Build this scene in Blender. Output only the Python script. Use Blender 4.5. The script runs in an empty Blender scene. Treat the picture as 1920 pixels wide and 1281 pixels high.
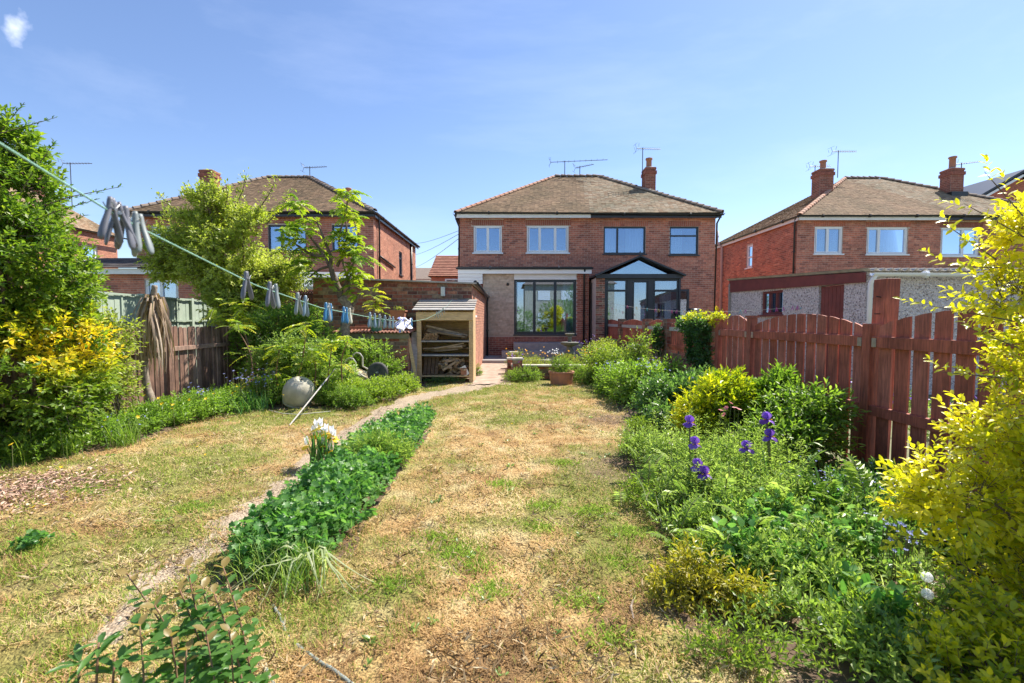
import bpy, math, random
import numpy as np
from mathutils import Vector, Matrix, Quaternion
random.seed(7); rng = np.random.default_rng(11)
S = bpy.context.scene
COL = S.collection
R = math.radians
# ------------------------------------------------------------------ camera, light, exposure
F = 853.33; TILT = R(2.8); CAMZ = 1.4
cd = bpy.data.cameras.new('camera'); cam = bpy.data.objects.new('camera', cd); COL.objects.link(cam)
cd.lens = 16; cd.sensor_width = 36; cd.clip_start = 0.02; cd.clip_end = 2000
cd.dof.use_dof = True; cd.dof.focus_distance = 8.0; cd.dof.aperture_fstop = 5.0
cam.location = (0, 0, CAMZ); cam.rotation_euler = (R(90) - TILT, 0, 0)
S.camera = cam
SUN_AZ = R(52); SUN_EL = R(55)          # azimuth clockwise from +Y (the view axis)
S.world = bpy.data.worlds.new('World'); W = S.world; W.use_nodes = True
nt = W.node_tree; nt.nodes.clear()
wo = nt.nodes.new('ShaderNodeOutputWorld'); bg = nt.nodes.new('ShaderNodeBackground')
sky = nt.nodes.new('ShaderNodeTexSky'); sky.sky_type = 'NISHITA'; sky.sun_disc = False
sky.sun_elevation = SUN_EL; sky.sun_rotation = SUN_AZ; sky.air_density = 1.0; sky.dust_density = 0.25; sky.ozone_density = 3.0
tc = nt.nodes.new('ShaderNodeTexCoord')
mp = nt.nodes.new('ShaderNodeMapping'); mp.inputs['Rotation'].default_value = (0.15, 0.3, 0.5); mp.inputs['Scale'].default_value = (1.0, 4.0, 7.0)
nz = nt.nodes.new('ShaderNodeTexNoise'); nz.inputs['Scale'].default_value = 1.3; nz.inputs['Detail'].default_value = 9; nz.inputs['Roughness'].default_value = 0.6
cr = nt.nodes.new('ShaderNodeValToRGB'); cr.color_ramp.elements[0].position = 0.5; cr.color_ramp.elements[1].position = 0.8
cr.color_ramp.elements[1].color = (0.10, 0.10, 0.10, 1)
mx = nt.nodes.new('ShaderNodeMixRGB'); mx.inputs['Color2'].default_value = (7.5, 8.2, 9.0, 1)
nt.links.new(tc.outputs['Generated'], mp.inputs['Vector']); nt.links.new(mp.outputs[0], nz.inputs['Vector'])
nt.links.new(nz.outputs['Fac'], cr.inputs[0]); nt.links.new(cr.outputs[0], mx.inputs['Fac'])
nt.links.new(sky.outputs[0], mx.inputs['Color1'])
# one small white wisp of cloud high on the left
wd_ = Vector(((30 - 960) / F, math.cos(TILT) + (640.5 - 52) / F * math.sin(TILT), (640.5 - 52) / F * math.cos(TILT) - math.sin(TILT))).normalized()
ds_ = nt.nodes.new('ShaderNodeVectorMath'); ds_.operation = 'DISTANCE'; ds_.inputs[1].default_value = wd_
n2 = nt.nodes.new('ShaderNodeTexNoise'); n2.inputs['Scale'].default_value = 26; n2.inputs['Detail'].default_value = 6
wm = nt.nodes.new('ShaderNodeMath'); wm.operation = 'MULTIPLY_ADD'; wm.inputs[1].default_value = .07
wr = nt.nodes.new('ShaderNodeMapRange'); wr.inputs['From Min'].default_value = .054; wr.inputs['From Max'].default_value = .036; wr.inputs['To Max'].default_value = .5
w2 = nt.nodes.new('ShaderNodeMixRGB'); w2.inputs['Color2'].default_value = (9.5, 9.8, 10, 1)
nt.links.new(tc.outputs['Generated'], ds_.inputs[0]); nt.links.new(tc.outputs['Generated'], n2.inputs['Vector']); nt.links.new(n2.outputs['Fac'], wm.inputs[0])
nt.links.new(ds_.outputs['Value'], wm.inputs[2]); nt.links.new(wm.outputs[0], wr.inputs['Value']); nt.links.new(wr.outputs[0], w2.inputs['Fac'])
tn = nt.nodes.new('ShaderNodeMixRGB'); tn.blend_type = 'MULTIPLY'; tn.inputs['Fac'].default_value = 1; tn.inputs['Color2'].default_value = (.67, .66, .71, 1)
nt.links.new(mx.outputs[0], w2.inputs['Color1']); nt.links.new(w2.outputs[0], tn.inputs['Color1']); nt.links.new(tn.outputs[0], bg.inputs['Color'])
bg.inputs['Strength'].default_value = 0.15
nt.links.new(bg.outputs[0], wo.inputs['Surface'])
ld = bpy.data.lights.new('sun', 'SUN'); ld.energy = 4.7; ld.angle = R(0.5); ld.color = (1.0, 0.94, 0.82)
sun = bpy.data.objects.new('sun', ld); COL.objects.link(sun)
sd = Vector((math.sin(SUN_AZ) * math.cos(SUN_EL), math.cos(SUN_AZ) * math.cos(SUN_EL), math.sin(SUN_EL)))
sun.rotation_euler = sd.to_track_quat('Z', 'Y').to_euler(); sun.location = (20, 10, 30)
vs = S.view_settings; vs.view_transform = 'Standard'; vs.look = 'None'; vs.gamma = 1; vs.use_curve_mapping = False
vs.exposure = 1.0

# ------------------------------------------------------------------ helpers
def at(px, py, Y):
    u = (px - 960) / F; v = -(py - 640.5) / F
    dy = v * math.sin(TILT) + math.cos(TILT); dz = v * math.cos(TILT) - math.sin(TILT)
    return Vector((u * Y / dy, Y, CAMZ + dz * Y / dy))
def gr(px, py):
    u = (px - 960) / F; v = -(py - 640.5) / F
    dy = v * math.sin(TILT) + math.cos(TILT); dz = v * math.cos(TILT) - math.sin(TILT)
    t = -CAMZ / dz
    return Vector((u * t, dy * t, 0))
def vnoise(x, y, s, seed=0, z=None):
    x = np.asarray(x) / s; y = np.asarray(y) / s
    if z is None: z = np.zeros_like(x)
    else: z = np.asarray(z) / s
    def h(i, j, k):
        n = (i * 73856093) ^ (j * 19349663) ^ (k * 83492791) ^ (seed * 2654435761)
        n = n & 0x7fffffff; n = (n * 1103515245 + 12345) & 0x7fffffff; n = ((n >> 13) ^ n) * 60493 & 0x7fffffff
        return (n % 100003) / 100003.0
    i = np.floor(x).astype(np.int64); j = np.floor(y).astype(np.int64); k = np.floor(z).astype(np.int64)
    fx = x - i; fy = y - j; fz = z - k
    fx = fx * fx * (3 - 2 * fx); fy = fy * fy * (3 - 2 * fy); fz = fz * fz * (3 - 2 * fz)
    r = 0
    for a in (0, 1):
        for b in (0, 1):
            for c in (0, 1):
                r = r + h(i + a, j + b, k + c) * (fx if a else 1 - fx) * (fy if b else 1 - fy) * (fz if c else 1 - fz)
    return r
def fbm(x, y, s, seed=0, o=3):
    r = 0; a = 1; t = 0
    for q in range(o):
        r = r + a * vnoise(x, y, s / 2 ** q, seed + q); t += a; a *= 0.55
    return r / t
def wl(p):
    l = Vector((0, 0, 0))
    while p is not None: l = l + p.location; p = p.parent
    return l
def empty(name, loc, label, cat, group=None):
    o = bpy.data.objects.new(name, None); COL.objects.link(o); o.location = loc; o.empty_display_size = 0.2
    o['label'] = label; o['category'] = cat
    if group: o['group'] = group
    return o
def tag(o, label=None, cat=None, group=None, kind=None):
    if label: o['label'] = label
    if cat: o['category'] = cat
    if group: o['group'] = group
    if kind: o['kind'] = kind
    return o
def obj(name, me, parent=None, loc=None, rot=None, scale=None):
    o = bpy.data.objects.new(name, me); COL.objects.link(o)
    if parent: o.parent = parent
    if loc is not None: o.location = loc
    if rot is not None: o.rotation_euler = rot
    if scale is not None: o.scale = scale
    return o
def npmesh(name, V, FA, mat, v=None, smooth=False, extra=None):
    """V (n,3), FA list of int arrays (m,k)."""
    me = bpy.data.meshes.new(name)
    V = np.asarray(V, dtype=np.float32)
    FA = [np.asarray(f, dtype=np.int32) for f in FA if len(f)]
    nl = sum(f.size for f in FA); nf = sum(len(f) for f in FA)
    me.vertices.add(len(V)); me.vertices.foreach_set('co', V.ravel())
    me.loops.add(nl); me.loops.foreach_set('vertex_index', np.concatenate([f.ravel() for f in FA]))
    me.polygons.add(nf)
    tot = np.concatenate([np.full(len(f), f.shape[1], dtype=np.int32) for f in FA])
    st = np.concatenate([[0], np.cumsum(tot)[:-1]]).astype(np.int32)
    me.polygons.foreach_set('loop_start', st)
    me.polygons.foreach_set('use_smooth', np.full(nf, smooth))
    if v is not None:
        a = me.attributes.new('v', 'FLOAT', 'POINT'); a.data.foreach_set('value', np.asarray(v, dtype=np.float32))
    for k, arr in (extra or {}).items():
        a = me.attributes.new(k, 'FLOAT', 'POINT'); a.data.foreach_set('value', np.asarray(arr, dtype=np.float32))
    me.update(calc_edges=True); me.validate()
    if mat: me.materials.append(mat)
    return me
def npobj(name, V, FA, mat, parent=None, v=None, smooth=False, extra=None, kind=None):
    V = np.asarray(V, dtype=np.float64)
    if parent: V = V - np.array(wl(parent))
    o = obj(name, npmesh(name, V, FA, mat, v, smooth, extra), parent)
    if kind: o['kind'] = kind
    return o
class Fr:
    """wall frame: origin p0, horizontal unit u, out normal n"""
    def __init__(s, p0, u):
        s.p = Vector((p0[0], p0[1], 0)); s.u = Vector((u[0], u[1], 0)).normalized(); s.n = Vector((s.u.y, -s.u.x, 0))
    def pt(s, u, z, o=0): return s.p + s.u * u + s.n * o + Vector((0, 0, z))
WF = Fr((0, 0), (1, 0))
class MB:
    def __init__(s): s.V = []; s.F = []
    def add(s, V, Fc):
        b = len(s.V); s.V += [Vector(q) for q in V]; s.F += [tuple(b + i for i in f) for f in Fc]; return s
    def box(s, x0, x1, y0, y1, z0, z1):
        V = [(x, y, z) for x in (x0, x1) for y in (y0, y1) for z in (z0, z1)]
        return s.add(V, [(0, 1, 3, 2), (4, 6, 7, 5), (0, 4, 5, 1), (2, 3, 7, 6), (0, 2, 6, 4), (1, 5, 7, 3)])
    def ob(s, fr, u0, u1, z0, z1, o0, o1):
        V = [fr.pt(u, z, o) for u in (u0, u1) for o in (o0, o1) for z in (z0, z1)]
        return s.add(V, [(0, 1, 3, 2), (4, 6, 7, 5), (0, 4, 5, 1), (2, 3, 7, 6), (0, 2, 6, 4), (1, 5, 7, 3)])
    def prism(s, fr, pts, o0, o1):
        n = len(pts)
        V = [fr.pt(a, b, o0) for a, b in pts] + [fr.pt(a, b, o1) for a, b in pts]
        return s.add(V, [tuple(range(n)), tuple(range(2 * n - 1, n - 1, -1))] + [(i, i + n, (i + 1) % n + n, (i + 1) % n) for i in range(n)])
    def beam(s, a, b, w, h, up=(0, 0, 1)):
        a = Vector(a); b = Vector(b); d = (b - a).normalized(); sd_ = d.cross(Vector(up))
        if sd_.length < 1e-4: sd_ = Vector((1, 0, 0))
        sd_.normalize(); u2 = sd_.cross(d)
        V = [p + sd_ * i * w / 2 + u2 * j * h / 2 for p in (a, b) for i in (-1, 1) for j in (-1, 1)]
        return s.add(V, [(0, 1, 3, 2), (4, 6, 7, 5), (0, 4, 5, 1), (2, 3, 7, 6), (0, 2, 6, 4), (1, 5, 7, 3)])
    def tube(s, pts, r, n=8, cap=True):
        pts = [Vector(p) for p in pts]; m = len(pts)
        if not hasattr(r, '__len__'): r = [r] * m
        rings = []; nrm = None
        for i, p in enumerate(pts):
            t = (pts[min(i + 1, m - 1)] - pts[max(i - 1, 0)]).normalized()
            if nrm is None: nrm = t.cross(Vector((0.31, 0.2, 0.93))).normalized()
            nrm = (nrm - t * nrm.dot(t)).normalized(); b = t.cross(nrm)
            rings.append([p + (nrm * math.cos(2 * math.pi * k / n) + b * math.sin(2 * math.pi * k / n)) * r[i] for k in range(n)])
        V = [q for ring in rings for q in ring]
        Fc = [(i * n + k, i * n + (k + 1) % n, (i + 1) * n + (k + 1) % n, (i + 1) * n + k) for i in range(m - 1) for k in range(n)]
        if cap: Fc += [tuple(range(n - 1, -1, -1)), tuple((m - 1) * n + k for k in range(n))]
        return s.add(V, Fc)
    def lathe(s, c, prof, n=20, M=None):
        c = Vector(c); V = []
        for r_, z in prof:
            for k in range(n):
                q = Vector((r_ * math.cos(2 * math.pi * k / n), r_ * math.sin(2 * math.pi * k / n), z))
                V.append(c + (M @ q if M else q))
        m = len(prof)
        Fc = [(i * n + k, i * n + (k + 1) % n, (i + 1) * n + (k + 1) % n, (i + 1) * n + k) for i in range(m - 1) for k in range(n)]
        Fc += [tuple(range(n - 1, -1, -1)), tuple((m - 1) * n + k for k in range(n))]
        return s.add(V, Fc)
    def build(s, name, mat, parent=None, smooth=False, v=None, kind=None, bevel=0, label=None):
        off = wl(parent) if parent else Vector((0, 0, 0))
        me = bpy.data.meshes.new(name); me.from_pydata([tuple(q - off) for q in s.V], [], s.F)
        me.materials.append(mat)
        if smooth:
            for p in me.polygons: p.use_smooth = True
        if v is not None:
            a = me.attributes.new('v', 'FLOAT', 'POINT'); a.data.foreach_set('value', [v] * len(s.V))
        o = obj(name, me, parent)
        if bevel:
            m = o.modifiers.new('bevel', 'BEVEL'); m.width = bevel; m.segments = 2; m.limit_method = 'ANGLE'
        if kind: o['kind'] = kind
        if label: o['label'] = label
        return o

# ------------------------------------------------------------------ materials
def newmat(name):
    m = bpy.data.materials.new(name); m.use_nodes = True; n = m.node_tree; n.nodes.clear()
    out = n.nodes.new('ShaderNodeOutputMaterial'); b = n.nodes.new('ShaderNodeBsdfPrincipled')
    n.links.new(b.outputs[0], out.inputs[0]); return m, n, b, out
def ramp(n, cols, pos=None):
    r = n.nodes.new('ShaderNodeValToRGB'); e = r.color_ramp.elements
    pos = pos or [i / (len(cols) - 1) for i in range(len(cols))]
    e[0].position = pos[0]; e[0].color = (*cols[0], 1); e[1].position = pos[-1]; e[1].color = (*cols[-1], 1)
    for p, c in zip(pos[1:-1], cols[1:-1]): q = e.new(p); q.color = (*c, 1)
    return r
def plain(name, c1, c2=None, scale=8, rough=0.6, metal=0, bump=0.0, stretch=(1, 1, 1), detail=5, spec=0.5, bscale=None):
    m, n, b, o = newmat(name)
    b.inputs['Roughness'].default_value = rough; b.inputs['Metallic'].default_value = metal; b.inputs['Specular IOR Level'].default_value = spec
    c2 = c2 or tuple(x * 0.75 for x in c1)
    g = n.nodes.new('ShaderNodeNewGeometry'); mpn = n.nodes.new('ShaderNodeMapping'); mpn.inputs['Scale'].default_value = stretch
    t = n.nodes.new('ShaderNodeTexNoise'); t.inputs['Scale'].default_value = scale; t.inputs['Detail'].default_value = detail
    n.links.new(g.outputs['Position'], mpn.inputs[0]); n.links.new(mpn.outputs[0], t.inputs['Vector'])
    r = ramp(n, [c1, c2], [0.35, 0.65]); n.links.new(t.outputs['Fac'], r.inputs[0]); n.links.new(r.outputs[0], b.inputs['Base Color'])
    if bump:
        bt = t
        if bscale:
            bt = n.nodes.new('ShaderNodeTexNoise'); bt.inputs['Scale'].default_value = bscale; bt.inputs['Detail'].default_value = 4
            n.links.new(mpn.outputs[0], bt.inputs['Vector'])
        bp = n.nodes.new('ShaderNodeBump'); bp.inputs['Strength'].default_value = bump; bp.inputs['Distance'].default_value = 0.01
        n.links.new(bt.outputs['Fac'], bp.inputs['Height']); n.links.new(bp.outputs[0], b.inputs['Normal'])
    return m
def vmat(name, cols, rough=0.85, trans=0.0, tcol=1.3, noise=0.3, nscale=20, spec=0.4, pos=None, stretch=None, bump=0, stain=None):
    """colour from per-piece attribute v, modulated by noise; optional translucency (leaves)"""
    m, n, b, out = newmat(name); b.inputs['Roughness'].default_value = rough; b.inputs['Specular IOR Level'].default_value = spec
    a = n.nodes.new('ShaderNodeAttribute'); a.attribute_name = 'v'
    r = ramp(n, cols, pos); n.links.new(a.outputs['Fac'], r.inputs[0]); c = r.outputs[0]
    if noise:
        t = n.nodes.new('ShaderNodeTexNoise'); t.inputs['Scale'].default_value = nscale; t.inputs['Detail'].default_value = 5
        g = n.nodes.new('ShaderNodeNewGeometry')
        if stretch:
            mm = n.nodes.new('ShaderNodeMapping'); mm.inputs['Scale'].default_value = stretch
            n.links.new(g.outputs['Position'], mm.inputs[0]); n.links.new(mm.outputs[0], t.inputs['Vector'])
        else: n.links.new(g.outputs['Position'], t.inputs['Vector'])
        q = ramp(n, [(1 - noise,) * 3, (1 + noise,) * 3], [0.3, 0.7]); n.links.new(t.outputs['Fac'], q.inputs[0])
        mu = n.nodes.new('ShaderNodeMixRGB'); mu.blend_type = 'MULTIPLY'; mu.inputs['Fac'].default_value = 1
        n.links.new(c, mu.inputs['Color1']); n.links.new(q.outputs[0], mu.inputs['Color2']); c = mu.outputs[0]
        if stain:
            t2 = n.nodes.new('ShaderNodeTexNoise'); t2.inputs['Scale'].default_value = stain[0]; t2.inputs['Detail'].default_value = 6; t2.inputs['Roughness'].default_value = .65
            n.links.new(g.outputs['Position'], t2.inputs['Vector']); q2 = ramp(n, [stain[1], stain[2]], [.36, .62]); n.links.new(t2.outputs['Fac'], q2.inputs[0])
            m2 = n.nodes.new('ShaderNodeMixRGB'); m2.blend_type = 'MULTIPLY'; m2.inputs['Fac'].default_value = 1
            n.links.new(c, m2.inputs['Color1']); n.links.new(q2.outputs[0], m2.inputs['Color2']); c = m2.outputs[0]
        if bump:
            bp = n.nodes.new('ShaderNodeBump'); bp.inputs['Strength'].default_value = bump; bp.inputs['Distance'].default_value = 0.01
            n.links.new(t.outputs['Fac'], bp.inputs['Height']); n.links.new(bp.outputs[0], b.inputs['Normal'])
    n.links.new(c, b.inputs['Base Color'])
    if trans:
        tr = n.nodes.new('ShaderNodeBsdfTranslucent'); ms = n.nodes.new('ShaderNodeMixShader'); ms.inputs[0].default_value = trans
        sc_ = n.nodes.new('ShaderNodeMixRGB'); sc_.blend_type = 'MULTIPLY'; sc_.inputs['Fac'].default_value = 1
        sc_.inputs['Color2'].default_value = (tcol, tcol, tcol, 1) if name.startswith('petal') else (tcol, tcol * 1.08, tcol * 0.55, 1); n.links.new(c, sc_.inputs['Color1'])
        n.links.new(sc_.outputs[0], tr.inputs['Color']); n.links.new(b.outputs[0], ms.inputs[1]); n.links.new(tr.outputs[0], ms.inputs[2])
        n.links.new(ms.outputs[0], out.inputs[0])
    return m
def glassmat(name, tint, refl=0.35, tr=0.6):
    m = bpy.data.materials.new(name); m.use_nodes = True; n = m.node_tree; n.nodes.clear()
    out = n.nodes.new('ShaderNodeOutputMaterial'); t = n.nodes.new('ShaderNodeBsdfTransparent'); t.inputs[0].default_value = (*tint, 1)
    g = n.nodes.new('ShaderNodeBsdfGlossy'); g.inputs['Roughness'].default_value = 0.01; g.inputs[0].default_value = (0.62, 0.78, 1, 1)
    lw = n.nodes.new('ShaderNodeLayerWeight'); lw.inputs[0].default_value = 0.35
    ad = n.nodes.new('ShaderNodeMath'); ad.operation = 'MULTIPLY_ADD'; ad.inputs[1].default_value = 0.6; ad.inputs[2].default_value = refl; ad.use_clamp = True
    tc_ = n.nodes.new('ShaderNodeTexCoord'); nn = n.nodes.new('ShaderNodeTexNoise'); nn.inputs['Scale'].default_value = 1.3
    bp = n.nodes.new('ShaderNodeBump'); bp.inputs['Strength'].default_value = 0.012
    n.links.new(tc_.outputs['Object'], nn.inputs['Vector']); n.links.new(nn.outputs['Fac'], bp.inputs['Height']); n.links.new(bp.outputs[0], g.inputs['Normal'])
    ms = n.nodes.new('ShaderNodeMixShader'); n.links.new(lw.outputs['Fresnel'], ad.inputs[0]); n.links.new(ad.outputs[0], ms.inputs[0])
    n.links.new(t.outputs[0], ms.inputs[1]); n.links.new(g.outputs[0], ms.inputs[2]); n.links.new(ms.outputs[0], out.inputs[0]); return m
M = {}
M['brick'] = vmat('brick', [(.30, .12, .09), (.52, .19, .12), (.60, .23, .15), (.44, .165, .115), (.66, .30, .20)], .9, noise=.22, nscale=14, bump=.2, stain=(.9, (.68, .70, .72), (1.08, 1.04, 1.0)))
M['brick_dark'] = vmat('brick_dark', [(.28, .105, .08), (.48, .17, .115), (.54, .20, .13), (.38, .14, .10)], .9, noise=.22, nscale=14, bump=.2, stain=(.9, (.7, .7, .7), (1.08, 1.04, 1.0)))
M['brick_sunlit'] = vmat('brick_sunlit', [(.40, .18, .12), (.54, .25, .165), (.48, .22, .15), (.60, .30, .20)], .9, noise=.2, nscale=14, bump=.2, stain=(1.1, (.75, .75, .75), (1.05, 1.03, 1.0)))  # sunlight on the right-facing side walls put into a lighter, warmer brick colour
M['brick_old'] = vmat('brick_old', [(.11, .055, .045), (.30, .10, .07), (.36, .14, .09), (.16, .10, .075), (.34, .24, .16), (.40, .15, .09)], .92, noise=.35, nscale=18, bump=.4)
M['mortar'] = plain('mortar', (.60, .48, .40), (.50, .39, .33), 6, .95)
M['mortar_old'] = plain('mortar_old', (.36, .31, .25), (.22, .17, .14), 10, .95, bump=.4)
M['inner'] = plain('inner_plaster', (.35, .32, .29), (.3, .28, .25), 3, .9)
M['tile_brown'] = vmat('roof_tile_brown', [(.17, .115, .075), (.25, .165, .105), (.30, .205, .13), (.23, .145, .09), (.34, .26, .18), (.28, .225, .165), (.36, .305, .235)], .9, noise=.3, nscale=9, bump=.2, stain=(.8, (.66, .68, .60), (1.1, 1.05, 1.0)))
M['tile_red'] = vmat('roof_tile_red', [(.26, .11, .07), (.34, .15, .10), (.30, .14, .09)], .9, noise=.2, nscale=9)
M['tile_far'] = vmat('roof_tile_grey', [(.16, .12, .10), (.22, .17, .14), (.26, .21, .18)], .9, noise=.2, nscale=9)
M['hip'] = vmat('hip_tile', [(.48, .24, .15), (.40, .25, .18), (.24, .17, .13), (.30, .24, .19)], .85, noise=.25, nscale=12)
M['white'] = plain('white_upvc', (.88, .89, .90), (.84, .85, .87), 3, .35)
M['white_old'] = plain('white_painted_board', (.86, .85, .83), (.76, .75, .73), 4, .6, stretch=(1, 1, 4))
M['anthra'] = plain('anthracite_frame', (.030, .040, .052), (.024, .031, .042), 4, .4)
M['black'] = plain('black_plastic', (.018, .018, .02), (.03, .03, .03), 6, .35)
M['glass'] = glassmat('window_glass', (.72, .80, .84), .30)
M['glass_roof'] = glassmat('roof_glass', (.75, .85, .84), .30)
M['curtain'] = plain('curtain', (.78, .79, .80), (.70, .71, .73), 2, .9)
M['blind'] = plain('blind', (.66, .69, .72), (.58, .61, .66), 2, .9)
M['brick_chimney'] = vmat('brick_chimney', [(.17, .07, .05), (.31, .11, .075), (.26, .095, .065), (.36, .14, .095)], .9, noise=.3, nscale=14, bump=.2)
M['stone'] = vmat('stone_cladding', [(.46, .36, .27), (.56, .44, .33), (.52, .39, .29), (.60, .49, .38)], .9, noise=.18, nscale=10, bump=.3)
M['concrete'] = plain('concrete', (.42, .38, .34), (.30, .27, .24), 5, .92, bump=.3, bscale=60)
M['slab'] = plain('paving_slab', (.36, .34, .33), (.28, .26, .25), 6, .9, bump=.2, bscale=50)
M['red_fence'] = vmat('red_stained_timber', [(.35, .094, .056), (.46, .128, .076), (.41, .13, .084), (.50, .165, .105)], .68, noise=.34, nscale=17, stretch=(4, 4, .35), bump=.4, stain=(2.2, (.66, .64, .66), (1.12, 1.12, 1.15)))
M['brown_fence'] = vmat('brown_weathered_timber', [(.15, .085, .06), (.22, .12, .085), (.30, .19, .145), (.19, .105, .075)], .8, noise=.38, nscale=16, stretch=(4, 4, .35), bump=.4, stain=(2.2, (.6, .6, .62), (1.25, 1.25, 1.25)))
M['pine'] = vmat('new_pine', [(.60, .42, .22), (.68, .48, .26), (.55, .37, .18)], .65, noise=.2, nscale=7, stretch=(1, 1, 5), bump=.15)
M['grey_timber'] = vmat('grey_weathered_timber', [(.36, .34, .33), (.46, .44, .42), (.40, .36, .32), (.30, .28, .26)], .85, noise=.25, nscale=8, stretch=(1, 6, 6), bump=.3)
M['old_wood'] = vmat('old_timber', [(.20, .14, .09), (.34, .25, .17), (.42, .32, .22), (.14, .09, .06), (.48, .42, .36)], .85, noise=.3, nscale=14, bump=.3)
M['log_end'] = vmat('log', [(.36, .20, .10), (.46, .28, .15), (.26, .14, .07), (.52, .34, .2)], .85, noise=.3, nscale=30)
M['green_fence'] = vmat('pale_green_fence', [(.36, .43, .35), (.40, .47, .38), (.34, .41, .33)], .75, noise=.08, nscale=5)
M['metal'] = plain('galvanised_metal', (.45, .46, .47), (.34, .35, .36), 20, .4, metal=.8)
M['aerial'] = plain('aerial_metal', (.10, .10, .11), (.07, .07, .08), 20, .5, metal=.4)
M['bark'] = plain('bark', (.20, .145, .105), (.11, .08, .06), 14, .9, bump=.8, stretch=(1, 1, .35))
M['bark_grey'] = plain('bark_grey', (.34, .27, .21), (.17, .13, .10), 22, .9, bump=.8, stretch=(1, 1, 1))
M['stem'] = plain('green_stem', (.13, .19, .06), (.17, .13, .06), 20, .7)
M['stem_red'] = plain('red_stem', (.24, .11, .07), (.2, .13, .07), 20, .7)
M['terracotta'] = plain('terracotta', (.44, .19, .11), (.34, .16, .11), 7, .8, bump=.2)
M['stonepot'] = plain('cast_stone', (.60, .55, .45), (.42, .39, .31), 7, .9, bump=.4, bscale=45)
M['fountain'] = plain('fountain_stone', (.20, .20, .17), (.13, .13, .11), 9, .85, bump=.4)
M['rubber'] = plain('rubber', (.05, .05, .05), (.09, .085, .08), 12, .75)
M['tubegrey'] = plain('tube_cream', (.46, .44, .38), (.36, .34, .3), 10, .5)
M['glue'] = plain('soil', (.16, .105, .07), (.10, .065, .045), 12, .97, bump=.9, bscale=70)
M['rust_sheet'] = plain('pantile_sheet', (.42, .17, .11), (.30, .14, .10), 8, .8)
M['asbestos'] = plain('cement_sheet', (.50, .47, .42), (.36, .33, .30), 6, .9, bump=.3)
M['greenpot'] = plain('green_plastic', (.07, .20, .13), (.05, .15, .10), 6, .45)
M['render_white'] = plain('white_render', (.78, .78, .77), (.72, .72, .71), 3, .85)
M['maroon'] = plain('maroon_paint', (.22, .055, .045), (.17, .042, .036), 5, .55)
M['rope'] = plain('green_line', (.30, .52, .42), (.24, .44, .36), 90, .5)
M['line_pale'] = plain('pale_line', (.62, .60, .50), (.5, .48, .42), 60, .6)
# ------------------------------------------------------------------ brickwork, roofs, windows
_bm = {}
def brick_mesh(mat, l, h, k):
    key = (mat.name, round(l, 3), round(h, 3), k)
    if key not in _bm:
        m = MB(); m.ob(WF, 0, l, 0, h, -.014, .006); 
        rr = random.Random(k); me = bpy.data.meshes.new('brick')
        V = [tuple(q + Vector((rr.uniform(-.0015, .0015), rr.uniform(-.002, .001), rr.uniform(-.0015, .0015)))) for q in m.V]
        me.from_pydata(V, [], m.F); me.materials.append(mat)
        a = me.attributes.new('v', 'FLOAT', 'POINT'); a.data.foreach_set('value', [(k + .5) / 12] * 8)
        _bm[key] = me
    return _bm[key]
def wall_cells(fr, L, z0, z1, ops, t, inset=0.0):
    us = sorted({0, L} | {a for o in ops for a in o[:2]}); zs = sorted({z0, z1} | {a for o in ops for a in o[2:]})
    m = MB()
    for a, b in zip(us, us[1:]):
        a = max(a, .003); b = min(b, L - .003)
        for c, d in zip(zs, zs[1:]):
            if b - a < 1e-5 or d - c < 1e-5: continue
            cu, cz = (a + b) / 2, (c + d) / 2
            if any(o[0] < cu < o[1] and o[2] < cz < o[3] for o in ops): continue
            m.ob(fr, a, b, c, d, -t, 0)
    return m
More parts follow.
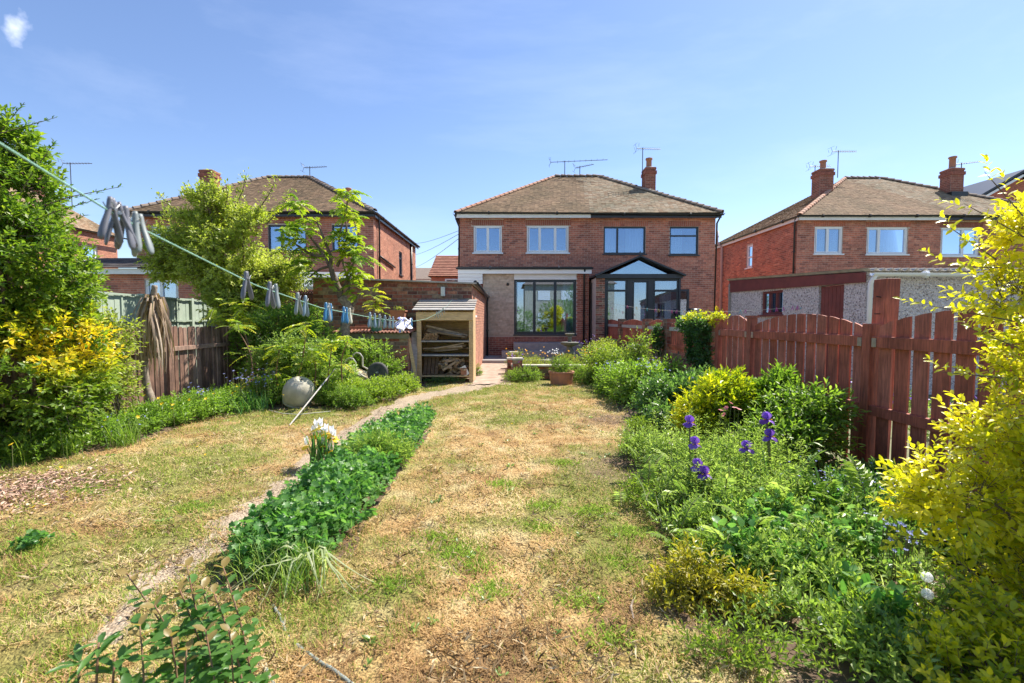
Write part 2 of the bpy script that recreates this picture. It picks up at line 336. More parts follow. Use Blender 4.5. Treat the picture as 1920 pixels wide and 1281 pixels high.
def bricks(parent, fr, L, z0, z1, ops=(), mat='brick', nparts=0, bl=.225, bh=.075, seen=None, gap=.010, dz=0, hw=None, seed=0, name='brick'):
    """real proud bricks in stretcher bond over a wall face; the nearest become single parts"""
    rr = random.Random(seed); items = []
    nc = int(round((z1 - z0) / bh)); bh = (z1 - z0) / nc
    for k in range(nc):
        z = z0 + k * bh; cu = -(bl / 2 if k % 2 else 0)
        while cu < L:
            a, b = max(cu, 0), min(cu + bl, L); cu += bl
            segs = [(a, b)]
            for o in ops:
                if o[2] < z + bh - .01 and o[3] > z + .01:
                    ns = []
                    for s, e in segs:
                        if e <= o[0] or s >= o[1]: ns.append((s, e))
                        else:
                            if s < o[0]: ns.append((s, o[0]))
                            if e > o[1]: ns.append((o[1], e))
                    segs = ns
            for s, e in segs:
                if e - s > .035: items.append((s + gap / 2, e - gap / 2, z + gap / 2, z + bh - gap / 2))
    camp = Vector((0, 0, CAMZ))
    full = [it for it in items if abs((it[1] - it[0]) - (bl - gap)) < 1e-4 and (seen is None or seen(fr.pt(it[0], it[2])))]
    full.sort(key=lambda it: (fr.pt(it[0], it[2]) - camp).length)
    pick = set(full[:nparts]); off = wl(parent); ang = math.atan2(fr.u.y, fr.u.x)
    mt = M[mat]; rest = []
    for it in items:
        if it in pick:
            me = brick_mesh(mt, bl - gap, bh - gap, rr.randrange(12))
            obj(name, me, parent, fr.pt(it[0], it[2]) - off, (0, 0, ang))
        else: rest.append(it)
    if rest:
        A = np.array(rest); n = len(A); j = rng.uniform(-.0015, .001, n)
        u = np.array(fr.u); nn = np.array(fr.n); p = np.array(fr.p)
        V = np.zeros((n, 8, 3)); q = 0
        for ui in (0, 1):
            for oi in (0, 1):
                for zi in (2, 3):
                    o_ = (-.014 if oi == 0 else .006) + (j if oi else 0)
                    V[:, q] = p + A[:, ui:ui + 1] * u + (np.zeros(n) + o_)[:, None] * nn; V[:, q, 2] += A[:, zi]; q += 1
        f = np.array([(0, 1, 3, 2), (4, 6, 7, 5), (0, 4, 5, 1), (2, 3, 7, 6), (0, 2, 6, 4), (1, 5, 7, 3)])
        f = f[[1, 0, 3, 4, 5]]
        FA = (np.arange(n)[:, None, None] * 8 + f[None]).reshape(-1, 4)
        npobj('brickwork', V.reshape(-1, 3), [FA], mt, parent, v=np.repeat((rng.integers(0, 12, n) + .5) / 12, 8), kind='stuff')
def window(parent, fr, u0, u1, z0, z1, mull=(), trans=(), mat='white', sill=True, fw=.055, depth=-.06, curtain=None, name='window', glass='glass', label=None, lights=None):
    """frame with mullions at mull, transoms (ua, ub, z); panes are sub-parts"""
    m = MB()
    o0, o1 = depth - .05, depth + .02
    m.ob(fr, u0, u1, z1 - fw, z1, o0, o1); m.ob(fr, u0, u1, z0, z0 + fw, o0, o1)
    m.ob(fr, u0, u0 + fw, z0 + fw, z1 - fw, o0, o1); m.ob(fr, u1 - fw, u1, z0 + fw, z1 - fw, o0, o1)
    for c in mull: m.ob(fr, c - fw * .6, c + fw * .6, z0 + fw, z1 - fw, o0, o1 + .002)
    for a, b, z in trans: m.ob(fr, a, b, z - fw * .5, z + fw * .5, o0, o1 + .004)
    w = m.build(name, M[mat], parent, label=label)
    edges = [u0 + fw] + [c for c in mull] + [u1 - fw]
    for a, b in zip(edges, edges[1:]):
        zz = [z0 + fw] + [t[2] for t in trans if t[0] <= (a + b) / 2 <= t[1]] + [z1 - fw]
        for c, d in zip(zz, zz[1:]):
            # casement: slim inner frame
            cf = MB(); g = .028; a2 = a + .02; b2 = b - .02; c2 = c + .006; d2 = d - .006
            if mat == 'white' or lights == 'all':
                cf.ob(fr, a2, b2, d2 - g, d2, o0 + .01, o1 + .012); cf.ob(fr, a2, b2, c2, c2 + g, o0 + .01, o1 + .012)
                cf.ob(fr, a2, a2 + g, c2 + g, d2 - g, o0 + .01, o1 + .012); cf.ob(fr, b2 - g, b2, c2 + g, d2 - g, o0 + .01, o1 + .012)
                cf.build('casement', M[mat], w)
            MB().ob(fr, a + .01, b - .01, c + .004, d - .004, depth - .022, depth - .014).build('pane', M[glass], w)
    if sill: MB().ob(fr, u0 - .05, u1 + .05, z0 - .05, z0 - .002, -.05, .06).build('sill', M['white'] if mat == 'white' else M[mat], w)
    for cu in (curtain or []):
        a, b, kind = cu; mt = M['curtain'] if kind == 'c' else M['blind']
        if kind == 'c':
            pts = []; n = max(8, int((b - a) / .03)); V = []; Fc = []
            for i in range(n + 1):
                o_ = depth - .13 + .03 * math.sin(i * 1.7) + random.uniform(-.008, .008); x = a + (b - a) * i / n
                V += [fr.pt(x, z0 + .03, o_), fr.pt(x, z1 - .03, o_ * .98)]
            Fc = [(2 * i, 2 * i + 2, 2 * i + 3, 2 * i + 1) for i in range(n)]
            V2 = [q + fr.n * -.006 for q in V]; k = len(V)
            Fc += [tuple(j + k for j in reversed(f)) for f in Fc] + [(0, 1, k + 1, k), (2 * n, 2 * n + k, 2 * n + 1 + k, 2 * n + 1)]
            MB().add(V + V2, Fc).build('curtain', mt, w, smooth=True)
        else:
            mm = MB(); x = a
            while x < b: mm.ob(fr, x, x + .08, z0 + .03, z1 - .03, depth - .12, depth - .112); x += .09
            mm.build('blind', mt, w)
    return w
def tiles(parent, a, b, c, d, mat='tile_brown', gauge=.11, tw=.165, vfun=None, name='roof_tiles', lift=.016):
    """a,b eave ends; d,c top ends (d above a, c above b). Plain tiles laid course by course."""
    a, b, c, d = [np.array(q, float) for q in (a, b, c, d)]
    e = (b - a) / np.linalg.norm(b - a); up0 = (d - a) - np.dot(d - a, e) * e; H = np.linalg.norm(up0); up = up0 / H
    n = np.cross(e, up); n = n / np.linalg.norm(n); n = n if n[2] > 0 else -n
    rows = int(H / gauge) + 1; g = H / rows; Vs = []; vv = []
    for r in range(rows):
        t0 = r * g; t1 = min((r + 1) * g + .03, H)
        def ext(t):
            f = t / H; l = np.dot((d - a) * f, e); rt = np.dot(b - a, e) + np.dot((c - b) * f, e); return l, rt
        l0, r0 = ext(t0); l1, r1 = ext((r + 1) * g)
        x = l0 + (-(tw / 2) if r % 2 else 0)
        while x < r0:
            xa, xb = max(x, l0), min(x + tw - .004, r0); x += tw
            if xb - xa < .01: continue
            ya, yb = max(xa, l1 if l1 > l0 else xa), min(xb, r1 if r1 < r0 else xb)
            if yb < ya: ya = yb = min(max((xa + xb) / 2, l1), r1)
            j = random.uniform(0, .006); jt = random.uniform(-.004, .004)
            P = lambda u, t, o: a + e * u + up * t + n * o
            Vs.append([P(xa, t0 + jt, lift + j), P(xb, t0 + jt, lift + j + random.uniform(-.002, .002)), P(yb, t1, .003), P(ya, t1, .003), P(xa, t0 + jt, 0), P(xb, t0 + jt, 0)])
            ctr = P((xa + xb) / 2, t0, 0)
            vv.append(vfun(ctr) if vfun else random.random())
    V = np.array(Vs); k = len(V)
    q = np.array([(0, 1, 2, 3), (4, 5, 1, 0)]); FA = (np.arange(k)[:, None, None] * 6 + q[None]).reshape(-1, 4)
    npobj(name, V.reshape(-1, 3), [FA], M[mat], parent, v=np.repeat(vv, 6), kind='stuff')
_hm = {}
def hip_mesh(vk, L=.30, r=.11):
    key = (vk, L, r)
    if key not in _hm:
        V = []; Fc = []; n = 7
        for i, (x, s) in enumerate(((0, 1.0), (L * .9, .86), (L * .9 + .001, .8), (.0, .8))):
            for k in range(n):
                t = math.pi * k / (n - 1); V.append((x, r * s * math.cos(t), r * s * math.sin(t) * .8))
        for i in range(3): Fc += [(i * n + k, i * n + k + 1, (i + 1) * n + k + 1, (i + 1) * n + k) for k in range(n - 1)]
        Fc += [(3 * n + k, 3 * n + k + 1, k + 1, k) for k in range(n - 1)]
        me = bpy.data.meshes.new('hip_tile'); me.from_pydata(V, [], Fc); me.materials.append(M['hip'])
        at_ = me.attributes.new('v', 'FLOAT', 'POINT'); at_.data.foreach_set('value', [vk] * len(V)); _hm[key] = me
    return _hm[key]
def hips(parent, a, b, kind='smooth', name='hip_tile', vk=None):
    a = Vector(a); b = Vector(b); d = b - a; n = max(2, int(d.length / .27)); off = wl(parent)
    q = d.to_track_quat('X', 'Z').to_euler()
    for i in range(n):
        p = a.lerp(b, i / n); 
        if kind == 'smooth': k = random.choice((.02, .12, .25)) if vk is None else vk; s = (1, 1, 1); dz = .0
        else: k = random.choice((.7, .85, .98)); s = (1.02, 1.15, 1.25); dz = random.uniform(0, .015)
        obj(name, hip_mesh(k), parent, p + Vector((0, 0, dz)) - off, (q.x, q.y + (R(4) if kind != 'smooth' else 0), q.z), s)
def chimney(parent, x, y, zb, zt, w=.62, d=.5, pots=1, mat='brick_chimney', potz=.38, name='chimney', cut=True):
    c = MB().box(x - w / 2, x + w / 2, y - d / 2, y + d / 2, zb, zt).build(name, M['mortar'], parent)
    for fr, L in ((Fr((x - w / 2, y - d / 2), (1, 0)), w), (Fr((x + w / 2, y - d / 2), (0, 1)), d), (Fr((x - w / 2, y + d / 2), (0, -1)), d)):
        bricks(c, fr, L, zb, zt - .1, (), mat, 0)
    m = MB(); m.box(x - w / 2 - .04, x + w / 2 + .04, y - d / 2 - .04, y + d / 2 + .04, zt - .30, zt - .16)
    m.box(x - w / 2 - .02, x + w / 2 + .02, y - d / 2 - .02, y + d / 2 + .02, zt - .1, zt - .02)
    m.build('corbel', M['brick_chimney'], c, v=.4)
    m = MB(); m.add([(x - w / 2, y - d / 2, zt - .03), (x + w / 2, y - d / 2, zt - .03), (x + w / 2, y + d / 2, zt - .03), (x - w / 2, y + d / 2, zt - .03),
                     (x - .16, y - .14, zt + .06), (x + .16, y - .14, zt + .06), (x + .16, y + .14, zt + .06), (x - .16, y + .14, zt + .06)],
                    [(0, 1, 5, 4), (1, 2, 6, 5), (2, 3, 7, 6), (3, 0, 4, 7), (4, 5, 6, 7)]).build('flaunching', M['concrete'], c)
    for i in range(pots):
        px_ = x + (i - (pots - 1) / 2) * .3
        MB().lathe((px_, y, zt), [(.13, 0), (.12, .05), (.115, potz - .08), (.15, potz - .06), (.15, potz), (.10, potz), (.10, potz - .1)], 14).build('chimney_pot', M['terracotta'], c, smooth=True)
    return c
def aerial(base, h, L, yaw, label, two=False, up=None):
    t = empty('television_aerial', base, label, 'aerial'); b = Vector(base); tp = b + Vector((0, 0, h))
    MB().tube([b, tp], .018, 6).build('mast', M['aerial'], t)
    d = Vector((math.cos(yaw), math.sin(yaw), 0)); s = Vector((-d.y, d.x, 0)); a0 = tp - d * L * .25 + Vector((0, 0, -.05)); a1 = tp + d * L * .75
    MB().tube([a0, a1 + Vector((0, 0, -.03))], .014, 5).build('boom', M['aerial'], t)
    m = MB()
    for i in range(9):
        p = a0.lerp(a1, .12 + i * .1) + Vector((0, 0, -.01)); w = .19 - .008 * i; m.tube([p - s * w, p + s * w], .006, 4)
    for k in (-1, 1): m.tube([a0 + s * .2 * k, a0 + s * .25 * k + Vector((0, 0, .14 * 1))], .006, 4); m.tube([a0, a0 + Vector((0, 0, .18)) * k - d * .08], .008, 4); m.tube([a0 + Vector((0, 0, .17)) * k - s * .2 - d * .07, a0 + Vector((0, 0, .17)) * k + s * .2 - d * .07], .006, 4)
    m.build('elements', M['aerial'], t, kind='stuff')
    return t
def pipe(parent, pts, r=.034, mat='black', name='downpipe'):
    p = MB().tube(pts, r, 10).build(name, M[mat], parent, smooth=True)
    a, b = Vector(pts[-2]), Vector(pts[-1]); n = max(1, int((a - b).length / 1.6))
    for i in range(n):
        c = a.lerp(b, (i + .5) / n); MB().tube([c + Vector((0, 0, .03)), c - Vector((0, 0, .03))], r * 1.35, 8).build('pipe_clip', M[mat], p)
    return p
def hip_roof(parent, X0, X1, Y0, Y1, ze, zr, ov=.28, vfun=None, kinds=('smooth', 'bumpy'), mat='tile_brown', rx0=None, rx1=None):
    x0, x1, y0, y1 = X0 - .13, X1 + .13, Y0 - ov, Y1 + ov; hd = (y1 - y0) / 2; ym = (y0 + y1) / 2
    rx0 = x0 + hd if rx0 is None else rx0; rx1 = x1 - hd if rx1 is None else rx1
    A, B, C_, D = (x0, y0, ze), (x1, y0, ze), (x1, y1, ze), (x0, y1, ze); P, Q = (rx0, ym, zr), (rx1, ym, zr)
    r = MB().add([A, B, C_, D, P, Q], [(0, 1, 5, 4), (1, 2, 5), (2, 3, 4, 5), (3, 0, 4), (3, 2, 1, 0)]).build('roof', M['tile_far'], parent)
    tiles(r, A, B, Q, P, mat, vfun=vfun); tiles(r, B, C_, Q, Q, mat, vfun=vfun); tiles(r, D, A, P, P, mat, vfun=vfun)
    hips(r, A, P, kinds[0]); hips(r, B, Q, kinds[1]); hips(r, P, Q, 'bumpy', 'ridge_tile')
    return r
def gutter(parent, a, b, mat='black', name='gutter'):
    a = Vector(a); b = Vector(b); d = (b - a).normalized(); s = d.cross(Vector((0, 0, 1))); n = 7; V = []
    for p in (a, b):
        for r_ in (.06, .052):
            for k in range(n):
                t = math.pi * k / (n - 1); V.append(p + s * math.cos(t) * r_ - Vector((0, 0, 1)) * math.sin(t) * r_)
    Fc = []
    for k in range(n - 1): Fc += [(k, k + 1, 2 * n + k + 1, 2 * n + k), (n + k + 1, n + k, 3 * n + k, 3 * n + k + 1), (k + 1, k, n + k, n + k + 1), (2 * n + k, 2 * n + k + 1, 3 * n + k + 1, 3 * n + k)]
    Fc += [(0, 2 * n, 3 * n, n), (n - 1, 2 * n - 1, 4 * n - 1, 3 * n - 1)]
    g = MB().add(V, Fc).build(name, M[mat], parent, smooth=False)
    L = (b - a).length; k = max(2, int(L / 1.8))
    for i in range(k):
        p = a.lerp(b, (i + .5) / k); MB().tube([p - d * .03 + Vector((0, 0, -.02)), p + d * .03 + Vector((0, 0, -.02))], .066, 8).build('gutter_bracket', M[mat], g)
    return g

# ------------------------------------------------------------------ leaves and plants
def tmpl(kind):
    if kind == 'd':   # small folded diamond
        V = [(0, 0, 0), (.5, .5, .10), (1, 0, -.06), (.5, -.5, .10)]; Fc = [(0, 1, 2), (0, 2, 3)]
    elif kind == 'o':  # oval pointed leaf with a midrib fold and droop
        V = [(0, 0, 0), (.22, .36, .05), (.55, .5, .06), (.82, .28, 0), (1, 0, -.10), (.82, -.28, 0), (.55, -.5, .06), (.22, -.36, .05), (.5, 0, -.01)]
        Fc = [(0, 1, 8), (1, 2, 8), (2, 3, 8), (3, 4, 8), (4, 5, 8), (5, 6, 8), (6, 7, 8), (7, 0, 8)]
    elif kind == 'p':  # palmate lobed leaf (geranium); centre at petiole
        V = [(0, 0, 0)]; n = 5
        for k in range(2 * n + 1):
            t = -2.5 + 5.0 * k / (2 * n); rr = .52 if k % 2 else .34
            if k in (0, 2 * n): rr = .3
            V.append((rr * math.cos(t) + .15, rr * math.sin(t), .05 if k % 2 else .11))
        Fc = [(0, i, i + 1) for i in range(1, 2 * n + 1)]
    elif kind == 'b':  # blade: long strap bending over
        V = [(0, .5, 0), (0, -.5, 0), (.4, .45, .06), (.4, -.45, .06), (.75, .3, .03), (.75, -.3, .03), (1, 0, -.08)]
        Fc = [(0, 1, 3, ), (0, 3, 2), (2, 3, 5), (2, 5, 4), (4, 5, 6)]
    return np.array(V, float), np.array(Fc)
def norm(a): return a / np.maximum(np.linalg.norm(a, axis=-1, keepdims=True), 1e-9)
def leaf_arrays(P, D, N, L, Wd, kind):
    """P base, D direction, N approx normal, L length, Wd width"""
    T, Fc = tmpl(kind); D = norm(D); N = norm(N - (N * D).sum(-1, keepdims=True) * D); B = np.cross(N, D)
    L = np.asarray(L)[:, None, None]; Wd = np.asarray(Wd)[:, None, None]
    V = P[:, None] + D[:, None] * T[None, :, :1] * L + B[:, None] * T[None, :, 1:2] * Wd + N[:, None] * T[None, :, 2:] * L
    k = len(T); FA = (np.arange(len(P))[:, None, None] * k + Fc[None]).reshape(-1, 3)
    return V.reshape(-1, 3), FA, k
def leaves(parent, P, D, N, L, Wd, kind, mat, v, name='leaves', nparts=0, pname='leaf', wfun=None):
    P = np.asarray(P, float); n = len(P); L = np.zeros(n) + L; Wd = np.zeros(n) + Wd; v = np.zeros(n) + v
    if nparts:
        dist = np.linalg.norm(P - np.array([0, 0, CAMZ]), axis=1) - rng.uniform(0, .25, n)
        ux = P[:, 0] / np.maximum(P[:, 1], .01); uz = (CAMZ - P[:, 2]) / np.maximum(P[:, 1], .01)
        dist = dist + 50 * ((np.abs(ux) > 1.11) | (uz > .80) | (P[:, 1] < .2))
        idx = np.argsort(dist); pk = idx[:nparts]; keep = idx[nparts:]
        T, Fc = tmpl(kind); off = wl(parent); T0 = T.copy(); asp = float(np.median(Wd / L)); T0[:, 1] *= asp; ms = []
        for q in range(10):
            vq = float(np.quantile(v, (q + .5) / 10)); ms.append((vq, npmesh(pname, T0, [Fc], mat, v=np.full(len(T0), vq), smooth=True)))
        for i in pk:
            d = Vector(D[i]).normalized(); nn_ = Vector(N[i]); nn_ = (nn_ - d * nn_.dot(d)).normalized(); bb = nn_.cross(d)
            Mx = Matrix((d, bb, nn_)).transposed()
            me = min(ms, key=lambda q: abs(q[0] - v[i]))[1]
            o = obj(pname, me, parent, Vector(P[i]) - off, Mx.to_euler(), (L[i],) * 3)
        P, D, N, L, Wd, v = P[keep], D[keep], N[keep], L[keep], Wd[keep], v[keep]
        if len(P) == 0: return
    V, FA, k = leaf_arrays(P, D, N, L, Wd, kind)
    npobj(name, V, [FA], mat, parent, v=np.repeat(v, k), smooth=(kind != 'd'), kind='stuff')
def in_ells(ells, n, shell=.55, gap=0.0, gs=.35, zmin=.03, seed=3, squash=True):
    """sample twig origins in a union of ellipsoids, biased to the skin; returns points and outward directions"""
    w = np.array([e[3] * e[4] + e[3] * e[5] + e[4] * e[5] for e in ells]); w = w / w.sum()
    m = int(n * 1.5 / (1 - gap)) + 50; k = rng.choice(len(ells), m, p=w); E = np.array(ells)[k]
    d = norm(rng.normal(size=(m, 3))); r = 1 - (1 - shell) * 0 - shell * rng.random(m) ** 1.6
    lump = .66 + .38 * vnoise(d[:, 0] + E[:, 0], d[:, 1] + E[:, 1], .42, seed, d[:, 2] + E[:, 2])
    P = E[:, :3] + d * E[:, 3:] * (r * lump)[:, None]
    ok = P[:, 2] > zmin
    if gap: ok &= vnoise(P[:, 0], P[:, 1], gs, seed + 9, P[:, 2]) > gap * .8
    P = P[ok][:n]; d = norm(d[ok][:n] * 1.0)
    return P, d
def twig_leaves(P, D, per, tl, L, asp, up=.35, spread=.9, jitter=.35, curl=.2):
    """grow short twigs from P along D and put leaves alternately along them"""
    n = len(P); T = norm(D + np.array([0, 0, up]) + rng.normal(size=(n, 3)) * jitter); tl = tl * rng.uniform(.6, 1.3, n)
    ref = norm(rng.normal(size=(n, 3))); side = norm(np.cross(T, ref)); s2 = np.cross(T, side)
    PP = []; DD = []; NN = []; LL = []; VV = []; rv = rng.random(n)
    for i in range(per):
        f = (i + .5) / per; a = i * 2.4 + rng.uniform(-.3, .3, n)
        lat = side * np.cos(a)[:, None] + s2 * np.sin(a)[:, None]
        base = P + T * (tl * f)[:, None]
        dd = T * (.35 + .8 * f) + lat * spread * (1.15 - .7 * f) + np.array([0, 0, -.12])
        nn_ = norm(T * .7 - lat * .2 + np.array([0, 0, .75]) + rng.normal(size=(n, 3)) * .25)
        PP.append(base); DD.append(dd); NN.append(nn_); LL.append(L * rng.uniform(.65, 1.2, n) * (1 - .3 * f)); VV.append(np.clip(rv * .5 + f * .25 + rng.uniform(0, .3, n), 0, 1))
    P_ = np.concatenate(PP); D_ = np.concatenate(DD); N_ = np.concatenate(NN); L_ = np.concatenate(LL); V_ = np.concatenate(VV)
    return P_, D_, N_, L_, L_ * asp, V_, T, tl
def twig_stems(parent, P, T, tl, r, mat, back=.4, name='twigs'):
    n = len(P); A = P - T * (tl * back)[:, None]; B = P + T * tl[:, None] * .9
    s = norm(np.cross(T, norm(rng.normal(size=(n, 3))))); t = np.cross(T, s); V = np.zeros((n, 6, 3))
    for k in range(3):
        c = s * math.cos(2.094 * k) + t * math.sin(2.094 * k); V[:, k] = A + c * r; V[:, k + 3] = B + c * r * .4
    q = np.array([(0, 1, 4, 3), (1, 2, 5, 4), (2, 0, 3, 5)]); FA = (np.arange(n)[:, None, None] * 6 + q[None]).reshape(-1, 4)
    npobj(name, V.reshape(-1, 3), [FA], mat, parent, kind='stuff')
def limbs(parent, base, targets, r0, mat, name='branch', wob=.06, seg=6):
    for t in targets:
        b = Vector(base) + Vector((random.uniform(-.03, .03), random.uniform(-.03, .03), 0)); t = Vector(t); pts = []
        for i in range(seg + 1):
            f = i / seg; p = b.lerp(t, f); p.z += .15 * (t - b).length * math.sin(math.pi * f) * .6
            if 0 < i: p += Vector((random.uniform(-wob, wob), random.uniform(-wob, wob), random.uniform(-wob, wob) * .5))
            pts.append(p)
        MB().tube(pts, [r0 * (1 - .75 * i / seg) for i in range(seg + 1)], 6).build(name, mat, parent, smooth=True)
def shrub(name, label, cat, base, ells, n, per, tl, L, asp, mat, kind='d', up=.35, shell=.6, gap=0, stems=6, stem_r=.012, sm='bark', nparts=0, vf=None, twig=.0022, group=None, seed=3, spread=.9, jitter=.35, gs=.35):
    t = empty(name, base, label, cat, group)
    P, D = in_ells(ells, n, shell, gap, seed=seed, gs=gs)
    P_, D_, N_, L_, W_, V_, T, tl_ = twig_leaves(P, D, per, tl, L, asp, up, spread, jitter)
    if vf is not None: V_ = np.clip(vf(P_, V_), 0, 1)
    ok = P_[:, 2] > .01; P_, D_, N_, L_, W_, V_ = [q[ok] for q in (P_, D_, N_, L_, W_, V_)]
    leaves(t, P_, D_, N_, L_, W_, kind, mat, V_, nparts=nparts)
    if twig: twig_stems(t, P, T, tl_, twig, M[sm])
    if stems:
        tg = []
        for i in range(stems):
            e = ells[i % len(ells)]; a = random.uniform(0, 6.28); q = random.uniform(.1, .6)
            tg.append((e[0] + e[3] * q * math.cos(a), e[1] + e[4] * q * math.sin(a), max(.1, e[2] + e[5] * random.uniform(-.1, .6))))
        limbs(t, base, tg, stem_r, M[sm])
    return t
def leafm(name, cols, trans=.44, tcol=1.75, rough=.42, spec=.5, noise=.12, pos=None):
    M[name] = vmat(name, cols, rough, trans, tcol, noise, 30, spec, pos); return M[name]
leafm('leaf_mid', [(.06, .13, .02), (.13, .23, .03), (.22, .34, .045), (.34, .45, .09)])
leafm('leaf_dark', [(.03, .08, .022), (.06, .14, .035), (.11, .21, .055), (.20, .31, .10)], rough=.33)
leafm('leaf_blue', [(.04, .13, .035), (.075, .20, .05), (.13, .28, .07), (.24, .38, .15)], rough=.38)
leafm('leaf_lime', [(.11, .19, .025), (.18, .27, .03), (.27, .35, .045), (.36, .42, .08)])
leafm('leaf_gold', [(.11, .20, .012), (.26, .33, .015), (.58, .54, .02), (.78, .66, .04)], trans=.42, pos=[0, .3, .65, 1], rough=.35)
leafm('leaf_evergold', [(.04, .10, .012), (.11, .20, .02), (.25, .34, .035), (.46, .44, .025), (.74, .55, .03)], pos=[0, .3, .6, .8, 1])
leafm('leaf_apple', [(.14, .19, .03), (.24, .30, .045), (.38, .43, .07), (.54, .54, .16)], trans=.4)
leafm('leaf_sumac', [(.10, .20, .02), (.20, .31, .025), (.36, .43, .03), (.58, .52, .035)], trans=.42)
leafm('leaf_weed', [(.07, .15, .035), (.16, .26, .055), (.30, .40, .095), (.46, .55, .20)], trans=.4, rough=.36)
leafm('leaf_wilt', [(.13, .16, .02), (.27, .26, .02), (.42, .36, .03), (.34, .27, .03)])
leafm('leaf_pale', [(.22, .28, .12), (.36, .42, .22), (.48, .50, .32)])
leafm('leaf_bronze', [(.06, .15, .035), (.10, .22, .05), (.17, .31, .075), (.36, .17, .08)], pos=[0, .4, .93, 1], rough=.38)
leafm('leaf_dead', [(.28, .19, .12), (.42, .31, .22), (.52, .42, .33), (.20, .13, .09)], trans=.15, rough=.8)
leafm('petal_white', [(.80, .80, .84), (.86, .86, .88)], trans=.3, noise=.04)
leafm('petal_yellow', [(.85, .58, .02), (.88, .66, .04)], trans=.3, noise=.05)
leafm('petal_purple', [(.16, .06, .42), (.24, .10, .58), (.34, .18, .72), (.14, .02, .25)], trans=.35, noise=.08, tcol=1.2)
leafm('petal_blue', [(.22, .26, .62), (.30, .34, .70), (.40, .42, .80)], trans=.3, noise=.05)
leafm('petal_pink', [(.60, .18, .22), (.72, .32, .32)], trans=.3, noise=.05)
leafm('petal_salmon', [(.74, .33, .24), (.80, .44, .34)], trans=.3, noise=.05)
leafm('petal_orange', [(.85, .40, .03), (.88, .5, .05)], trans=.3, noise=.05)
# ================================================================== GROUND
def structure(o): o['kind'] = 'structure'; return o
structure(MB().add([(-400, -200, -.03), (400, -200, -.03), (400, 700, -.03), (-400, 700, -.03)], [(0, 1, 2, 3)]).build('ground', plain('far_ground', (.10, .13, .05), (.16, .15, .08), .6, .95)))
bedR = lambda y: np.interp(y, [1.5, 2.17, 2.5, 3.1, 4.0, 5.2, 6.3, 9.5, 10.2, 17], [.95, .72, .95, 1.0, 1.1, 1.55, 1.7, 1.65, 1.9, 2.0])
bedL = lambda y: np.interp(y, [1, 3.4, 4.3, 4.8, 6.3, 7.0, 7.2, 9.2, 10, 17], [-9, -9, -4.8, -4.3, -4.3, -4.0, -2.25, -1.8, -1.75, -1.7])
midL = lambda y: np.interp(y, [2.3, 2.7, 4, 5.2, 6.2], [-1.6, -1.62, -1.72, -1.75, -1.35])
midR = lambda y: np.interp(y, [2.3, 2.7, 4, 5.2, 6.2], [-1.25, -1.0, -1.02, -1.0, -1.1])
pathC = lambda y: np.interp(y, [1, 2.1, 2.6, 4, 6, 7.2, 8.2, 8.9, 9.8], [-1.65, -1.80, -1.90, -1.92, -1.98, -1.90, -1.62, -1.15, -.55])
def greenness(x, y):
    g = fbm(x, y, 1.1, 5, 4) * .65 + fbm(x, y, .28, 21, 3) * .35
    far = np.clip((y - 4.5) / 4, 0, 1) * .15 + .04 * (x < -2.2) + .17 * np.exp(-((x - .7) / .55) ** 2) * (y < 5)
    return np.clip((g + far - .45) * 3.8, 0, .85)
def soilness(x, y):
    s = np.exp(-(((x - 1.05) / .5) ** 2 + ((y - 4.25) / .5) ** 2)) + .9 * np.exp(-(((x - 1.35) / .45) ** 2 + ((y - 6.3) / .6) ** 2))
    s = s + .5 * np.exp(-(((x - 1.9 + .2 * y) / .3) ** 2)) * (y < 3)
    return np.clip(s * 1.1 * (.5 + fbm(x, y, .25, 44)) - .1, 0, 1)
X0, X1, Y0, Y1, st = -5.7, 3.3, .9, 17.4, .045
nx, ny = int((X1 - X0) / st), int((Y1 - Y0) / st)
gx, gy = np.meshgrid(X0 + np.arange(nx + 1) * st, Y0 + np.arange(ny + 1) * st)
gx = gx + rng.uniform(-.012, .012, gx.shape); gy = gy + rng.uniform(-.012, .012, gy.shape)
gz = (fbm(gx, gy, .5, 3, 3) - .5) * .05 + (fbm(gx, gy, .12, 8, 2) - .5) * .04
cx, cy = gx[:-1, :-1] + st / 2, gy[:-1, :-1] + st / 2
nzz = (fbm(cx, cy, .22, 31, 3) - .5)
ispath = (np.abs(cx - pathC(cy)) < (.15 - .25 * np.clip(2.45 - cy, 0, .4) + .22 * np.clip((cy - 6.8) / 2, 0, 1) + nzz * .34)) & (cy < 10)
iscon = (cx > -1.05) & (cx < -.02 - .0 * cy) & (cy > 9.75 + nzz * .6)
issoil = ((cx > bedR(cy) + nzz * .35) | (cx < bedL(cy) + nzz * .4) | ((cx > midL(cy)) & (cx < midR(cy)) & (cy > 2.3) & (cy < 6.3)) | ((cy > 10.6) & (cx > -.02)))
cls = np.where(iscon, 3, np.where(issoil, 2, np.where(ispath, 1, 0)))
idx = np.arange(gx.size).reshape(gx.shape); quad = np.stack([idx[:-1, :-1], idx[:-1, 1:], idx[1:, 1:], idx[1:, :-1]], -1)
VV = np.stack([gx, gy, gz], -1).reshape(-1, 3)
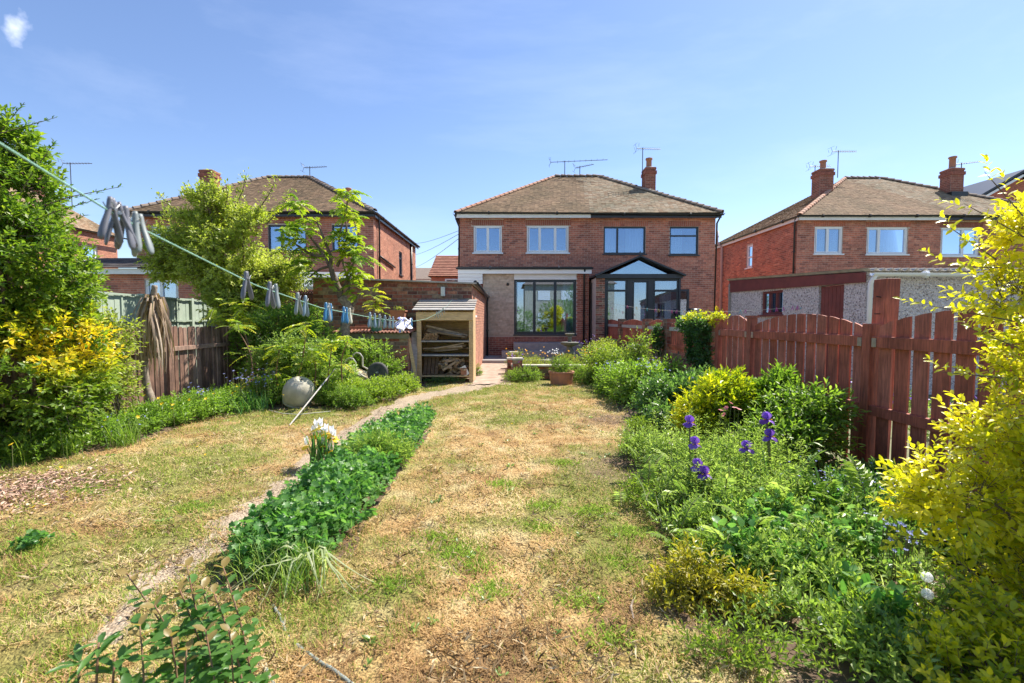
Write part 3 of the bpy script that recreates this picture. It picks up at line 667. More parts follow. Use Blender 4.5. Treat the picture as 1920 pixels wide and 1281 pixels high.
def groundmat():
    m, n, b, out = newmat('lawn'); b.inputs['Roughness'].default_value = .95; b.inputs['Specular IOR Level'].default_value = .15
    def attr(k): a = n.nodes.new('ShaderNodeAttribute'); a.attribute_name = k; return a.outputs['Fac']
    def noise(s, d=6):
        t = n.nodes.new('ShaderNodeTexNoise'); g = n.nodes.new('ShaderNodeNewGeometry'); t.inputs['Scale'].default_value = s; t.inputs['Detail'].default_value = d
        n.links.new(g.outputs['Position'], t.inputs['Vector']); return t.outputs['Fac']
    def mix(f, a, b_, bt='MIX', fac=1):
        q = n.nodes.new('ShaderNodeMixRGB'); q.blend_type = bt
        if f is None: q.inputs['Fac'].default_value = fac
        else: n.links.new(f, q.inputs['Fac'])
        n.links.new(a, q.inputs['Color1']); n.links.new(b_, q.inputs['Color2']); return q.outputs[0]
    d = ramp(n, [(.28, .17, .08), (.50, .32, .14), (.56, .41, .20), (.62, .49, .27)], [.32, .45, .55, .7]); n.links.new(noise(3.2), d.inputs[0])
    g = ramp(n, [(.11, .13, .03), (.21, .23, .055), (.30, .30, .09)], [.3, .5, .7]); n.links.new(noise(17), g.inputs[0])
    s = ramp(n, [(.13, .085, .055), (.22, .15, .10), (.33, .24, .17)], [.3, .5, .7]); n.links.new(noise(30), s.inputs[0])
    c = mix(attr('g'), d.outputs[0], g.outputs[0]); c = mix(attr('s'), c, s.outputs[0])
    f = ramp(n, [(.45, .45, .45), (1.15, 1.15, 1.15)], [.36, .6]); n.links.new(noise(85, 4), f.inputs[0]); c = mix(None, c, f.outputs[0], 'MULTIPLY')
    n.links.new(c, b.inputs['Base Color'])
    bp = n.nodes.new('ShaderNodeBump'); bp.inputs['Strength'].default_value = 1; bp.inputs['Distance'].default_value = .03
    n.links.new(noise(60, 5), bp.inputs['Height']); n.links.new(bp.outputs[0], b.inputs['Normal']); return m
M['lawn'] = groundmat(); M['path_concrete'] = plain('worn_path_concrete', (.44, .33, .26), (.30, .215, .165), 5, .93, bump=.35, bscale=55)
def gravelmat():
    m, n, b, out = newmat('gravel'); b.inputs['Roughness'].default_value = .95
    g = n.nodes.new('ShaderNodeNewGeometry'); v = n.nodes.new('ShaderNodeTexVoronoi'); v.inputs['Scale'].default_value = 75
    n.links.new(g.outputs['Position'], v.inputs['Vector']); sp = n.nodes.new('ShaderNodeSeparateColor'); n.links.new(v.outputs['Color'], sp.inputs[0])
    r = ramp(n, [(.24, .17, .11), (.38, .29, .20), (.46, .37, .27), (.30, .22, .15)]); n.links.new(sp.outputs[0], r.inputs[0]); n.links.new(r.outputs[0], b.inputs['Base Color'])
    bp = n.nodes.new('ShaderNodeBump'); bp.invert = True; bp.inputs['Strength'].default_value = .9; bp.inputs['Distance'].default_value = .01
    n.links.new(v.outputs['Distance'], bp.inputs['Height']); n.links.new(bp.outputs[0], b.inputs['Normal']); return m
M['gravel'] = gravelmat()
G_, S_ = greenness(gx, gy).ravel(), soilness(gx, gy).ravel()
for k, nm, mt in ((0, 'lawn', 'lawn'), (1, 'gravel_path', 'gravel'), (2, 'flower_bed_soil', 'glue'), (3, 'concrete_path', 'path_concrete')):
    f = quad[cls == k].reshape(-1, 4); used = np.unique(f); re = np.zeros(gx.size, int); re[used] = np.arange(len(used))
    V = VV[used].copy()
    if k == 3: V[:, 2] = V[:, 2] * .25 + .005
    structure(npobj(nm, V, [re[f]], M[mt], smooth=True, extra={'g': G_[used], 's': S_[used]}))
MB().box(-1.0, 3.2, 14.4, 16.4, -.02, .10).build('patio', M['slab'], bevel=.008)['kind'] = 'structure'
structure(MB().add([(3.5, 0, -.01), (16, 0, -.01), (16, 16, -.01), (3.5, 16, -.01)], [(0, 1, 2, 3)]).build('neighbouring_lawn', plain('neighbour_grass', (.13, .15, .06), (.20, .19, .11), 3, .95, bump=.5, bscale=60)))
# blades and thatch
def blades():
    n = 300000; y = 1.35 + (rng.random(n) ** 1.75) * 8.6; hw = np.minimum(y * 1.15 + .15, 5.4)
    x = rng.uniform(-1, 1, n) * hw
    nb = (vnoise(x, y, .22, 31) - .5)
    ok = (x > bedL(y) - .1 + nb * .3) & (x < bedR(y) + .15 + nb * .3) & ~((np.abs(x - pathC(y)) < .13 - .10 * np.clip(3.6 - y, 0, 1) + .2 * np.clip((y - 6.8) / 2, 0, 1) + nb * .2)) & ~((x > midL(y) + .1) & (x < midR(y) - .1) & (y > 2.4) & (y < 6.2))
    cl = fbm(x, y, .10, 61, 2); ok &= cl > .33 + .0 * x
    x, y, cl = x[ok], y[ok], cl[ok]; n = len(x); g = greenness(x, y); s = soilness(x, y)
    keep = rng.random(n) > s * .8; x, y, g, cl = x[keep], y[keep], g[keep], cl[keep]; n = len(x)
    grn = rng.random(n) < (g * .85 + .03)
    a = rng.uniform(0, 2 * np.pi, n); tilt = np.where(grn, rng.uniform(.5, 1.3, n), rng.uniform(-.02, .65, n))
    L = np.where(grn, rng.uniform(.015, .042, n), rng.uniform(.02, .055, n)) * (.6 + cl) * np.where(rng.random(n) < .05, 1.9, 1); w = rng.uniform(.0011, .0022, n) * (1 + y * .22)
    d = np.stack([np.cos(a) * np.cos(tilt), np.sin(a) * np.cos(tilt), np.sin(tilt)], -1); s_ = np.stack([-np.sin(a), np.cos(a), np.zeros(n)], -1)
    z = (fbm(x, y, .5, 3, 3) - .5) * .05 + rng.uniform(-.004, .012, n)
    P = np.stack([x, y, z], -1); V = np.stack([P - s_ * w[:, None], P + s_ * w[:, None], P + d * L[:, None]], 1)
    dk = fbm(x, y, .55, 77, 3); v = np.where(grn, .55 + .45 * rng.random(n), np.clip(.5 * (dk * 2.2 - .6) + rng.uniform(-.13, .13, n), 0, .5))
    o = npobj('grass', V.reshape(-1, 3), [np.arange(3 * n).reshape(-1, 3)], M['blade'], v=np.repeat(v, 3), kind='stuff')
    tag(o, 'short patchy lawn grass, part straw brown and part green, between the beds', 'grass')
M['blade'] = vmat('grass_blade', [(.28, .17, .08), (.52, .32, .14), (.62, .45, .22), (.72, .59, .34), (.14, .21, .03), (.25, .33, .04), (.40, .44, .09)], .75, .25, 1.3, 0, spec=.25, pos=[0, .15, .35, .5, .55, .75, 1])
blades()
def tufts():   # brighter living tufts standing in the dry lawn
    pts = []
    for px, py in ((890, 1065), (860, 1035), (1265, 1090), (925, 1110), (845, 1040), (735, 1100), (1010, 990), (1090, 1130), (365, 955), (160, 920), (1180, 1000), (1110, 960), (50, 1030), (1170, 1060), (1020, 950), (820, 1010), (1140, 1200), (940, 910), (1060, 870)):
        p = gr(px, py); pts.append((p.x, p.y))
    c = np.array(pts); k = rng.integers(0, len(c), 5200); r = rng.normal(size=(5200, 2)) * .055
    x = c[k, 0] + r[:, 0] * 1.4; y = c[k, 1] + r[:, 1]; n = len(x); a = rng.uniform(0, 6.28, n)
    D = np.stack([np.cos(a) * .6, np.sin(a) * .6, rng.uniform(.5, 1.2, n)], -1)
    t = empty('grass_tufts', (0, 2.5, 0), 'scattered bright green tufts growing in the straw coloured lawn', 'grass')
    V, FA, q = leaf_arrays(np.stack([x, y, np.zeros(n)], -1), D, np.tile([0, 0, 1.], (n, 1)), rng.uniform(.02, .05, n), np.full(n, .004), 'd')
    bpy.data.objects.remove(t)
    tag(npobj('grass_tufts', V, [FA], M['leaf_weed'], v=np.repeat(rng.uniform(.3, 1, n), q), kind='stuff'), 'scattered bright green tufts growing in the straw coloured lawn', 'grass')
tufts()
def chips(name, label, cx_, cy_, sx, sy, n, l, cols, mat):
    x = cx_ + rng.normal(size=n) * sx; y = cy_ + rng.normal(size=n) * sy; a = rng.uniform(0, 6.28, n)
    D = np.stack([np.cos(a), np.sin(a), rng.uniform(-.2, .3, n)], -1)
    V, FA, k = leaf_arrays(np.stack([x, y, rng.uniform(.005, .03, n)], -1), D, np.tile([0, 0, 1.], (n, 1)) + rng.normal(size=(n, 3)) * .4, l * rng.uniform(.4, 1.3, n), l * .35 * rng.uniform(.4, 1.2, n), 'd')
    tag(npobj(name, V, [FA], mat, v=np.repeat(rng.random(n), k), kind='stuff'), label, cols)
M['chip'] = vmat('wood_chip', [(.30, .17, .11), (.52, .34, .24), (.62, .46, .36), (.42, .26, .17)], .9, noise=.1)
chips('wood_chips', 'pale pinkish wood chips strewn over the lawn at the left edge', -4.0, 3.62, .36, .26, 2400, .055, 'wood chips', M['chip'])
n_ = 9000; y_ = 1.5 + rng.random(n_) ** 1.5 * 5.5; x_ = pathC(y_) + rng.normal(size=n_) * .10
V, FA, k = leaf_arrays(np.stack([x_, y_, rng.uniform(-.006, .006, n_)], -1), np.stack([np.cos(y_ * 999), np.sin(y_ * 999), rng.uniform(-.3, .3, n_)], -1), np.tile([0, 0, 1.], (n_, 1)) + rng.normal(size=(n_, 3)) * .6, rng.uniform(.006, .016, n_), rng.uniform(.005, .011, n_), 'd')
M['grit'] = vmat('grit', [(.22, .15, .10), (.42, .33, .24), (.52, .44, .34), (.32, .23, .16)], .9, noise=0)
tag(npobj('gravel', V, [FA], M['grit'], v=np.repeat(rng.random(n_), k), kind='stuff'), 'pinkish brown gravel and grit along the narrow garden path', 'gravel')

# ================================================================== HOUSES
def ops_px(fr, rects, Y):
    out = []
    for a, b, t, bt in rects:
        p = at(a, t, Y); q = at(b, bt, Y); out.append((p.x - fr.p.x, q.x - fr.p.x, q.z, p.z))
    return out
def soldier(parent, fr, o, mat='brick_dark'):
    m = MB(); u = o[0] - .06
    while u < o[1] + .06: m.ob(fr, u + .004, u + .066, o[3] + .006, o[3] + .215, -.01, .009 + random.uniform(-.002, .002)); u += .074
    m.build('lintel', M[mat], parent, v=random.choice((.15, .5)))
YB = 17.8; ZE = 5.43
# ---- semi-detached pair in the middle
hB = empty('semi_detached_house', (2.9, YB, 0), 'pair of red brick semi-detached houses with brown hipped roof in the middle, one chimney', 'house')
bx0, bx1 = -2.02, 7.87
fB = Fr((bx0, YB), (1, 0))
WB = ops_px(fB, [(888, 941, 423, 474), (988, 1066, 423, 474), (1132, 1210, 425, 476), (1256, 1309, 425, 478)], YB)
opB = WB + [(1.2, 4.6, .1, 2.6)]
LB = bx1 - bx0
wall_cells(fB, LB, 0, ZE, opB, .25).build('wall', M['mortar'], hB)
for fr_, L_ in ((Fr((bx1, YB + .0), (0, 1)), 7.6), (Fr((bx0, YB + 7.6), (0, -1)), 7.6), (Fr((bx1, YB + 7.6), (-1, 0)), LB)):
    wall_cells(fr_, L_, 0, ZE, [], .25).build('wall', M['brick'], hB, v=.4)
lint = [(o[0] - .06, o[1] + .07, o[3], o[3] + .22) for o in WB]
bricks(hB, fB, LB, 0, ZE, opB + lint, 'brick', 300, seen=lambda p: 3.3 < p.z < 5.2, seed=1)
for o in WB: soldier(hB, fB, o)
u = lambda px: at(px, 450, YB).x - bx0
zb = lambda py: at(960, py, YB).z
window(hB, fB, *WB[0], mull=[(WB[0][0] + WB[0][1]) / 2], label='white two light bedroom window, leftmost upstairs')
window(hB, fB, *WB[1], mull=[u(1012), u(1041)], label='white three light bedroom window')
window(hB, fB, *WB[2], mull=[u(1158)], mat='anthra', sill=True, curtain=[(u(1136), u(1156), 'c'), (u(1175), u(1206), 'c')], label='dark framed bedroom window with net curtains')
window(hB, fB, *WB[3], trans=[(WB[3][0], WB[3][1], zb(442))], mat='anthra', curtain=[(u(1262), u(1282), 'c')], label='dark framed window with top opening light')
def vB(c):
    x = c[0] + .12 * math.sin(c[2] * 9)
    base = .02 + .42 * random.random() if x < 3.05 + .22 * (c[2] - 5.4) * 0 else .45 + .55 * random.random()
    return base
hip_roof(hB, bx0, bx1, YB, YB + 7.6, ZE + .02, 8.05, vfun=vB, rx0=2.0, rx1=4.05)
MB().box(bx0 - .11, 3.0, YB - .27, YB - .24, ZE - .17, ZE - .03).build('fascia', M['white_old'], hB)
MB().box(3.0, bx1 + .11, YB - .27, YB - .24, ZE - .17, ZE - .03).build('fascia', M['black'], hB)
MB().box(bx0 - .11, bx1 + .11, YB - .24, YB - .001, ZE - .10, ZE - .07).build('soffit', M['white_old'], hB)
gutter(hB, (bx0 - .15, YB - .33, ZE + .03), (3.0, YB - .33, ZE + .01)); gutter(hB, (3.0, YB - .33, ZE - .01), (bx1 + .15, YB - .33, ZE - .04))
gutter(hB, (bx1 + .17, YB - .3, ZE), (bx1 + .17, YB + 7.6, ZE)); gutter(hB, (bx0 - .17, YB - .3, ZE), (bx0 - .17, YB + 7.6, ZE))
pipe(hB, [(bx0 - .12, YB - .3, ZE), (bx0 - .12, YB - .22, ZE - .2), (bx0 - .03, YB + .06, ZE - .45), (bx0 - .05, YB + .06, 3.3)])
pipe(hB, [(bx1 + .12, YB - .3, ZE), (bx1 + .1, YB + .1, ZE - .3), (bx1 + .05, YB + .1, 0)])
MB().box(2.55, 2.75, YB - .012, YB, 4.95, 5.03).box(4.2, 4.35, YB - .012, YB, 5.0, 5.08).build('air_brick', M['brick_dark'], hB, v=.1)
c = chimney(hB, 6.0, 20.3, 6.0, 7.98, w=.44, d=.56, pots=1, potz=.45)
MB().box(5.7, 6.3, 19.9, 20.68, 6.35, 6.95).build('lead_flashing', plain('lead', (.12, .13, .15), (.09, .1, .12), 8, .6), c)
aerial((5.72, 20.3, 6.9), 2.0, 1.1, R(8), 'tall television aerial strapped to the chimney of the middle house')
aerial((2.45, 21.5, 8.0), .75, 2.6, R(-6), 'wide low television aerial on the middle house ridge, left one')
aerial((3.15, 21.5, 8.0), .5, .9, R(-30), 'small television aerial on the middle house ridge, right one')
# ---- flat roofed rear extension with folding doors
YC = 16.4
eC = empty('rear_extension', (1, YC, 0), 'flat roofed rear extension with dark folding doors and stone cladding panel', 'extension')
cx0, cx1 = at(906, 600, YC).x, at(1104, 600, YC).x; zC = at(960, 513, YC).z
fC = Fr((cx0, YC), (1, 0)); LC = cx1 - cx0
oC = ops_px(fC, [(964, 1080, 524, 627)], YC)[0]
wall_cells(fC, LC, .08, zC, [oC], .2).build('wall', M['mortar'], eC)
sp = at(964, 627, YC); us = sp.x - cx0
zs = sp.z - .05
bricks(eC, fC, LC, .08, zC - .0, [(0, us, zs, 9), (oC[0], oC[1], oC[2] - .05, 9)], 'brick_dark', 120, seed=2)
# stone cladding courses
m_items = []; z = zs + .0; k = 0
rr = random.Random(4)
stp = {}
while z < zC - .03:
    h = rr.choice((.06, .075, .09)); h = min(h, zC - z); uu = 0
    while uu < us - .01:
        l = min(rr.uniform(.16, .42), us - uu); 
        if us - uu - l < .1: l = us - uu
        m = MB().ob(fC, uu + .003, uu + l - .003, z + .003, z + h - .003, .0, .020 + rr.uniform(-.004, .006)); m.build('stone', M['stone'], eC, v=rr.random()); uu += l
    z += h
for fr_, L_ in ((Fr((cx1, YC), (0, 1)), 1.4), (Fr((cx0, YB), (0, -1)), 1.4)): wall_cells(fr_, L_, .08, zC, [], .2).build('wall', M['brick_dark'], eC, v=.3)
bd = empty('x', (0, 0, 0), 'x', 'x'); bpy.data.objects.remove(bd)
um = lambda px: at(px, 570, YC).x - cx0
bw = window(eC, fC, *oC, mull=[um(1002), um(1041)], mat='anthra', sill=False, fw=.06, depth=-.05, curtain=[(um(1056), um(1076), 'c')], name='folding_door', lights='all')
MB().ob(fC, oC[0] - .03, oC[1] + .03, oC[2] - .05, oC[2] - .002, -.05, .05).build('sill', M['anthra'], bw)
MB().tube([fC.pt(um(968), 1.72, -.02), fC.pt(um(968), 1.72, .05), fC.pt(um(968) + .12, 1.72, .05)], .012, 8).tube([fC.pt(um(968), 1.55, .0), fC.pt(um(968), 1.9, .0)], .018, 6).build('handle', M['metal'], bw)
rx0_, rx1_ = at(858, 500, YC).x, at(1109, 500, YC).x; zt_ = at(960, 505, YC).z
MB().box(rx0_, rx1_, YC - .18, YB, zt_ - .02, zt_ + .07).build('flat_roof', M['black'], eC)
gutter(eC, (rx0_ - .03, YC - .24, zt_ + .04), (rx1_ + .02, YC - .24, zt_ + .04), 'anthra')
MB().box(rx0_ + .03, rx1_ - .02, YC - .17, YC - .14, zC - .02, zt_ - .03).build('fascia', M['white'], eC)
MB().box(oC[0] + cx0, oC[1] + cx0, YC - .03, YC - .012, oC[3] - .01, zC).build('head_board', M['white_old'], eC)
for i in range(3): MB().box(rx0_ + .03, cx0 - .01, YC - .137 + .004 * i, YC - .12 + .004 * i, zC - .14 - .12 * i, zC - .026 - .12 * i).build('cladding_board', M['white_old'], eC)
pipe(eC, [(at(1095, 500, YC).x, YC - .2, zt_), (at(1095, 500, YC).x, YC - .06, zt_ - .25), (at(1095, 500, YC).x, YC - .06, .1)])
MB().lathe((at(952, 534, YC).x, YC - .04, at(952, 534, YC).z), [(.04, -.04), (.05, .02), (.02, .06)], 10).build('security_light', M['black'], eC)
tag(MB().box(.05, 2.45, 15.75, 16.33, .10, .58).build('concrete_step', M['slab'], bevel=.01), 'upper grey concrete step below the folding doors', 'step')
tag(MB().box(-.35, 2.75, 15.25, 15.745, .10, .32).build('concrete_step', M['slab'], bevel=.01), 'long low grey step in front of the upper step', 'step')
# room behind the folding doors
MB().box(cx0 + .2, cx1 - .2, YC + .25, YB + 3.5, .78, .82).build('floor', M['inner'], eC)
MB().box(.3, .9, YB + 3.4, YB + 3.5, .82, 2.8).build('inner_wall', M['white_old'], eC)
# ---- conservatory porch
YD = 15.6
dC = empty('conservatory', (4.4, YD, 0), 'small dark framed conservatory with glazed gable on the right hand house', 'conservatory')
dx0, dx1 = at(1134, 560, YD).x, at(1277, 560, YD).x; zD = at(960, 521, YD).z
fD = Fr((dx0, YD), (1, 0)); ud = lambda px: at(px, 560, YD).x - dx0; zd = lambda py: at(960, py, YD).z
LD = dx1 - dx0
MB().ob(fD, 0, LD, 0, .45, -.15, -.02).build('base_wall', M['brick_dark'], dC, v=.3)
window(dC, fD, 0, ud(1180), .45, zD, trans=[(0, ud(1180), zd(545))], mat='anthra', sill=False, fw=.07, depth=-.06, lights='all', curtain=[(ud(1160), ud(1176), 'c')])
window(dC, fD, ud(1180), ud(1222), .1, zD, mat='anthra', sill=False, fw=.12, depth=-.05, name='door', lights='all', curtain=[(ud(1200), ud(1216), 'c')])
window(dC, fD, ud(1222), LD, .45, zD, trans=[(ud(1222), LD, zd(545))], mat='anthra', sill=False, fw=.07, depth=-.06, lights='all', curtain=[(ud(1240), ud(1262), 'c')])
fD2 = Fr((dx1 + .01, YD + .35), (1, 0)); window(dC, fD2, .0, .42, .45, zd(541), mat='anthra', sill=False, fw=.07)
px0_ = at(1117, 560, YD).x
MB().box(px0_, dx0 - .005, YD + .0, YB, 0, zD).build('brick_pier', M['mortar'], dC)
bricks(dC, Fr((px0_, YD), (1, 0)), dx0 - px0_, 0, zD, (), 'brick_old', 60, seed=5)
fDs = Fr((dx1, YD), (0, 1)); MB().ob(fDs, .0, YB - YD, 0, zD, -.08, -.02).build('side_wall', M['anthra'], dC)
ap = at(1197, 483, YD); el = at(1114, 519, YD); er = at(1281, 519, YD); yf = YD - .2
def slab(p, q, y0, y1, th, mat, name, par):
    n = Vector((-(q.z - p.z), 0, q.x - p.x)).normalized() * th
    V = [Vector((a.x, y, a.z)) + (n if k else Vector((0, 0, 0))) for y in (y0, y1) for a in (p, q) for k in (0, 1)]
    return MB().add(V, [(0, 1, 3, 2), (4, 6, 7, 5), (0, 4, 5, 1), (2, 3, 7, 6), (0, 2, 6, 4), (1, 5, 7, 3)]).build(name, mat, par)
slab(el, ap, yf, YB, .05, M['anthra'], 'roof_slope', dC); slab(ap, er, yf, YB, .05, M['anthra'], 'roof_slope', dC)
def bar(a, b, w, d, nm): a = Vector(a); b = Vector(b); MB().beam(a, b, w, d, (0, 1, 0)).build(nm, M['anthra'], dC)
bar((el.x, yf, el.z + .02), (ap.x, yf, ap.z + .02), .05, .16, 'bargeboard'); bar((er.x, yf, er.z + .02), (ap.x, yf, ap.z + .02), .05, .16, 'bargeboard')
MB().box(el.x + .05, er.x - .05, YD - .1, YD - .02, zD - .02, zD + .12).build('eaves_beam', M['anthra'], dC)
gl = MB().add([(at(1143, 513, YD).x, YD - .06, zd(514)), (at(1250, 513, YD).x, YD - .06, zd(514)), (ap.x, YD - .06, zd(489)), (at(1143, 513, YD).x, YD - .05, zd(514)), (at(1250, 513, YD).x, YD - .05, zd(514)), (ap.x, YD - .05, zd(489))], [(0, 1, 2), (5, 4, 3), (0, 3, 4, 1), (1, 4, 5, 2), (2, 5, 3, 0)]).build('gable_pane', M['glass_roof'], dC)
MB().add([(at(1143, 513, YD).x - .1, YD - .0, zd(516)), (at(1250, 513, YD).x + .1, YD - .0, zd(516)), (ap.x, YD + .6, zd(489)), (ap.x, YD + 2.1, zd(489)), (at(1250, 513, YD).x + .1, YD + 2.1, zd(516)), (at(1143, 513, YD).x - .1, YD + 2.1, zd(516))], [(0, 1, 2), (1, 4, 3, 2), (0, 2, 3, 5)]).build('inner_ceiling', M['white_old'], dC)
MB().tube([(ap.x, yf, ap.z), (ap.x, yf, ap.z + .12), (ap.x, yf, ap.z + .2)], [.02, .035, .004], 6).build('finial', M['anthra'], dC)
gg = MB().box(2.87, px0_ - .02, 16.3, 16.36, 0, 2.7); tag(gg.build('side_gate', M['black']), 'dark tall gate in the gap beside the conservatory', 'gate')
bq = empty('barbecue', (6.5, 15, 0), 'black lidded barbecue against the right hand house wall', 'barbecue')
b0 = at(1290, 577, 15.0); b1 = at(1312, 591, 15.0)
MB().tube([(b0.x, 15, b1.z + .06), (b1.x, 15, b1.z + .06)], .17, 14).build('lid', M['black'], bq, smooth=True); MB().box(b0.x - .02, b1.x + .02, 14.8, 15.2, b1.z - .2, b1.z).build('body', M['black'], bq)
for sx in (b0.x, b1.x - .03):
    for sy in (14.82, 15.15): MB().box(sx, sx + .03, sy, sy + .03, 0, b1.z - .2).build('leg', M['black'], bq)
# ---- house on the left
YA = 17.6; ax0, ax1 = -14.4, -5.3
hA = empty('semi_detached_house', (-9.8, YA, 0), 'red brick house with dark brown hipped roof behind the apple tree on the left', 'house')
fA = Fr((ax0, YA), (1, 0)); LA = ax1 - ax0
WA = ops_px(fA, [(502, 575, 422, 471), (283, 321, 424, 458), (622, 672, 422, 470)], YA)
wall_cells(fA, LA, 0, ZE, WA, .25).build('wall', M['mortar'], hA)
bricks(hA, fA, LA, 0, ZE, WA, 'brick', 300, seen=lambda p: p.x > -8.2 and p.z > 2.7, seed=6)
fA2 = Fr((ax1, YA), (0, 1))
ws = (3.75, 4.25, at(960, 512, 21.6).z + 1.0, at(960, 470, 21.6).z - .05); ws = (3.9, 4.5, 3.5, 4.6)
wall_cells(fA2, 7.6, 0, ZE, [ws], .25).build('wall', M['mortar'], hA)
bricks(hA, fA2, 7.6, 0, ZE, [ws], 'brick_sunlit', 0, seed=7)
for fr_, L_ in ((Fr((ax0, YA + 7.6), (0, -1)), 7.6), (Fr((ax1, YA + 7.6), (-1, 0)), LA)): wall_cells(fr_, L_, 0, ZE, [], .25).build('wall', M['brick'], hA, v=.4)
window(hA, fA, *WA[0], mull=[WA[0][0] + .5], mat='anthra', curtain=[(WA[0][0] + .1, WA[0][1] - .1, 'b')])
window(hA, fA, *WA[1], mull=[WA[1][0] + .4], mat='white'); window(hA, fA, *WA[2], mat='anthra')
window(hA, fA2, *ws, mat='anthra', trans=[(ws[0], ws[1], 4.3)], label='narrow window in the sunlit side wall')
hip_roof(hA, ax0, ax1, YA, YA + 7.6, ZE + .02, 7.95, vfun=lambda c: .0 + .5 * random.random() ** 1.2, kinds=('bumpy', 'bumpy'), rx0=-11.3, rx1=-9.35)
gutter(hA, (ax0 - .15, YA - .33, ZE), (ax1 + .15, YA - .33, ZE)); gutter(hA, (ax1 + .17, YA - .3, ZE), (ax1 + .17, YA + 7.8, ZE - .02))
MB().box(ax0 - .11, ax1 + .11, YA - .27, YA - .24, ZE - .17, ZE - .03).box(ax1 + .11, ax1 + .13, YA - .2, YA + 7.8, ZE - .17, ZE - .03).build('fascia', M['black'], hA)
MB().box(ax0, ax1 + .11, YA - .24, YA - .001, ZE - .10, ZE - .07).box(ax1 + .001, ax1 + .11, YA, YA + 7.6, ZE - .10, ZE - .07).build('soffit', M['brick_dark'], hA, v=.1)
pipe(hA, [(ax1 + .15, YA + .2, ZE), (ax1 + .08, YA + .5, ZE - .35), (ax1 + .06, YA + .5, 1)]); pipe(hA, [(ax1 + .06, YA + .6, 3.9), (ax1 + .06, YA + 2.9, 3.72)], .04)
pipe(hA, [(ax1 + .06, YA + 6.3, ZE - .1), (ax1 + .06, YA + 6.3, 1)], .05)
chimney(hA, -13.0, 19.9, 5.9, 7.75, w=.56, d=.5, pots=0); c = chimney(hA, -8.0, 22.6, 6.2, 7.5, w=.3, d=.3, pots=1, potz=.3)
aerial((-9.35, 21.4, 7.9), .55, 1.1, R(-4), 'television aerial on the left hand house ridge')
# dark tiled single storey extension
eG = empty('rear_extension', (-13.3, 16, 0), 'low brick extension with dark tiled lean-to roof and white fascia', 'extension')
fG = Fr((-15.6, 16), (1, 0)); WG = ops_px(fG, [(271, 335, 525, 575)], 16); zG = at(960, 514, 16).z
wall_cells(fG, 5.2, 0, zG, WG, .2).build('wall', M['mortar'], eG); bricks(eG, fG, 5.2, 1.6, zG, WG, 'brick', 0, seed=9)
window(eG, fG, *WG[0], mull=[WG[0][0] + .55])
MB().box(-15.8, -10.3, 15.78, 15.82, zG - .02, zG + .17).build('fascia', M['white_old'], eG)
MB().add([(-15.8, 15.7, zG + .18), (-10.3, 15.7, zG + .18), (-10.3, 17.55, zG + .75), (-15.8, 17.55, zG + .75)], [(0, 1, 2, 3)]).build('roof', M['black'], eG)
M['tile_dark'] = vmat('roof_tile_dark', [(.06, .05, .05), (.10, .085, .08), (.14, .12, .11)], .8, noise=.2)
tiles(eG, (-15.8, 15.7, zG + .19), (-10.3, 15.7, zG + .19), (-10.3, 17.55, zG + .76), (-15.8, 17.55, zG + .76), 'tile_dark', .28, .3, lift=.03)
# ---- far left house
hF = empty('semi_detached_house', (-19.6, 22.8, 0), 'brick house with sunlit orange side wall beyond the evergreen at far left', 'house')
fF = Fr((-19.6, 15.4), (0, 1)); wF = (5.55, 6.3, at(960, 492, 21.4).z, at(960, 462, 21.4).z)
wall_cells(fF, 7.4, 0, ZE, [wF], .25).build('wall', M['mortar'], hF); bricks(hF, fF, 7.4, 1.5, ZE, [wF], 'brick_sunlit', 0, seed=10)
for fr_, L_ in ((Fr((-28, 15.4), (1, 0)), 8.4), (Fr((-19.6, 22.8), (-1, 0)), 8.4)): wall_cells(fr_, L_, 0, ZE, [], .25).build('wall', M['brick'], hF, v=.4)
window(hF, fF, *wF); hip_roof(hF, -28, -19.6, 15.4, 22.8, ZE, 8.5, vfun=lambda c: random.random() * .5 + .3, kinds=('bumpy', 'bumpy'), rx0=-25, rx1=-22.9)
gutter(hF, (-19.25, 15.2, ZE), (-19.25, 23, ZE))
c = chimney(hF, -21.4, 20.9, 5.8, 8.15, w=.7, d=.6, pots=1, potz=.2)
MB().box(-23, -21.2, 17.6, 19.4, 5.7, 7.5).build('dormer', M['white_old'], hF)
aerial((-20.6, 21.6, 6.6), 2.1, 1.3, R(3), 'television aerial right of the far left chimney'); aerial((-21.9, 20.7, 8), 1.3, 1.2, R(-15), 'television aerial above the far left chimney')
# ---- house on the right
YE = 18.2; ex0, ex1 = 11.3, 21.8
hE = empty('semi_detached_house', (16, YE, 0), 'pair of red brick houses on the right with two chimneys and white windows', 'house')
fE = Fr((ex0, YE), (1, 0)); LE = ex1 - ex0
WE = ops_px(fE, [(1528, 1579, 425, 476), (1626, 1701, 426, 477), (1765, 1835, 427, 480)], YE)
wall_cells(fE, LE, 0, ZE, WE, .25).build('wall', M['mortar'], hE)
lint = [(o[0] - .06, o[1] + .07, o[3], o[3] + .22) for o in WE]
bricks(hE, fE, LE, 0, ZE, WE + lint, 'brick', 300, seen=lambda p: 3.0 < p.z and p.x < 18.6, seed=12)
for o in WE: soldier(hE, fE, o)
fE2 = Fr((ex0, YE + 7.8), (0, -1)); wE = (1.9, 2.45, 3.0, 4.4)
wE = (7.8 - 3.9, 7.8 - 3.35, at(960, 502, 21.8).z, at(960, 459, 21.8).z)
wall_cells(fE2, 7.8, 0, ZE, [wE], .25).build('wall', M['mortar'], hE); bricks(hE, fE2, 7.8, 0, ZE, [wE], 'brick', 0, seed=13)
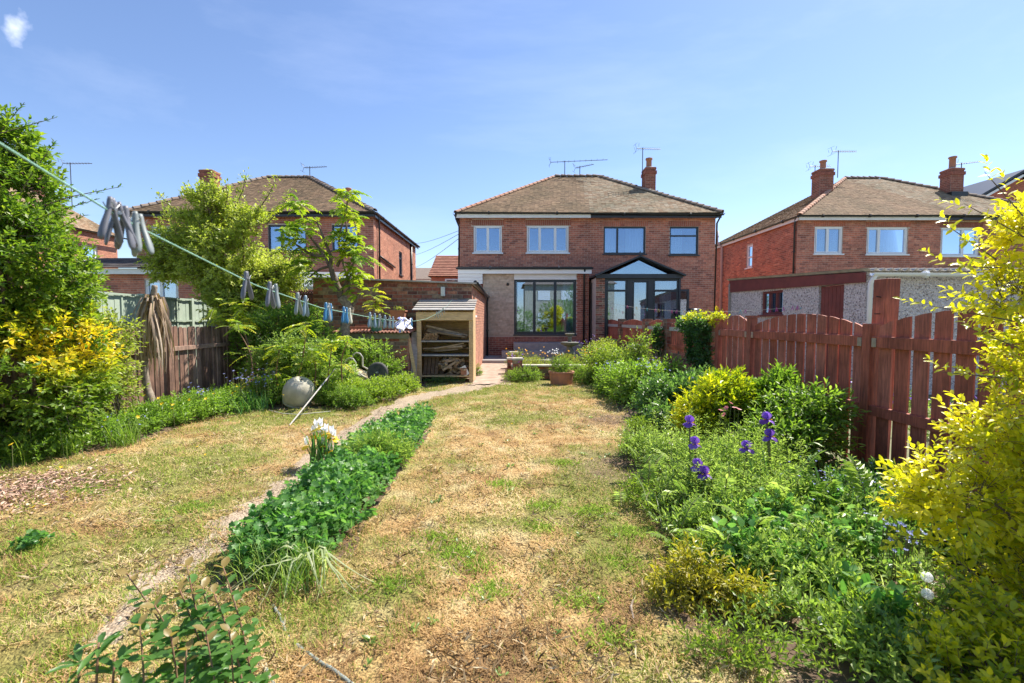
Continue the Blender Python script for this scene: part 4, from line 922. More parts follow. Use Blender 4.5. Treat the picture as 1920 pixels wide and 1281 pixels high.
for fr_, L_ in ((Fr((ex1, YE), (0, 1)), 7.8), (Fr((ex1, YE + 7.8), (-1, 0)), LE)): wall_cells(fr_, L_, 0, ZE, [], .25).build('wall', M['brick'], hE, v=.4)
window(hE, fE, *WE[0], mull=[(WE[0][0] + WE[0][1]) / 2 - .02], curtain=[(WE[0][0] + .1, WE[0][1] - .1, 'b')])
window(hE, fE, *WE[1], mull=[WE[1][0] + .5], curtain=[(WE[1][0] + .95, WE[1][1] - .08, 'c'), (WE[1][0] + .05, WE[1][0] + .5, 'b')])
window(hE, fE, *WE[2], mull=[WE[2][0] + .9], curtain=[(WE[2][0] + .05, WE[2][1] - .05, 'b')]); window(hE, fE2, *wE, trans=[(wE[0], wE[1], wE[2] + .5)], curtain=[(wE[0] + .05, wE[1] - .05, 'b')])
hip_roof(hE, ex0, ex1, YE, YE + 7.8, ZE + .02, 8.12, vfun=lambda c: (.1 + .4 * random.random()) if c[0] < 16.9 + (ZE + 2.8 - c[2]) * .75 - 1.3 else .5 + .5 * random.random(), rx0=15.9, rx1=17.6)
gutter(hE, (ex0 - .15, YE - .33, ZE), (ex1 + .3, YE - .33, ZE)); gutter(hE, (ex0 - .17, YE + 8, ZE), (ex0 - .17, YE - .3, ZE))
MB().box(ex0 - .11, 16.9, YE - .27, YE - .24, ZE - .17, ZE - .03).build('fascia', M['white_old'], hE); MB().box(16.9, ex1 + .2, YE - .27, YE - .24, ZE - .17, ZE - .03).build('fascia', M['black'], hE)
MB().box(ex0 - .13, ex0 - .11, YE - .2, YE + 8, ZE - .17, ZE - .03).build('fascia', M['white_old'], hE)
MB().box(ex0 - .11, ex1, YE - .24, YE - .001, ZE - .10, ZE - .07).box(ex0 - .11, ex0 - .001, YE, YE + 7.8, ZE - .10, ZE - .07).build('soffit', M['white_old'], hE)
pipe(hE, [(ex0 - .15, YE - .1, ZE), (ex0 - .06, YE + .1, ZE - .3), (ex0 - .06, YE + .1, 1)]); pipe(hE, [(ex0 - .06, YE + 7.6, ZE - .1), (ex0 - .06, YE + 7.6, .5)])
pk = plain('pink_grey_pipe', (.55, .42, .42), (.5, .4, .4), 5, .6); M['pinkpipe'] = pk
pipe(hE, [(ex0 - .1, YE + 6.3, .3), (ex0 - .1, YE + 6.3, 5.2), (ex0 - .35, YE + 6.3, 5.5), (ex0 - .35, YE + 6.3, 6.1)], .055, 'pinkpipe', 'soil_pipe')
chimney(hE, 13.9, 20.7, 5.8, 8.05, w=.60, d=.56, pots=1, potz=.42); c = chimney(hE, 19.3, 20.3, 5.9, 7.95, w=.56, d=.52, pots=1, potz=.55)
MB().box(18.95, 19.66, 19.9, 20.62, 6.4, 6.9).build('lead_flashing', M['black'], c)
aerial((15.2, 21.6, 8.0), 1.25, 1.2, R(5), 'tallest television aerial on the right hand house'); aerial((14.4, 22, 7.7), 1.0, 1.0, R(0), 'low television aerial beside the left chimney of the right hand house')
aerial((19.7, 20.3, 7.5), .75, .9, R(-20), 'television aerial on the right chimney of the right hand house')
# ---- gable far right, distant houses
hI = empty('gable_house', (25, 21, 0), 'brick gable end with white bargeboard behind the golden privet, far right', 'house')
a0, a1 = at(1826, 382, 21.5), at(1915, 330, 21.5); px2 = a1.x + (a1.x - a0.x)
MB().add([(a0.x, 21.6, 0), (px2, 21.6, 0), (px2, 21.6, a0.z), (a1.x, 21.6, a1.z), (a0.x, 21.6, a0.z), (a0.x, 29, 0), (px2, 29, 0), (px2, 29, a0.z), (a1.x, 29, a1.z), (a0.x, 29, a0.z)],
         [(0, 1, 2, 3, 4), (9, 8, 7, 6, 5), (0, 4, 9, 5), (1, 6, 7, 2)]).build('gable_wall', M['brick_dark'], hI, v=.4)
MB().beam(Vector((a0.x - .2, 21.5, a0.z - .05)), Vector((a1.x, 21.5, a1.z + .0)), .1, .22, (0, 1, 0)).build('bargeboard', M['white'], hI)
MB().beam(Vector((a0.x - .25, 21.6, a0.z + .08)), Vector((a1.x, 21.6, a1.z + .14)), 7, .1, (0, 0, 1)) .build('bargeboard', M['black'], hI) if False else None
MB().add([(a0.x - .3, 21.3, a0.z + .02), (a1.x, 21.3, a1.z + .16), (a1.x, 29, a1.z + .16), (a0.x - .3, 29, a0.z + .02), (px2 + .3, 21.3, a0.z + .02), (px2 + .3, 29, a0.z + .02),
          (a0.x - .3, 21.3, a0.z + .12), (a1.x, 21.3, a1.z + .28), (a1.x, 29, a1.z + .28), (a0.x - .3, 29, a0.z + .12)], [(0, 1, 2, 3), (1, 4, 5, 2), (6, 7, 8, 9), (0, 6, 7, 1)]).build('roof', M['black'], hI)
hJ = empty('distant_house', (-5, 34, 0), 'distant house with orange brown tiled roof between the left and middle houses', 'house')
j0, j1 = at(810, 483, 34), at(868, 483, 34); e0, e1 = at(803, 519, 33), at(875, 519, 33)
MB().box(e0.x + .2, e1.x + 5, 33.1, 39, 0, e0.z).build('wall', M['brick_dark'], hJ, v=.4)
MB().add([(e0.x, 32.9, e0.z), (e1.x + 5, 32.9, e0.z), (j1.x + 5, 36, j0.z + .4), (j0.x, 36, j0.z + .4), (e0.x, 39, e0.z), (e1.x + 5, 39, e0.z)], [(0, 1, 2, 3), (3, 2, 5, 4), (0, 3, 4), (1, 5, 2)]).build('roof', M['tile_red'], hJ, v=.5)
tiles(hJ, (e0.x, 32.9, e0.z + .02), (e1.x + 5, 32.9, e0.z + .02), (j1.x + 5, 36, j0.z + .42), (j0.x, 36, j0.z + .42), 'tile_red', .3, .3, lift=.05)
fJ = Fr((e0.x + .2, 33.1), (1, 0)); window(hJ, fJ, 1.0, 2.0, e0.z - 1.1, e0.z - .15, depth=.06, sill=False)
hN = empty('distant_bungalow', (-8, 37, 0), 'distant low grey roof beside the orange roofed house', 'house')
k0 = at(781, 521, 36); k1 = at(815, 505, 36)
MB().box(k0.x - 6, k1.x + 1.0, 37, 42, 0, k0.z).build('wall', M['brick'], hN, v=.3)
MB().add([(k0.x - 6, 36.7, k0.z - .2), (k1.x + 1.2, 36.7, k0.z - .2), (k1.x + 1.2, 39.5, k1.z + .5), (k0.x - 2, 39.5, k1.z + .5)], [(0, 1, 2, 3)]).build('roof', M['tile_far'], hN, v=.5)
hL = empty('distant_house', (16, 40, 0), 'distant white rendered house with a quatrefoil of dark holes in its gable', 'house')
l0, l1 = at(1326, 492, 38), at(1340, 478, 38); l2 = at(1356, 492, 38)
MB().add([(l0.x, 38, 0), (l2.x, 38, 0), (l2.x, 38, l2.z), (l1.x, 38, l1.z + .2), (l0.x, 38, l0.z), (l0.x, 46, 0), (l2.x, 46, 0), (l2.x, 46, l2.z), (l1.x, 46, l1.z + .2), (l0.x, 46, l0.z)], [(0, 1, 2, 3, 4), (9, 8, 7, 6, 5), (0, 4, 9, 5), (1, 6, 7, 2), (4, 3, 8, 9), (3, 2, 7, 8)]).build('gable_wall', M['render_white'], hL)
qc = at(1343.5, 495, 38)
for dx, dz in ((0, .2), (0, -.2), (.2, 0), (-.2, 0)): MB().box(qc.x + dx - .08, qc.x + dx + .08, 37.96, 38.02, qc.z + dz - .08, qc.z + dz + .08).build('vent_hole', M['black'], hL)
w0, w1 = at(1337, 518, 38), at(1348, 530, 38); window(hL, Fr((w0.x, 38), (1, 0)), 0, w1.x - w0.x, w1.z, w0.z, depth=.06, sill=False)
r0, r1 = at(1331, 543, 37), at(1347, 551, 37); MB().box(r0.x - .3, r1.x + .5, 36.5, 37.9, r1.z, r0.z).build('porch_roof', M['black'], hL)
# ================================================================== OUTBUILDINGS
# ---- brick garage on the left
gH = empty('brick_garage', (-2.5, 10.8, 0), 'old brick garage with flat roof beside the path, lamp on its wall', 'garage')
hx0, hx1, hy0, hy1 = -4.7, -.95, 10.8, 16.3
fH = Fr((hx0, hy0), (1, 0)); fH2 = Fr((hx1, hy0), (0, 1))
wall_cells(fH, hx1 - hx0, 0, 2.2, [], .2).build('wall', M['mortar_old'], gH); wH = (.35, .75, 1.5, 2.05)
wall_cells(fH2, 5.5, 0, 2.2, [wH], .2).build('wall', M['mortar_old'], gH)
bricks(gH, fH, hx1 - hx0, 0, 2.24, (), 'brick_old', 290, bl=.235, bh=.086, seen=lambda p: p.z > .9, gap=.014, seed=21)
bricks(gH, fH2, 5.5, 0, 2.2, [wH], 'brick_sunlit', 110, bl=.235, bh=.08, seen=lambda p: p.y < 13, gap=.012, seed=22)
window(gH, fH2, *wH, mat='white')
for fr_, L_ in ((Fr((hx1, hy1), (-1, 0)), hx1 - hx0), (Fr((hx0, hy1), (0, -1)), 5.5)): wall_cells(fr_, L_, 0, 2.2, [], .2).build('wall', M['brick_dark'], gH, v=.3)
MB().add([(hx0 - .1, hy0 - .09, 2.40), (hx1 + .12, hy0 - .09, 2.26), (hx1 + .12, hy1, 2.28), (hx0 - .1, hy1, 2.42), (hx0 - .1, hy0 - .09, 2.37), (hx1 + .12, hy0 - .09, 2.225), (hx1 + .12, hy1, 2.24), (hx0 - .1, hy1, 2.38)],
         [(0, 1, 2, 3), (7, 6, 5, 4), (0, 4, 5, 1), (1, 5, 6, 2), (2, 6, 7, 3), (3, 7, 4, 0)]).build('flat_roof', M['asbestos'], gH)
MB().add([(hx0, hy0, 2.2), (hx1, hy0, 2.2), (hx1, hy0, 2.24), (hx0, hy0, 2.38), (hx0, hy0 + .2, 2.2), (hx1, hy0 + .2, 2.2), (hx1, hy0 + .2, 2.24), (hx0, hy0 + .2, 2.38)], [(0, 1, 2, 3), (4, 7, 6, 5), (1, 5, 6, 2)]).build('parapet', M['brick_old'], gH, v=.5)
MB().tube([(hx1 + .10, hy0 - .08, 2.26), (hx1 + .10, hy1, 2.20)], .055, 10).build('gutter', M['black'], gH, smooth=True)
pipe(gH, [(hx1 + .1, hy1 - .1, 2.2), (hx1 + .07, hy1 - .1, 2.0), (hx1 + .07, hy1 - .1, .02)])
lp = at(831, 547, 10.78); l_ = MB().box(lp.x - .05, lp.x + .05, 10.71, 10.78, lp.z - .11, lp.z + .11).build('bulkhead_lamp', plain('frosted_glass', (.62, .66, .62), None, 4, .3), gH, bevel=.015)
# ---- low brick bunker
bk = empty('brick_bunker', (-2.9, 9.7, 0), 'low brick coal bunker with corrugated roof in front of the garage', 'bunker')
kx0, kx1, ky0, ky1 = -3.75, -2.22, 9.7, 10.75
for fr_, L_, n_p in ((Fr((kx0, ky0), (1, 0)), kx1 - kx0, 60), (Fr((kx1, ky0), (0, 1)), ky1 - ky0, 40)):
    wall_cells(fr_, L_, 0, 1.0, [], .11).build('wall', M['mortar_old'], bk); bricks(bk, fr_, L_, 0, 1.0, (), 'brick_old' if n_p == 60 else 'brick_sunlit', n_p, gap=.012, seed=23)
MB().ob(Fr((kx0, ky0), (1, 0)), -.02, kx1 - kx0 + .03, .985, 1.10, .008, .045).build('fascia_board', plain('mossy_board', (.17, .16, .10), (.26, .23, .16), 9, .9, bump=.3), bk)
def corrug(name, x0, x1, y0, y1, z0, z1, mat, par, pitch=.076, amp=.018, along='y', th=.006):
    n = int((x1 - x0) / pitch * 6); V = []
    for i in range(n + 1):
        x = x0 + (x1 - x0) * i / n; a = amp * math.cos(2 * math.pi * (x - x0) / pitch)
        V += [(x, y0, z0 + a), (x, y1, z1 + a), (x, y0, z0 + a - th), (x, y1, z1 + a - th)]
    Fc = []
    for i in range(n): b = 4 * i; Fc += [(b, b + 4, b + 5, b + 1), (b + 3, b + 7, b + 6, b + 2), (b, b + 2, b + 6, b + 4)]
    return MB().add(V, Fc).build(name, mat, par, smooth=True)
corrug('corrugated_roof', kx0 - .05, kx1 + .06, ky0 - .12, ky1, 1.13, 1.2, M['rust_sheet'], bk)
def board(name, label, a, b, w, h, mat='old_wood', v=None, cat='board', group=None, up=(0, 0, 1), parent=None):
    o = MB().beam(a, b, w, h, up).build(name, M[mat], parent, v=random.random() if v is None else v)
    if parent is None: tag(o, label, cat, group)
    return o
board('timber_board', 'rusty brown timber length lying across the bunker roof, front one', (-3.6, 10.05, 1.21), (-2.3, 9.95, 1.21), .12, .05, 'rust_sheet')
board('timber_board', 'brown timber length lying behind another on the bunker roof', (-3.55, 10.35, 1.25), (-2.35, 10.3, 1.25), .10, .06, 'rust_sheet')
pl = empty('rectangular_planter', (-2.75, 10.35, 1.2), 'red plastic rectangular planter on the bunker roof', 'planter')
c0, c1 = at(734, 582, 10.35), at(762, 604, 10.35)
V = [(c0.x, 10.2, c0.z), (c1.x, 10.2, c0.z), (c1.x, 10.5, c0.z), (c0.x, 10.5, c0.z), (c0.x + .03, 10.22, c1.z - .04), (c1.x - .03, 10.22, c1.z - .04), (c1.x - .03, 10.48, c1.z - .04), (c0.x + .03, 10.48, c1.z - .04)]
MB().add(V, [(0, 4, 5, 1), (1, 5, 6, 2), (2, 6, 7, 3), (3, 7, 4, 0), (4, 7, 6, 5)]).build('trough', M['terracotta'], pl)
MB().box(c0.x - .015, c1.x + .015, 10.185, 10.21, c0.z - .03, c0.z).box(c0.x - .015, c1.x + .015, 10.49, 10.515, c0.z - .03, c0.z).box(c0.x - .015, c0.x + .01, 10.21, 10.49, c0.z - .03, c0.z).box(c1.x - .01, c1.x + .015, 10.21, 10.49, c0.z - .03, c0.z).build('rim', M['terracotta'], pl)
MB().box(c0.x + .01, c1.x - .01, 10.22, 10.48, c0.z - .06, c0.z - .03).build('soil', M['glue'], pl)
def pot(name, label, c, r, h, mat, cat='pot'):
    t = empty(name, c, label, cat)
    MB().lathe(c, [(r * .7, 0), (r * .92, h * .8), (r, h * .82), (r, h), (r * .88, h), (r * .85, h * .86)], 24).build('body', M[mat], t, smooth=False)
    MB().lathe(Vector(c) + Vector((0, 0, h * .86)), [(r * .86, 0), (r * .86, .01)], 24).build('soil', M['glue'], t)
    return t
gp = at(707, 622, 9.8); pot('plant_pot', 'green plastic pot standing at the front of the bunker roof', (gp.x, 9.75, 1.14), .15, .24, 'greenpot')
# leaning boards
board('plank', 'grey weathered plank leaning between bunker and log store', (-2.12, 9.75, 0), (-2.16, 10.1, 1.12), .13, .02, 'grey_timber', .6, 'plank')
board('plank', 'dark weathered plank leaning behind the grey one beside the log store', (-2.2, 9.95, 0), (-2.2, 10.15, 1.1), .12, .02, 'old_wood', .9, 'plank')
board('plank', 'slim new pine board leaning diagonally against the log store', (-2.04, 9.72, 0.02), (-2.24, 9.78, 1.05), .07, .02, 'pine', .4, 'plank', up=(0, 1, 0))
# ---- log store
ls = empty('log_store', (-1.47, 10.0, 0), 'open fronted new pine log store filled with scrap wood', 'log store')
lx0, lx1, ly0, ly1 = -2.07, -.87, 9.98, 10.62
for x in (lx0, lx1 - .075):
    MB().box(x, x + .075, ly0, ly0 + .06, 0, 1.56).build('post', M['pine'], ls, v=random.random(), bevel=.004)
    MB().box(x, x + .075, ly1, ly1 + .06, 0, 1.80).build('post', M['pine'], ls, v=random.random(), bevel=.004)
for x in (lx0 - .02, lx1):
    for i in range(6):
        y = ly0 + i * .112; MB().box(x, x + .018, y + .002, y + .106, .03, 1.56 + .22 * i / 6).build('side_board', M['pine'], ls, v=random.random())
for i in range(11): MB().box(lx0, lx1, ly1 + .062, ly1 + .078, .12 + i * .15, .26 + i * .15).build('back_board', M['pine'], ls, v=random.random() * .5)
MB().box(lx0 - .03, lx1 + .02, ly0 - .022, ly0 - .002, 1.375, 1.555).build('front_board', M['pine'], ls, v=.5, bevel=.004)
for i in range(5):
    f0, f1 = i / 5, (i + 1) / 5; y0, y1 = ly0 - .09 + .86 * f0, ly0 - .09 + .86 * f1 + .02; z0, z1 = 1.585 + .27 * f0, 1.585 + .27 * f1 - .005
    V = [(x, y, z + t) for x in (lx0 - .10, lx1 + .05) for y, z in ((y0, z0 + .012), (y1, z1)) for t in (0, .016)]
    MB().add(V, [(0, 1, 3, 2), (4, 6, 7, 5), (0, 4, 5, 1), (2, 3, 7, 6), (0, 2, 6, 4), (1, 5, 7, 3)]).build('roof_board', M['grey_timber'], ls, v=random.random())
for z in (.16, .62, .93): MB().box(lx0 + .01, lx1 - .01, ly0 + .01, ly1, z - .03, z).build('shelf', M['grey_timber'] if z > .5 else M['pine'], ls, v=random.random())
g = 'scrap timber boards in the log store'
for i in range(30):
    z = random.choice((.66, .69, .72, .75, .96, .99, 1.02)); a = random.uniform(-.05, .05); sl = random.uniform(-.12, .16)
    xa = random.uniform(lx0 + .08, lx0 + .4); xb = random.uniform(lx1 - .45, lx1 - .09); y = random.uniform(ly0 + .08, ly1 - .12)
    za, zb_ = (z, z + abs(sl) * .9) if z < .9 else (z + .25 - abs(sl), z + .02)
    board('timber_board', 'weathered scrap board stacked on a shelf of the log store', (xa, y, za), (xb, y + a, min(zb_, z + .2)), random.uniform(.05, .12), random.uniform(.015, .04), 'old_wood', None, 'board', g)
g = 'split logs and offcuts in the bottom of the log store'
for i in range(62):
    a = random.uniform(0, 3.14); L = random.uniform(.14, .42); x = random.uniform(lx0 + .45, lx1 - .22); y = random.uniform(ly0 + .08, ly1 - .12); z = .2 + random.uniform(0, .40) * (1 - abs(x + 1.35) / .9)
    d = Vector((math.cos(a) * L / 2, math.sin(a) * .12, random.uniform(-.09, .12)))
    p = Vector((x, y, z)); board('split_log', 'split log or offcut heaped on the floor of the log store', p - d, p + d, random.uniform(.03, .09), random.uniform(.02, .06), 'old_wood', None, 'log', g)
for i in range(4):
    x = lx0 + .13 + i * .085
    board('timber_board', 'dark upright timber offcut at the left of the log store floor', (x, ly0 + .1, .17), (x + .02, ly0 + .2, .55), .07, .04, 'old_wood', .75, 'board', 'dark upright offcuts on the floor of the log store')
tag(MB().box(lx1 - .26, lx1 - .13, ly0 + .02, ly0 + .14, .17, .33).build('brick', M['terracotta'], None), 'loose red brick at the right of the log store floor', 'brick')
tag(MB().beam((lx1 - .12, ly0 + .03, .17), (lx1 - .22, ly0 + .04, .36), .12, .02, (0, 1, 0)).build('tile', M['white_old'], None), 'white tile leaning beside the loose brick in the log store', 'tile')
ks = empty('kindling_stack', (-1.85, 10.2, .93), 'heap of round kindling sticks on the top shelf of the log store', 'kindling')
for i in range(70):
    r_ = random.uniform(.009, .017); row = int(i / 12); x = lx0 + .11 + (i % 12) * .026 + row * .010 + random.uniform(-.004, .004); z = .945 + row * .027 + random.uniform(0, .006)
    if x > lx0 + .10 + .40 - row * .02: continue
    MB().tube([(x, ly0 + .04 + random.uniform(0, .04), z), (x, ly0 + .45, z)], r_, 7).build('stick', M['log_end'], ks, v=random.random())
# ---- pebbledash garage on the right
kx, kyn, kyf = 6.5, 8.4, 13.6
gK = empty('pebbledash_garage', (kx, kyn, 0), 'pebbledashed garage with maroon fascia and corrugated roof behind the red fence', 'garage')
def pebble():
    m, n, b, out = newmat('pebbledash'); b.inputs['Roughness'].default_value = .9
    g = n.nodes.new('ShaderNodeNewGeometry'); v = n.nodes.new('ShaderNodeTexVoronoi'); v.inputs['Scale'].default_value = 42
    n.links.new(g.outputs['Position'], v.inputs['Vector']); sp_ = n.nodes.new('ShaderNodeSeparateColor'); n.links.new(v.outputs['Color'], sp_.inputs[0])
    r = ramp(n, [(.22, .18, .18), (.74, .68, .67), (.58, .51, .50), (.82, .77, .76), (.38, .32, .32)]); n.links.new(sp_.outputs[0], r.inputs[0]); n.links.new(r.outputs[0], b.inputs['Base Color'])
    bp = n.nodes.new('ShaderNodeBump'); bp.invert = True; bp.inputs['Strength'].default_value = 1; bp.inputs['Distance'].default_value = .02
    n.links.new(v.outputs['Distance'], bp.inputs['Height']); n.links.new(bp.outputs[0], b.inputs['Normal']); return m
M['pebble'] = pebble()
fK = Fr((kx, kyf), (0, -1)); LK = kyf - kyn
uy = lambda px: kyf - kx * F / (px - 960)
wK = (uy(1426), uy(1466), at(960, 590, 11.5).z, at(960, 546, 11.5).z); dK = (uy(1533), uy(1580), 0, 2.1)
wall_cells(fK, LK, 0, 2.2, [wK, dK], .15).build('wall', M['pebble'], gK)
fK2 = Fr((kx, kyn), (1, 0)); wall_cells(fK2, 7.5, 0, 2.27, [], .15).build('wall', M['pebble'], gK)
wall_cells(Fr((kx + 7.5, kyf), (-1, 0)), 7.5, 0, 2.2, [], .15).build('wall', M['pebble'], gK); wall_cells(Fr((kx + 7.5, kyn), (0, 1)), LK, 0, 2.2, [], .15).build('wall', M['pebble'], gK)
window(gK, fK, *wK, mull=[wK[0] + (wK[1] - wK[0]) * .33, wK[0] + (wK[1] - wK[0]) * .66], mat='maroon', sill=True)
MB().ob(fK, dK[0] + .02, dK[1] - .02, 0, 2.08, -.08, -.04).build('door', M['maroon'], gK)
mm = gK.children[-1]
for i in range(6): a = dK[0] + .03 + i * (dK[1] - dK[0] - .06) / 6; MB().ob(fK, a + .004, a + (dK[1] - dK[0] - .06) / 6 - .004, .02, 2.06, -.04, -.032).build('door_board', M['maroon'], mm)
zk = lambda y: 2.26 + (y - kyn) / LK * .28
MB().add([fK.pt(u_, z_, o_) for o_ in (.01, .04) for u_, z_ in ((0, 2.2), (LK + .02, 2.08), (LK + .02, zk(kyn) + .0), (0, zk(kyf)))], [(0, 1, 2, 3), (7, 6, 5, 4), (3, 2, 6, 7), (0, 4, 5, 1), (1, 5, 6, 2), (0, 3, 7, 4)]).build('fascia', M['maroon'], gK)
corrug('corrugated_roof', kx - .08, kx + 7.6, kyn - .15, kyf + .1, zk(kyn) + .04, zk(kyf) + .04, M['asbestos'], gK, pitch=.146, amp=.026)
gutter(gK, (kx - .05, kyn - .2, 2.23), (kx + 7.6, kyn - .2, 2.18), 'white')
pipe(gK, [(kx + .02, kyn - .2, 2.2), (kx + .02, kyn - .08, 2.05), (kx + .02, kyn - .08, .0)], .04, 'white')
MB().ob(fK, .0, .06, 0, 2.45, .0, .06).build('corner_post', M['grey_timber'], gK, v=.9)
# ---- neighbour canopy left
cn = empty('canopy', (-5.3, 12, 0), 'grey roofed canopy with trellis beside the brick garage', 'canopy')
q0, q1 = at(545, 522, 12.2), at(628, 543, 12.2)
MB().add([(q0.x - 1.5, 11.9, q1.z + .05), (q1.x, 11.9, q1.z + .05), (q1.x, 14, q0.z + .35), (q0.x - 1.5, 14, q0.z + .35), (q0.x - 1.5, 11.9, q1.z), (q1.x, 11.9, q1.z), (q1.x, 14, q0.z + .3), (q0.x - 1.5, 14, q0.z + .3)], [(0, 1, 2, 3), (7, 6, 5, 4), (0, 4, 5, 1), (1, 5, 6, 2)]).build('roof_sheet', plain('grey_felt', (.22, .24, .27), (.17, .18, .20), 3, .8), cn)
MB().box(q0.x - 1.5, q1.x, 11.86, 11.9, q1.z - .02, q1.z + .06).build('fascia', M['white_old'], cn)
for x in (q0.x - 1.3, q1.x - .12): MB().box(x, x + .09, 11.95, 12.04, 0, q1.z).build('post', M['old_wood'], cn, v=.8)
for i in range(13):
    x = q1.x - .9 + i * .07
    MB().beam((x, 11.95, q1.z - .05), (x + .12, 11.95, q1.z - .30), .012, .03, (0, 1, 0)).beam((x + .12, 11.965, q1.z - .05), (x, 11.965, q1.z - .30), .012, .03, (0, 1, 0)).build('trellis_slat', M['brown_fence'], cn, v=.5)
MB().box(q0.x - 1.4, q1.x - .05, 14, 14.1, 0, 2.2).build('back_wall', M['brick_dark'], cn, v=.2)

# ================================================================== FENCES AND WALLS
def slat(fr, u0, u1, z0, zt0, zt1, o0, o1, mat, parent, bulge=.004, rnd=False, v=None):
    pts = [(u0, z0), (u1, z0)]
    if rnd:
        w = (u1 - u0); pts += [(u1, zt1 - w * .35), (u1 - w * .12, zt1 - w * .12), (u1 - w * .35, zt1), (u0 + w * .35, zt1), (u0 + w * .12, zt1 - w * .12), (u0, zt1 - w * .35)]
    else: pts += [(u1, zt1), ((u0 + u1) / 2, (zt0 + zt1) / 2 + bulge), (u0, zt0)]
    return MB().prism(fr, pts, o0, o1).build('slat', M[mat], parent, v=random.random() if v is None else v)
rf = empty('red_picket_fence', (3.3, 5, 0), 'red stained timber fence with arched panels along the right side', 'fence')
fR = Fr((3.3, 7.3), (0, -1)); pY = [7.22, 6.25, 4.17, 2.1, .05]
for i, (ya, yb) in enumerate(zip(pY, pY[1:])):
    ua, ub = 7.3 - ya + .06, 7.3 - yb - .06; n = int(round((ub - ua) / .172)); w = (ub - ua) / n
    for k in range(n):
        f0, f1 = k / n, (k + 1) / n; tz = lambda f: 1.315 + .145 * math.sin(math.pi * min(max(f, 0), 1)) ** .8 + (.02 if i == 2 else 0)
        ln = random.uniform(-.006, .006)
        slat(fR, ua + k * w + .021 + ln, ua + (k + 1) * w - .021 + ln, .04, tz(f0), tz(f1), -.016 + random.uniform(-.002, .002), 0, 'red_fence', rf)
    zr = 1.20
    MB().ob(fR, ua - .01, ub + .01, zr - .055, zr + .045, .002, .045).build('rail', M['red_fence'], rf, v=random.random(), bevel=.004)
    MB().ob(fR, ua - .01, ub + .01, .53, .62, .002, .045).build('rail', M['red_fence'], rf, v=random.random(), bevel=.004)
    for uu in (ua - .0, ub - .05): MB().ob(fR, uu, uu + .05, zr - .05, zr + .03, .046, .05).build('bracket', M['metal'], rf)
for i, y in enumerate(pY[:4]):
    u_ = 7.3 - y; zt = (1.38, 1.42, 1.36, 1.36)[i]
    MB().ob(fR, u_ - .05, u_ + .05, 0, zt, -.045, .055).build('post', M['red_fence'], rf, v=random.random(), bevel=.005)
    if i < 2: MB().ob(fR, u_ - .065, u_ + .065, zt + .001, zt + .03, -.06, .07).build('post_cap', M['red_fence'], rf, v=.6)
tp = empty('timber_post', (3.42, 4.0, 0), 'tall thick red stained post standing up behind the fence', 'post')
MB().add([(3.34, 4.13, 0), (3.47, 4.13, 0), (3.47, 4.28, 0), (3.34, 4.28, 0), (3.40, 4.15, 1.77), (3.53, 4.15, 1.77), (3.53, 4.30, 1.77), (3.40, 4.30, 1.77)], [(3, 2, 1, 0), (4, 5, 6, 7), (0, 1, 5, 4), (1, 2, 6, 5), (2, 3, 7, 6), (3, 0, 4, 7)]).build('shaft', M['red_fence'], tp, v=.3, bevel=.006)
MB().tube([(3.41, 4.2, 1.6), (3.35, 4.2, 1.61)], .005, 5).tube([(3.40, 4.2, 1.45), (3.34, 4.2, 1.45)], .005, 5).build('nail', M['black'], tp)
# brick wall with piers and red panels
bwl = empty('boundary_wall', (3.3, 11, 0), 'brick wall with piers and red picket infill panels leading to the conservatory', 'wall')
fW = Fr((3.28, 17.0), (0, -1)); piers = [17.0, 13.9, 11.3, 9.76, 7.62]
wall_cells(fW, 9.5, 0, .68, [], .11).build('wall', M['mortar_old'], bwl); bricks(bwl, fW, 9.5, 0, .72, (), 'brick_old', 300, gap=.012, seed=31)
for y in piers:
    u_ = 17.0 - y; z_ = 1.41
    p_ = MB().ob(fW, u_, u_ + .225, 0, z_, -.15, .045).build('pier', M['mortar_old'], bwl)
    bricks(p_, Fr((3.28 - .045, y), (0, -1)), .225, 0, z_, (), 'brick_old', 0, seed=int(y * 3))
    bricks(p_, Fr((3.28 - .045, y - .225), (1, 0)), .19, 0, z_, (), 'brick_old', 0, seed=int(y * 7), bl=.19)
for ya, yb in zip(piers, piers[1:]):
    ua, ub = 17 - ya + .235, 17 - yb - .01; n = int(round((ub - ua) / .12)); w = (ub - ua) / n
    for k in range(n):
        f = (k + .5) / n; t = 1.30 + .09 * math.sin(math.pi * f)
        slat(fW, ua + k * w + .012, ua + (k + 1) * w - .012, .76, t, t, -.06, -.04, 'red_fence', bwl, v=random.uniform(.4, 1))
    MB().ob(fW, ua, ub, 1.16, 1.24, -.038, -.008).build('rail', M['grey_timber'], bwl, v=.3); MB().ob(fW, ua, ub, .82, .88, -.038, -.008).build('rail', M['red_fence'], bwl, v=.3)
# brown fence on the left
lf = empty('brown_picket_fence', (-5.35, 7, 0), 'weathered brown picket fence with rounded tops on the left', 'fence')
fL = Fr((-5.35, 3.6), (0, 1)); u_ = 0
while u_ < 5.9:
    if not (3.38 < u_ + .04 < 3.52):
        l = random.uniform(-.008, .008); slat(fL, u_ + l, u_ + .078 + l, .10, 1.28, 1.28 + random.uniform(-.015, .015), -.02, 0, 'brown_fence', lf, rnd=True)
    u_ += .103
for a, b in ((0, 3.38), (3.5, 5.95)):
    for z in (.12, .90): MB().ob(fL, a, b, z, z + .07, .002, .045).build('rail', M['brown_fence'], lf, v=random.random(), bevel=.004)
for a in (.0, 1.7, 3.40, 5.3): MB().ob(fL, a, a + .1, 0, 1.27, -.05, .06).build('post', M['brown_fence'], lf, v=random.random(), bevel=.004)
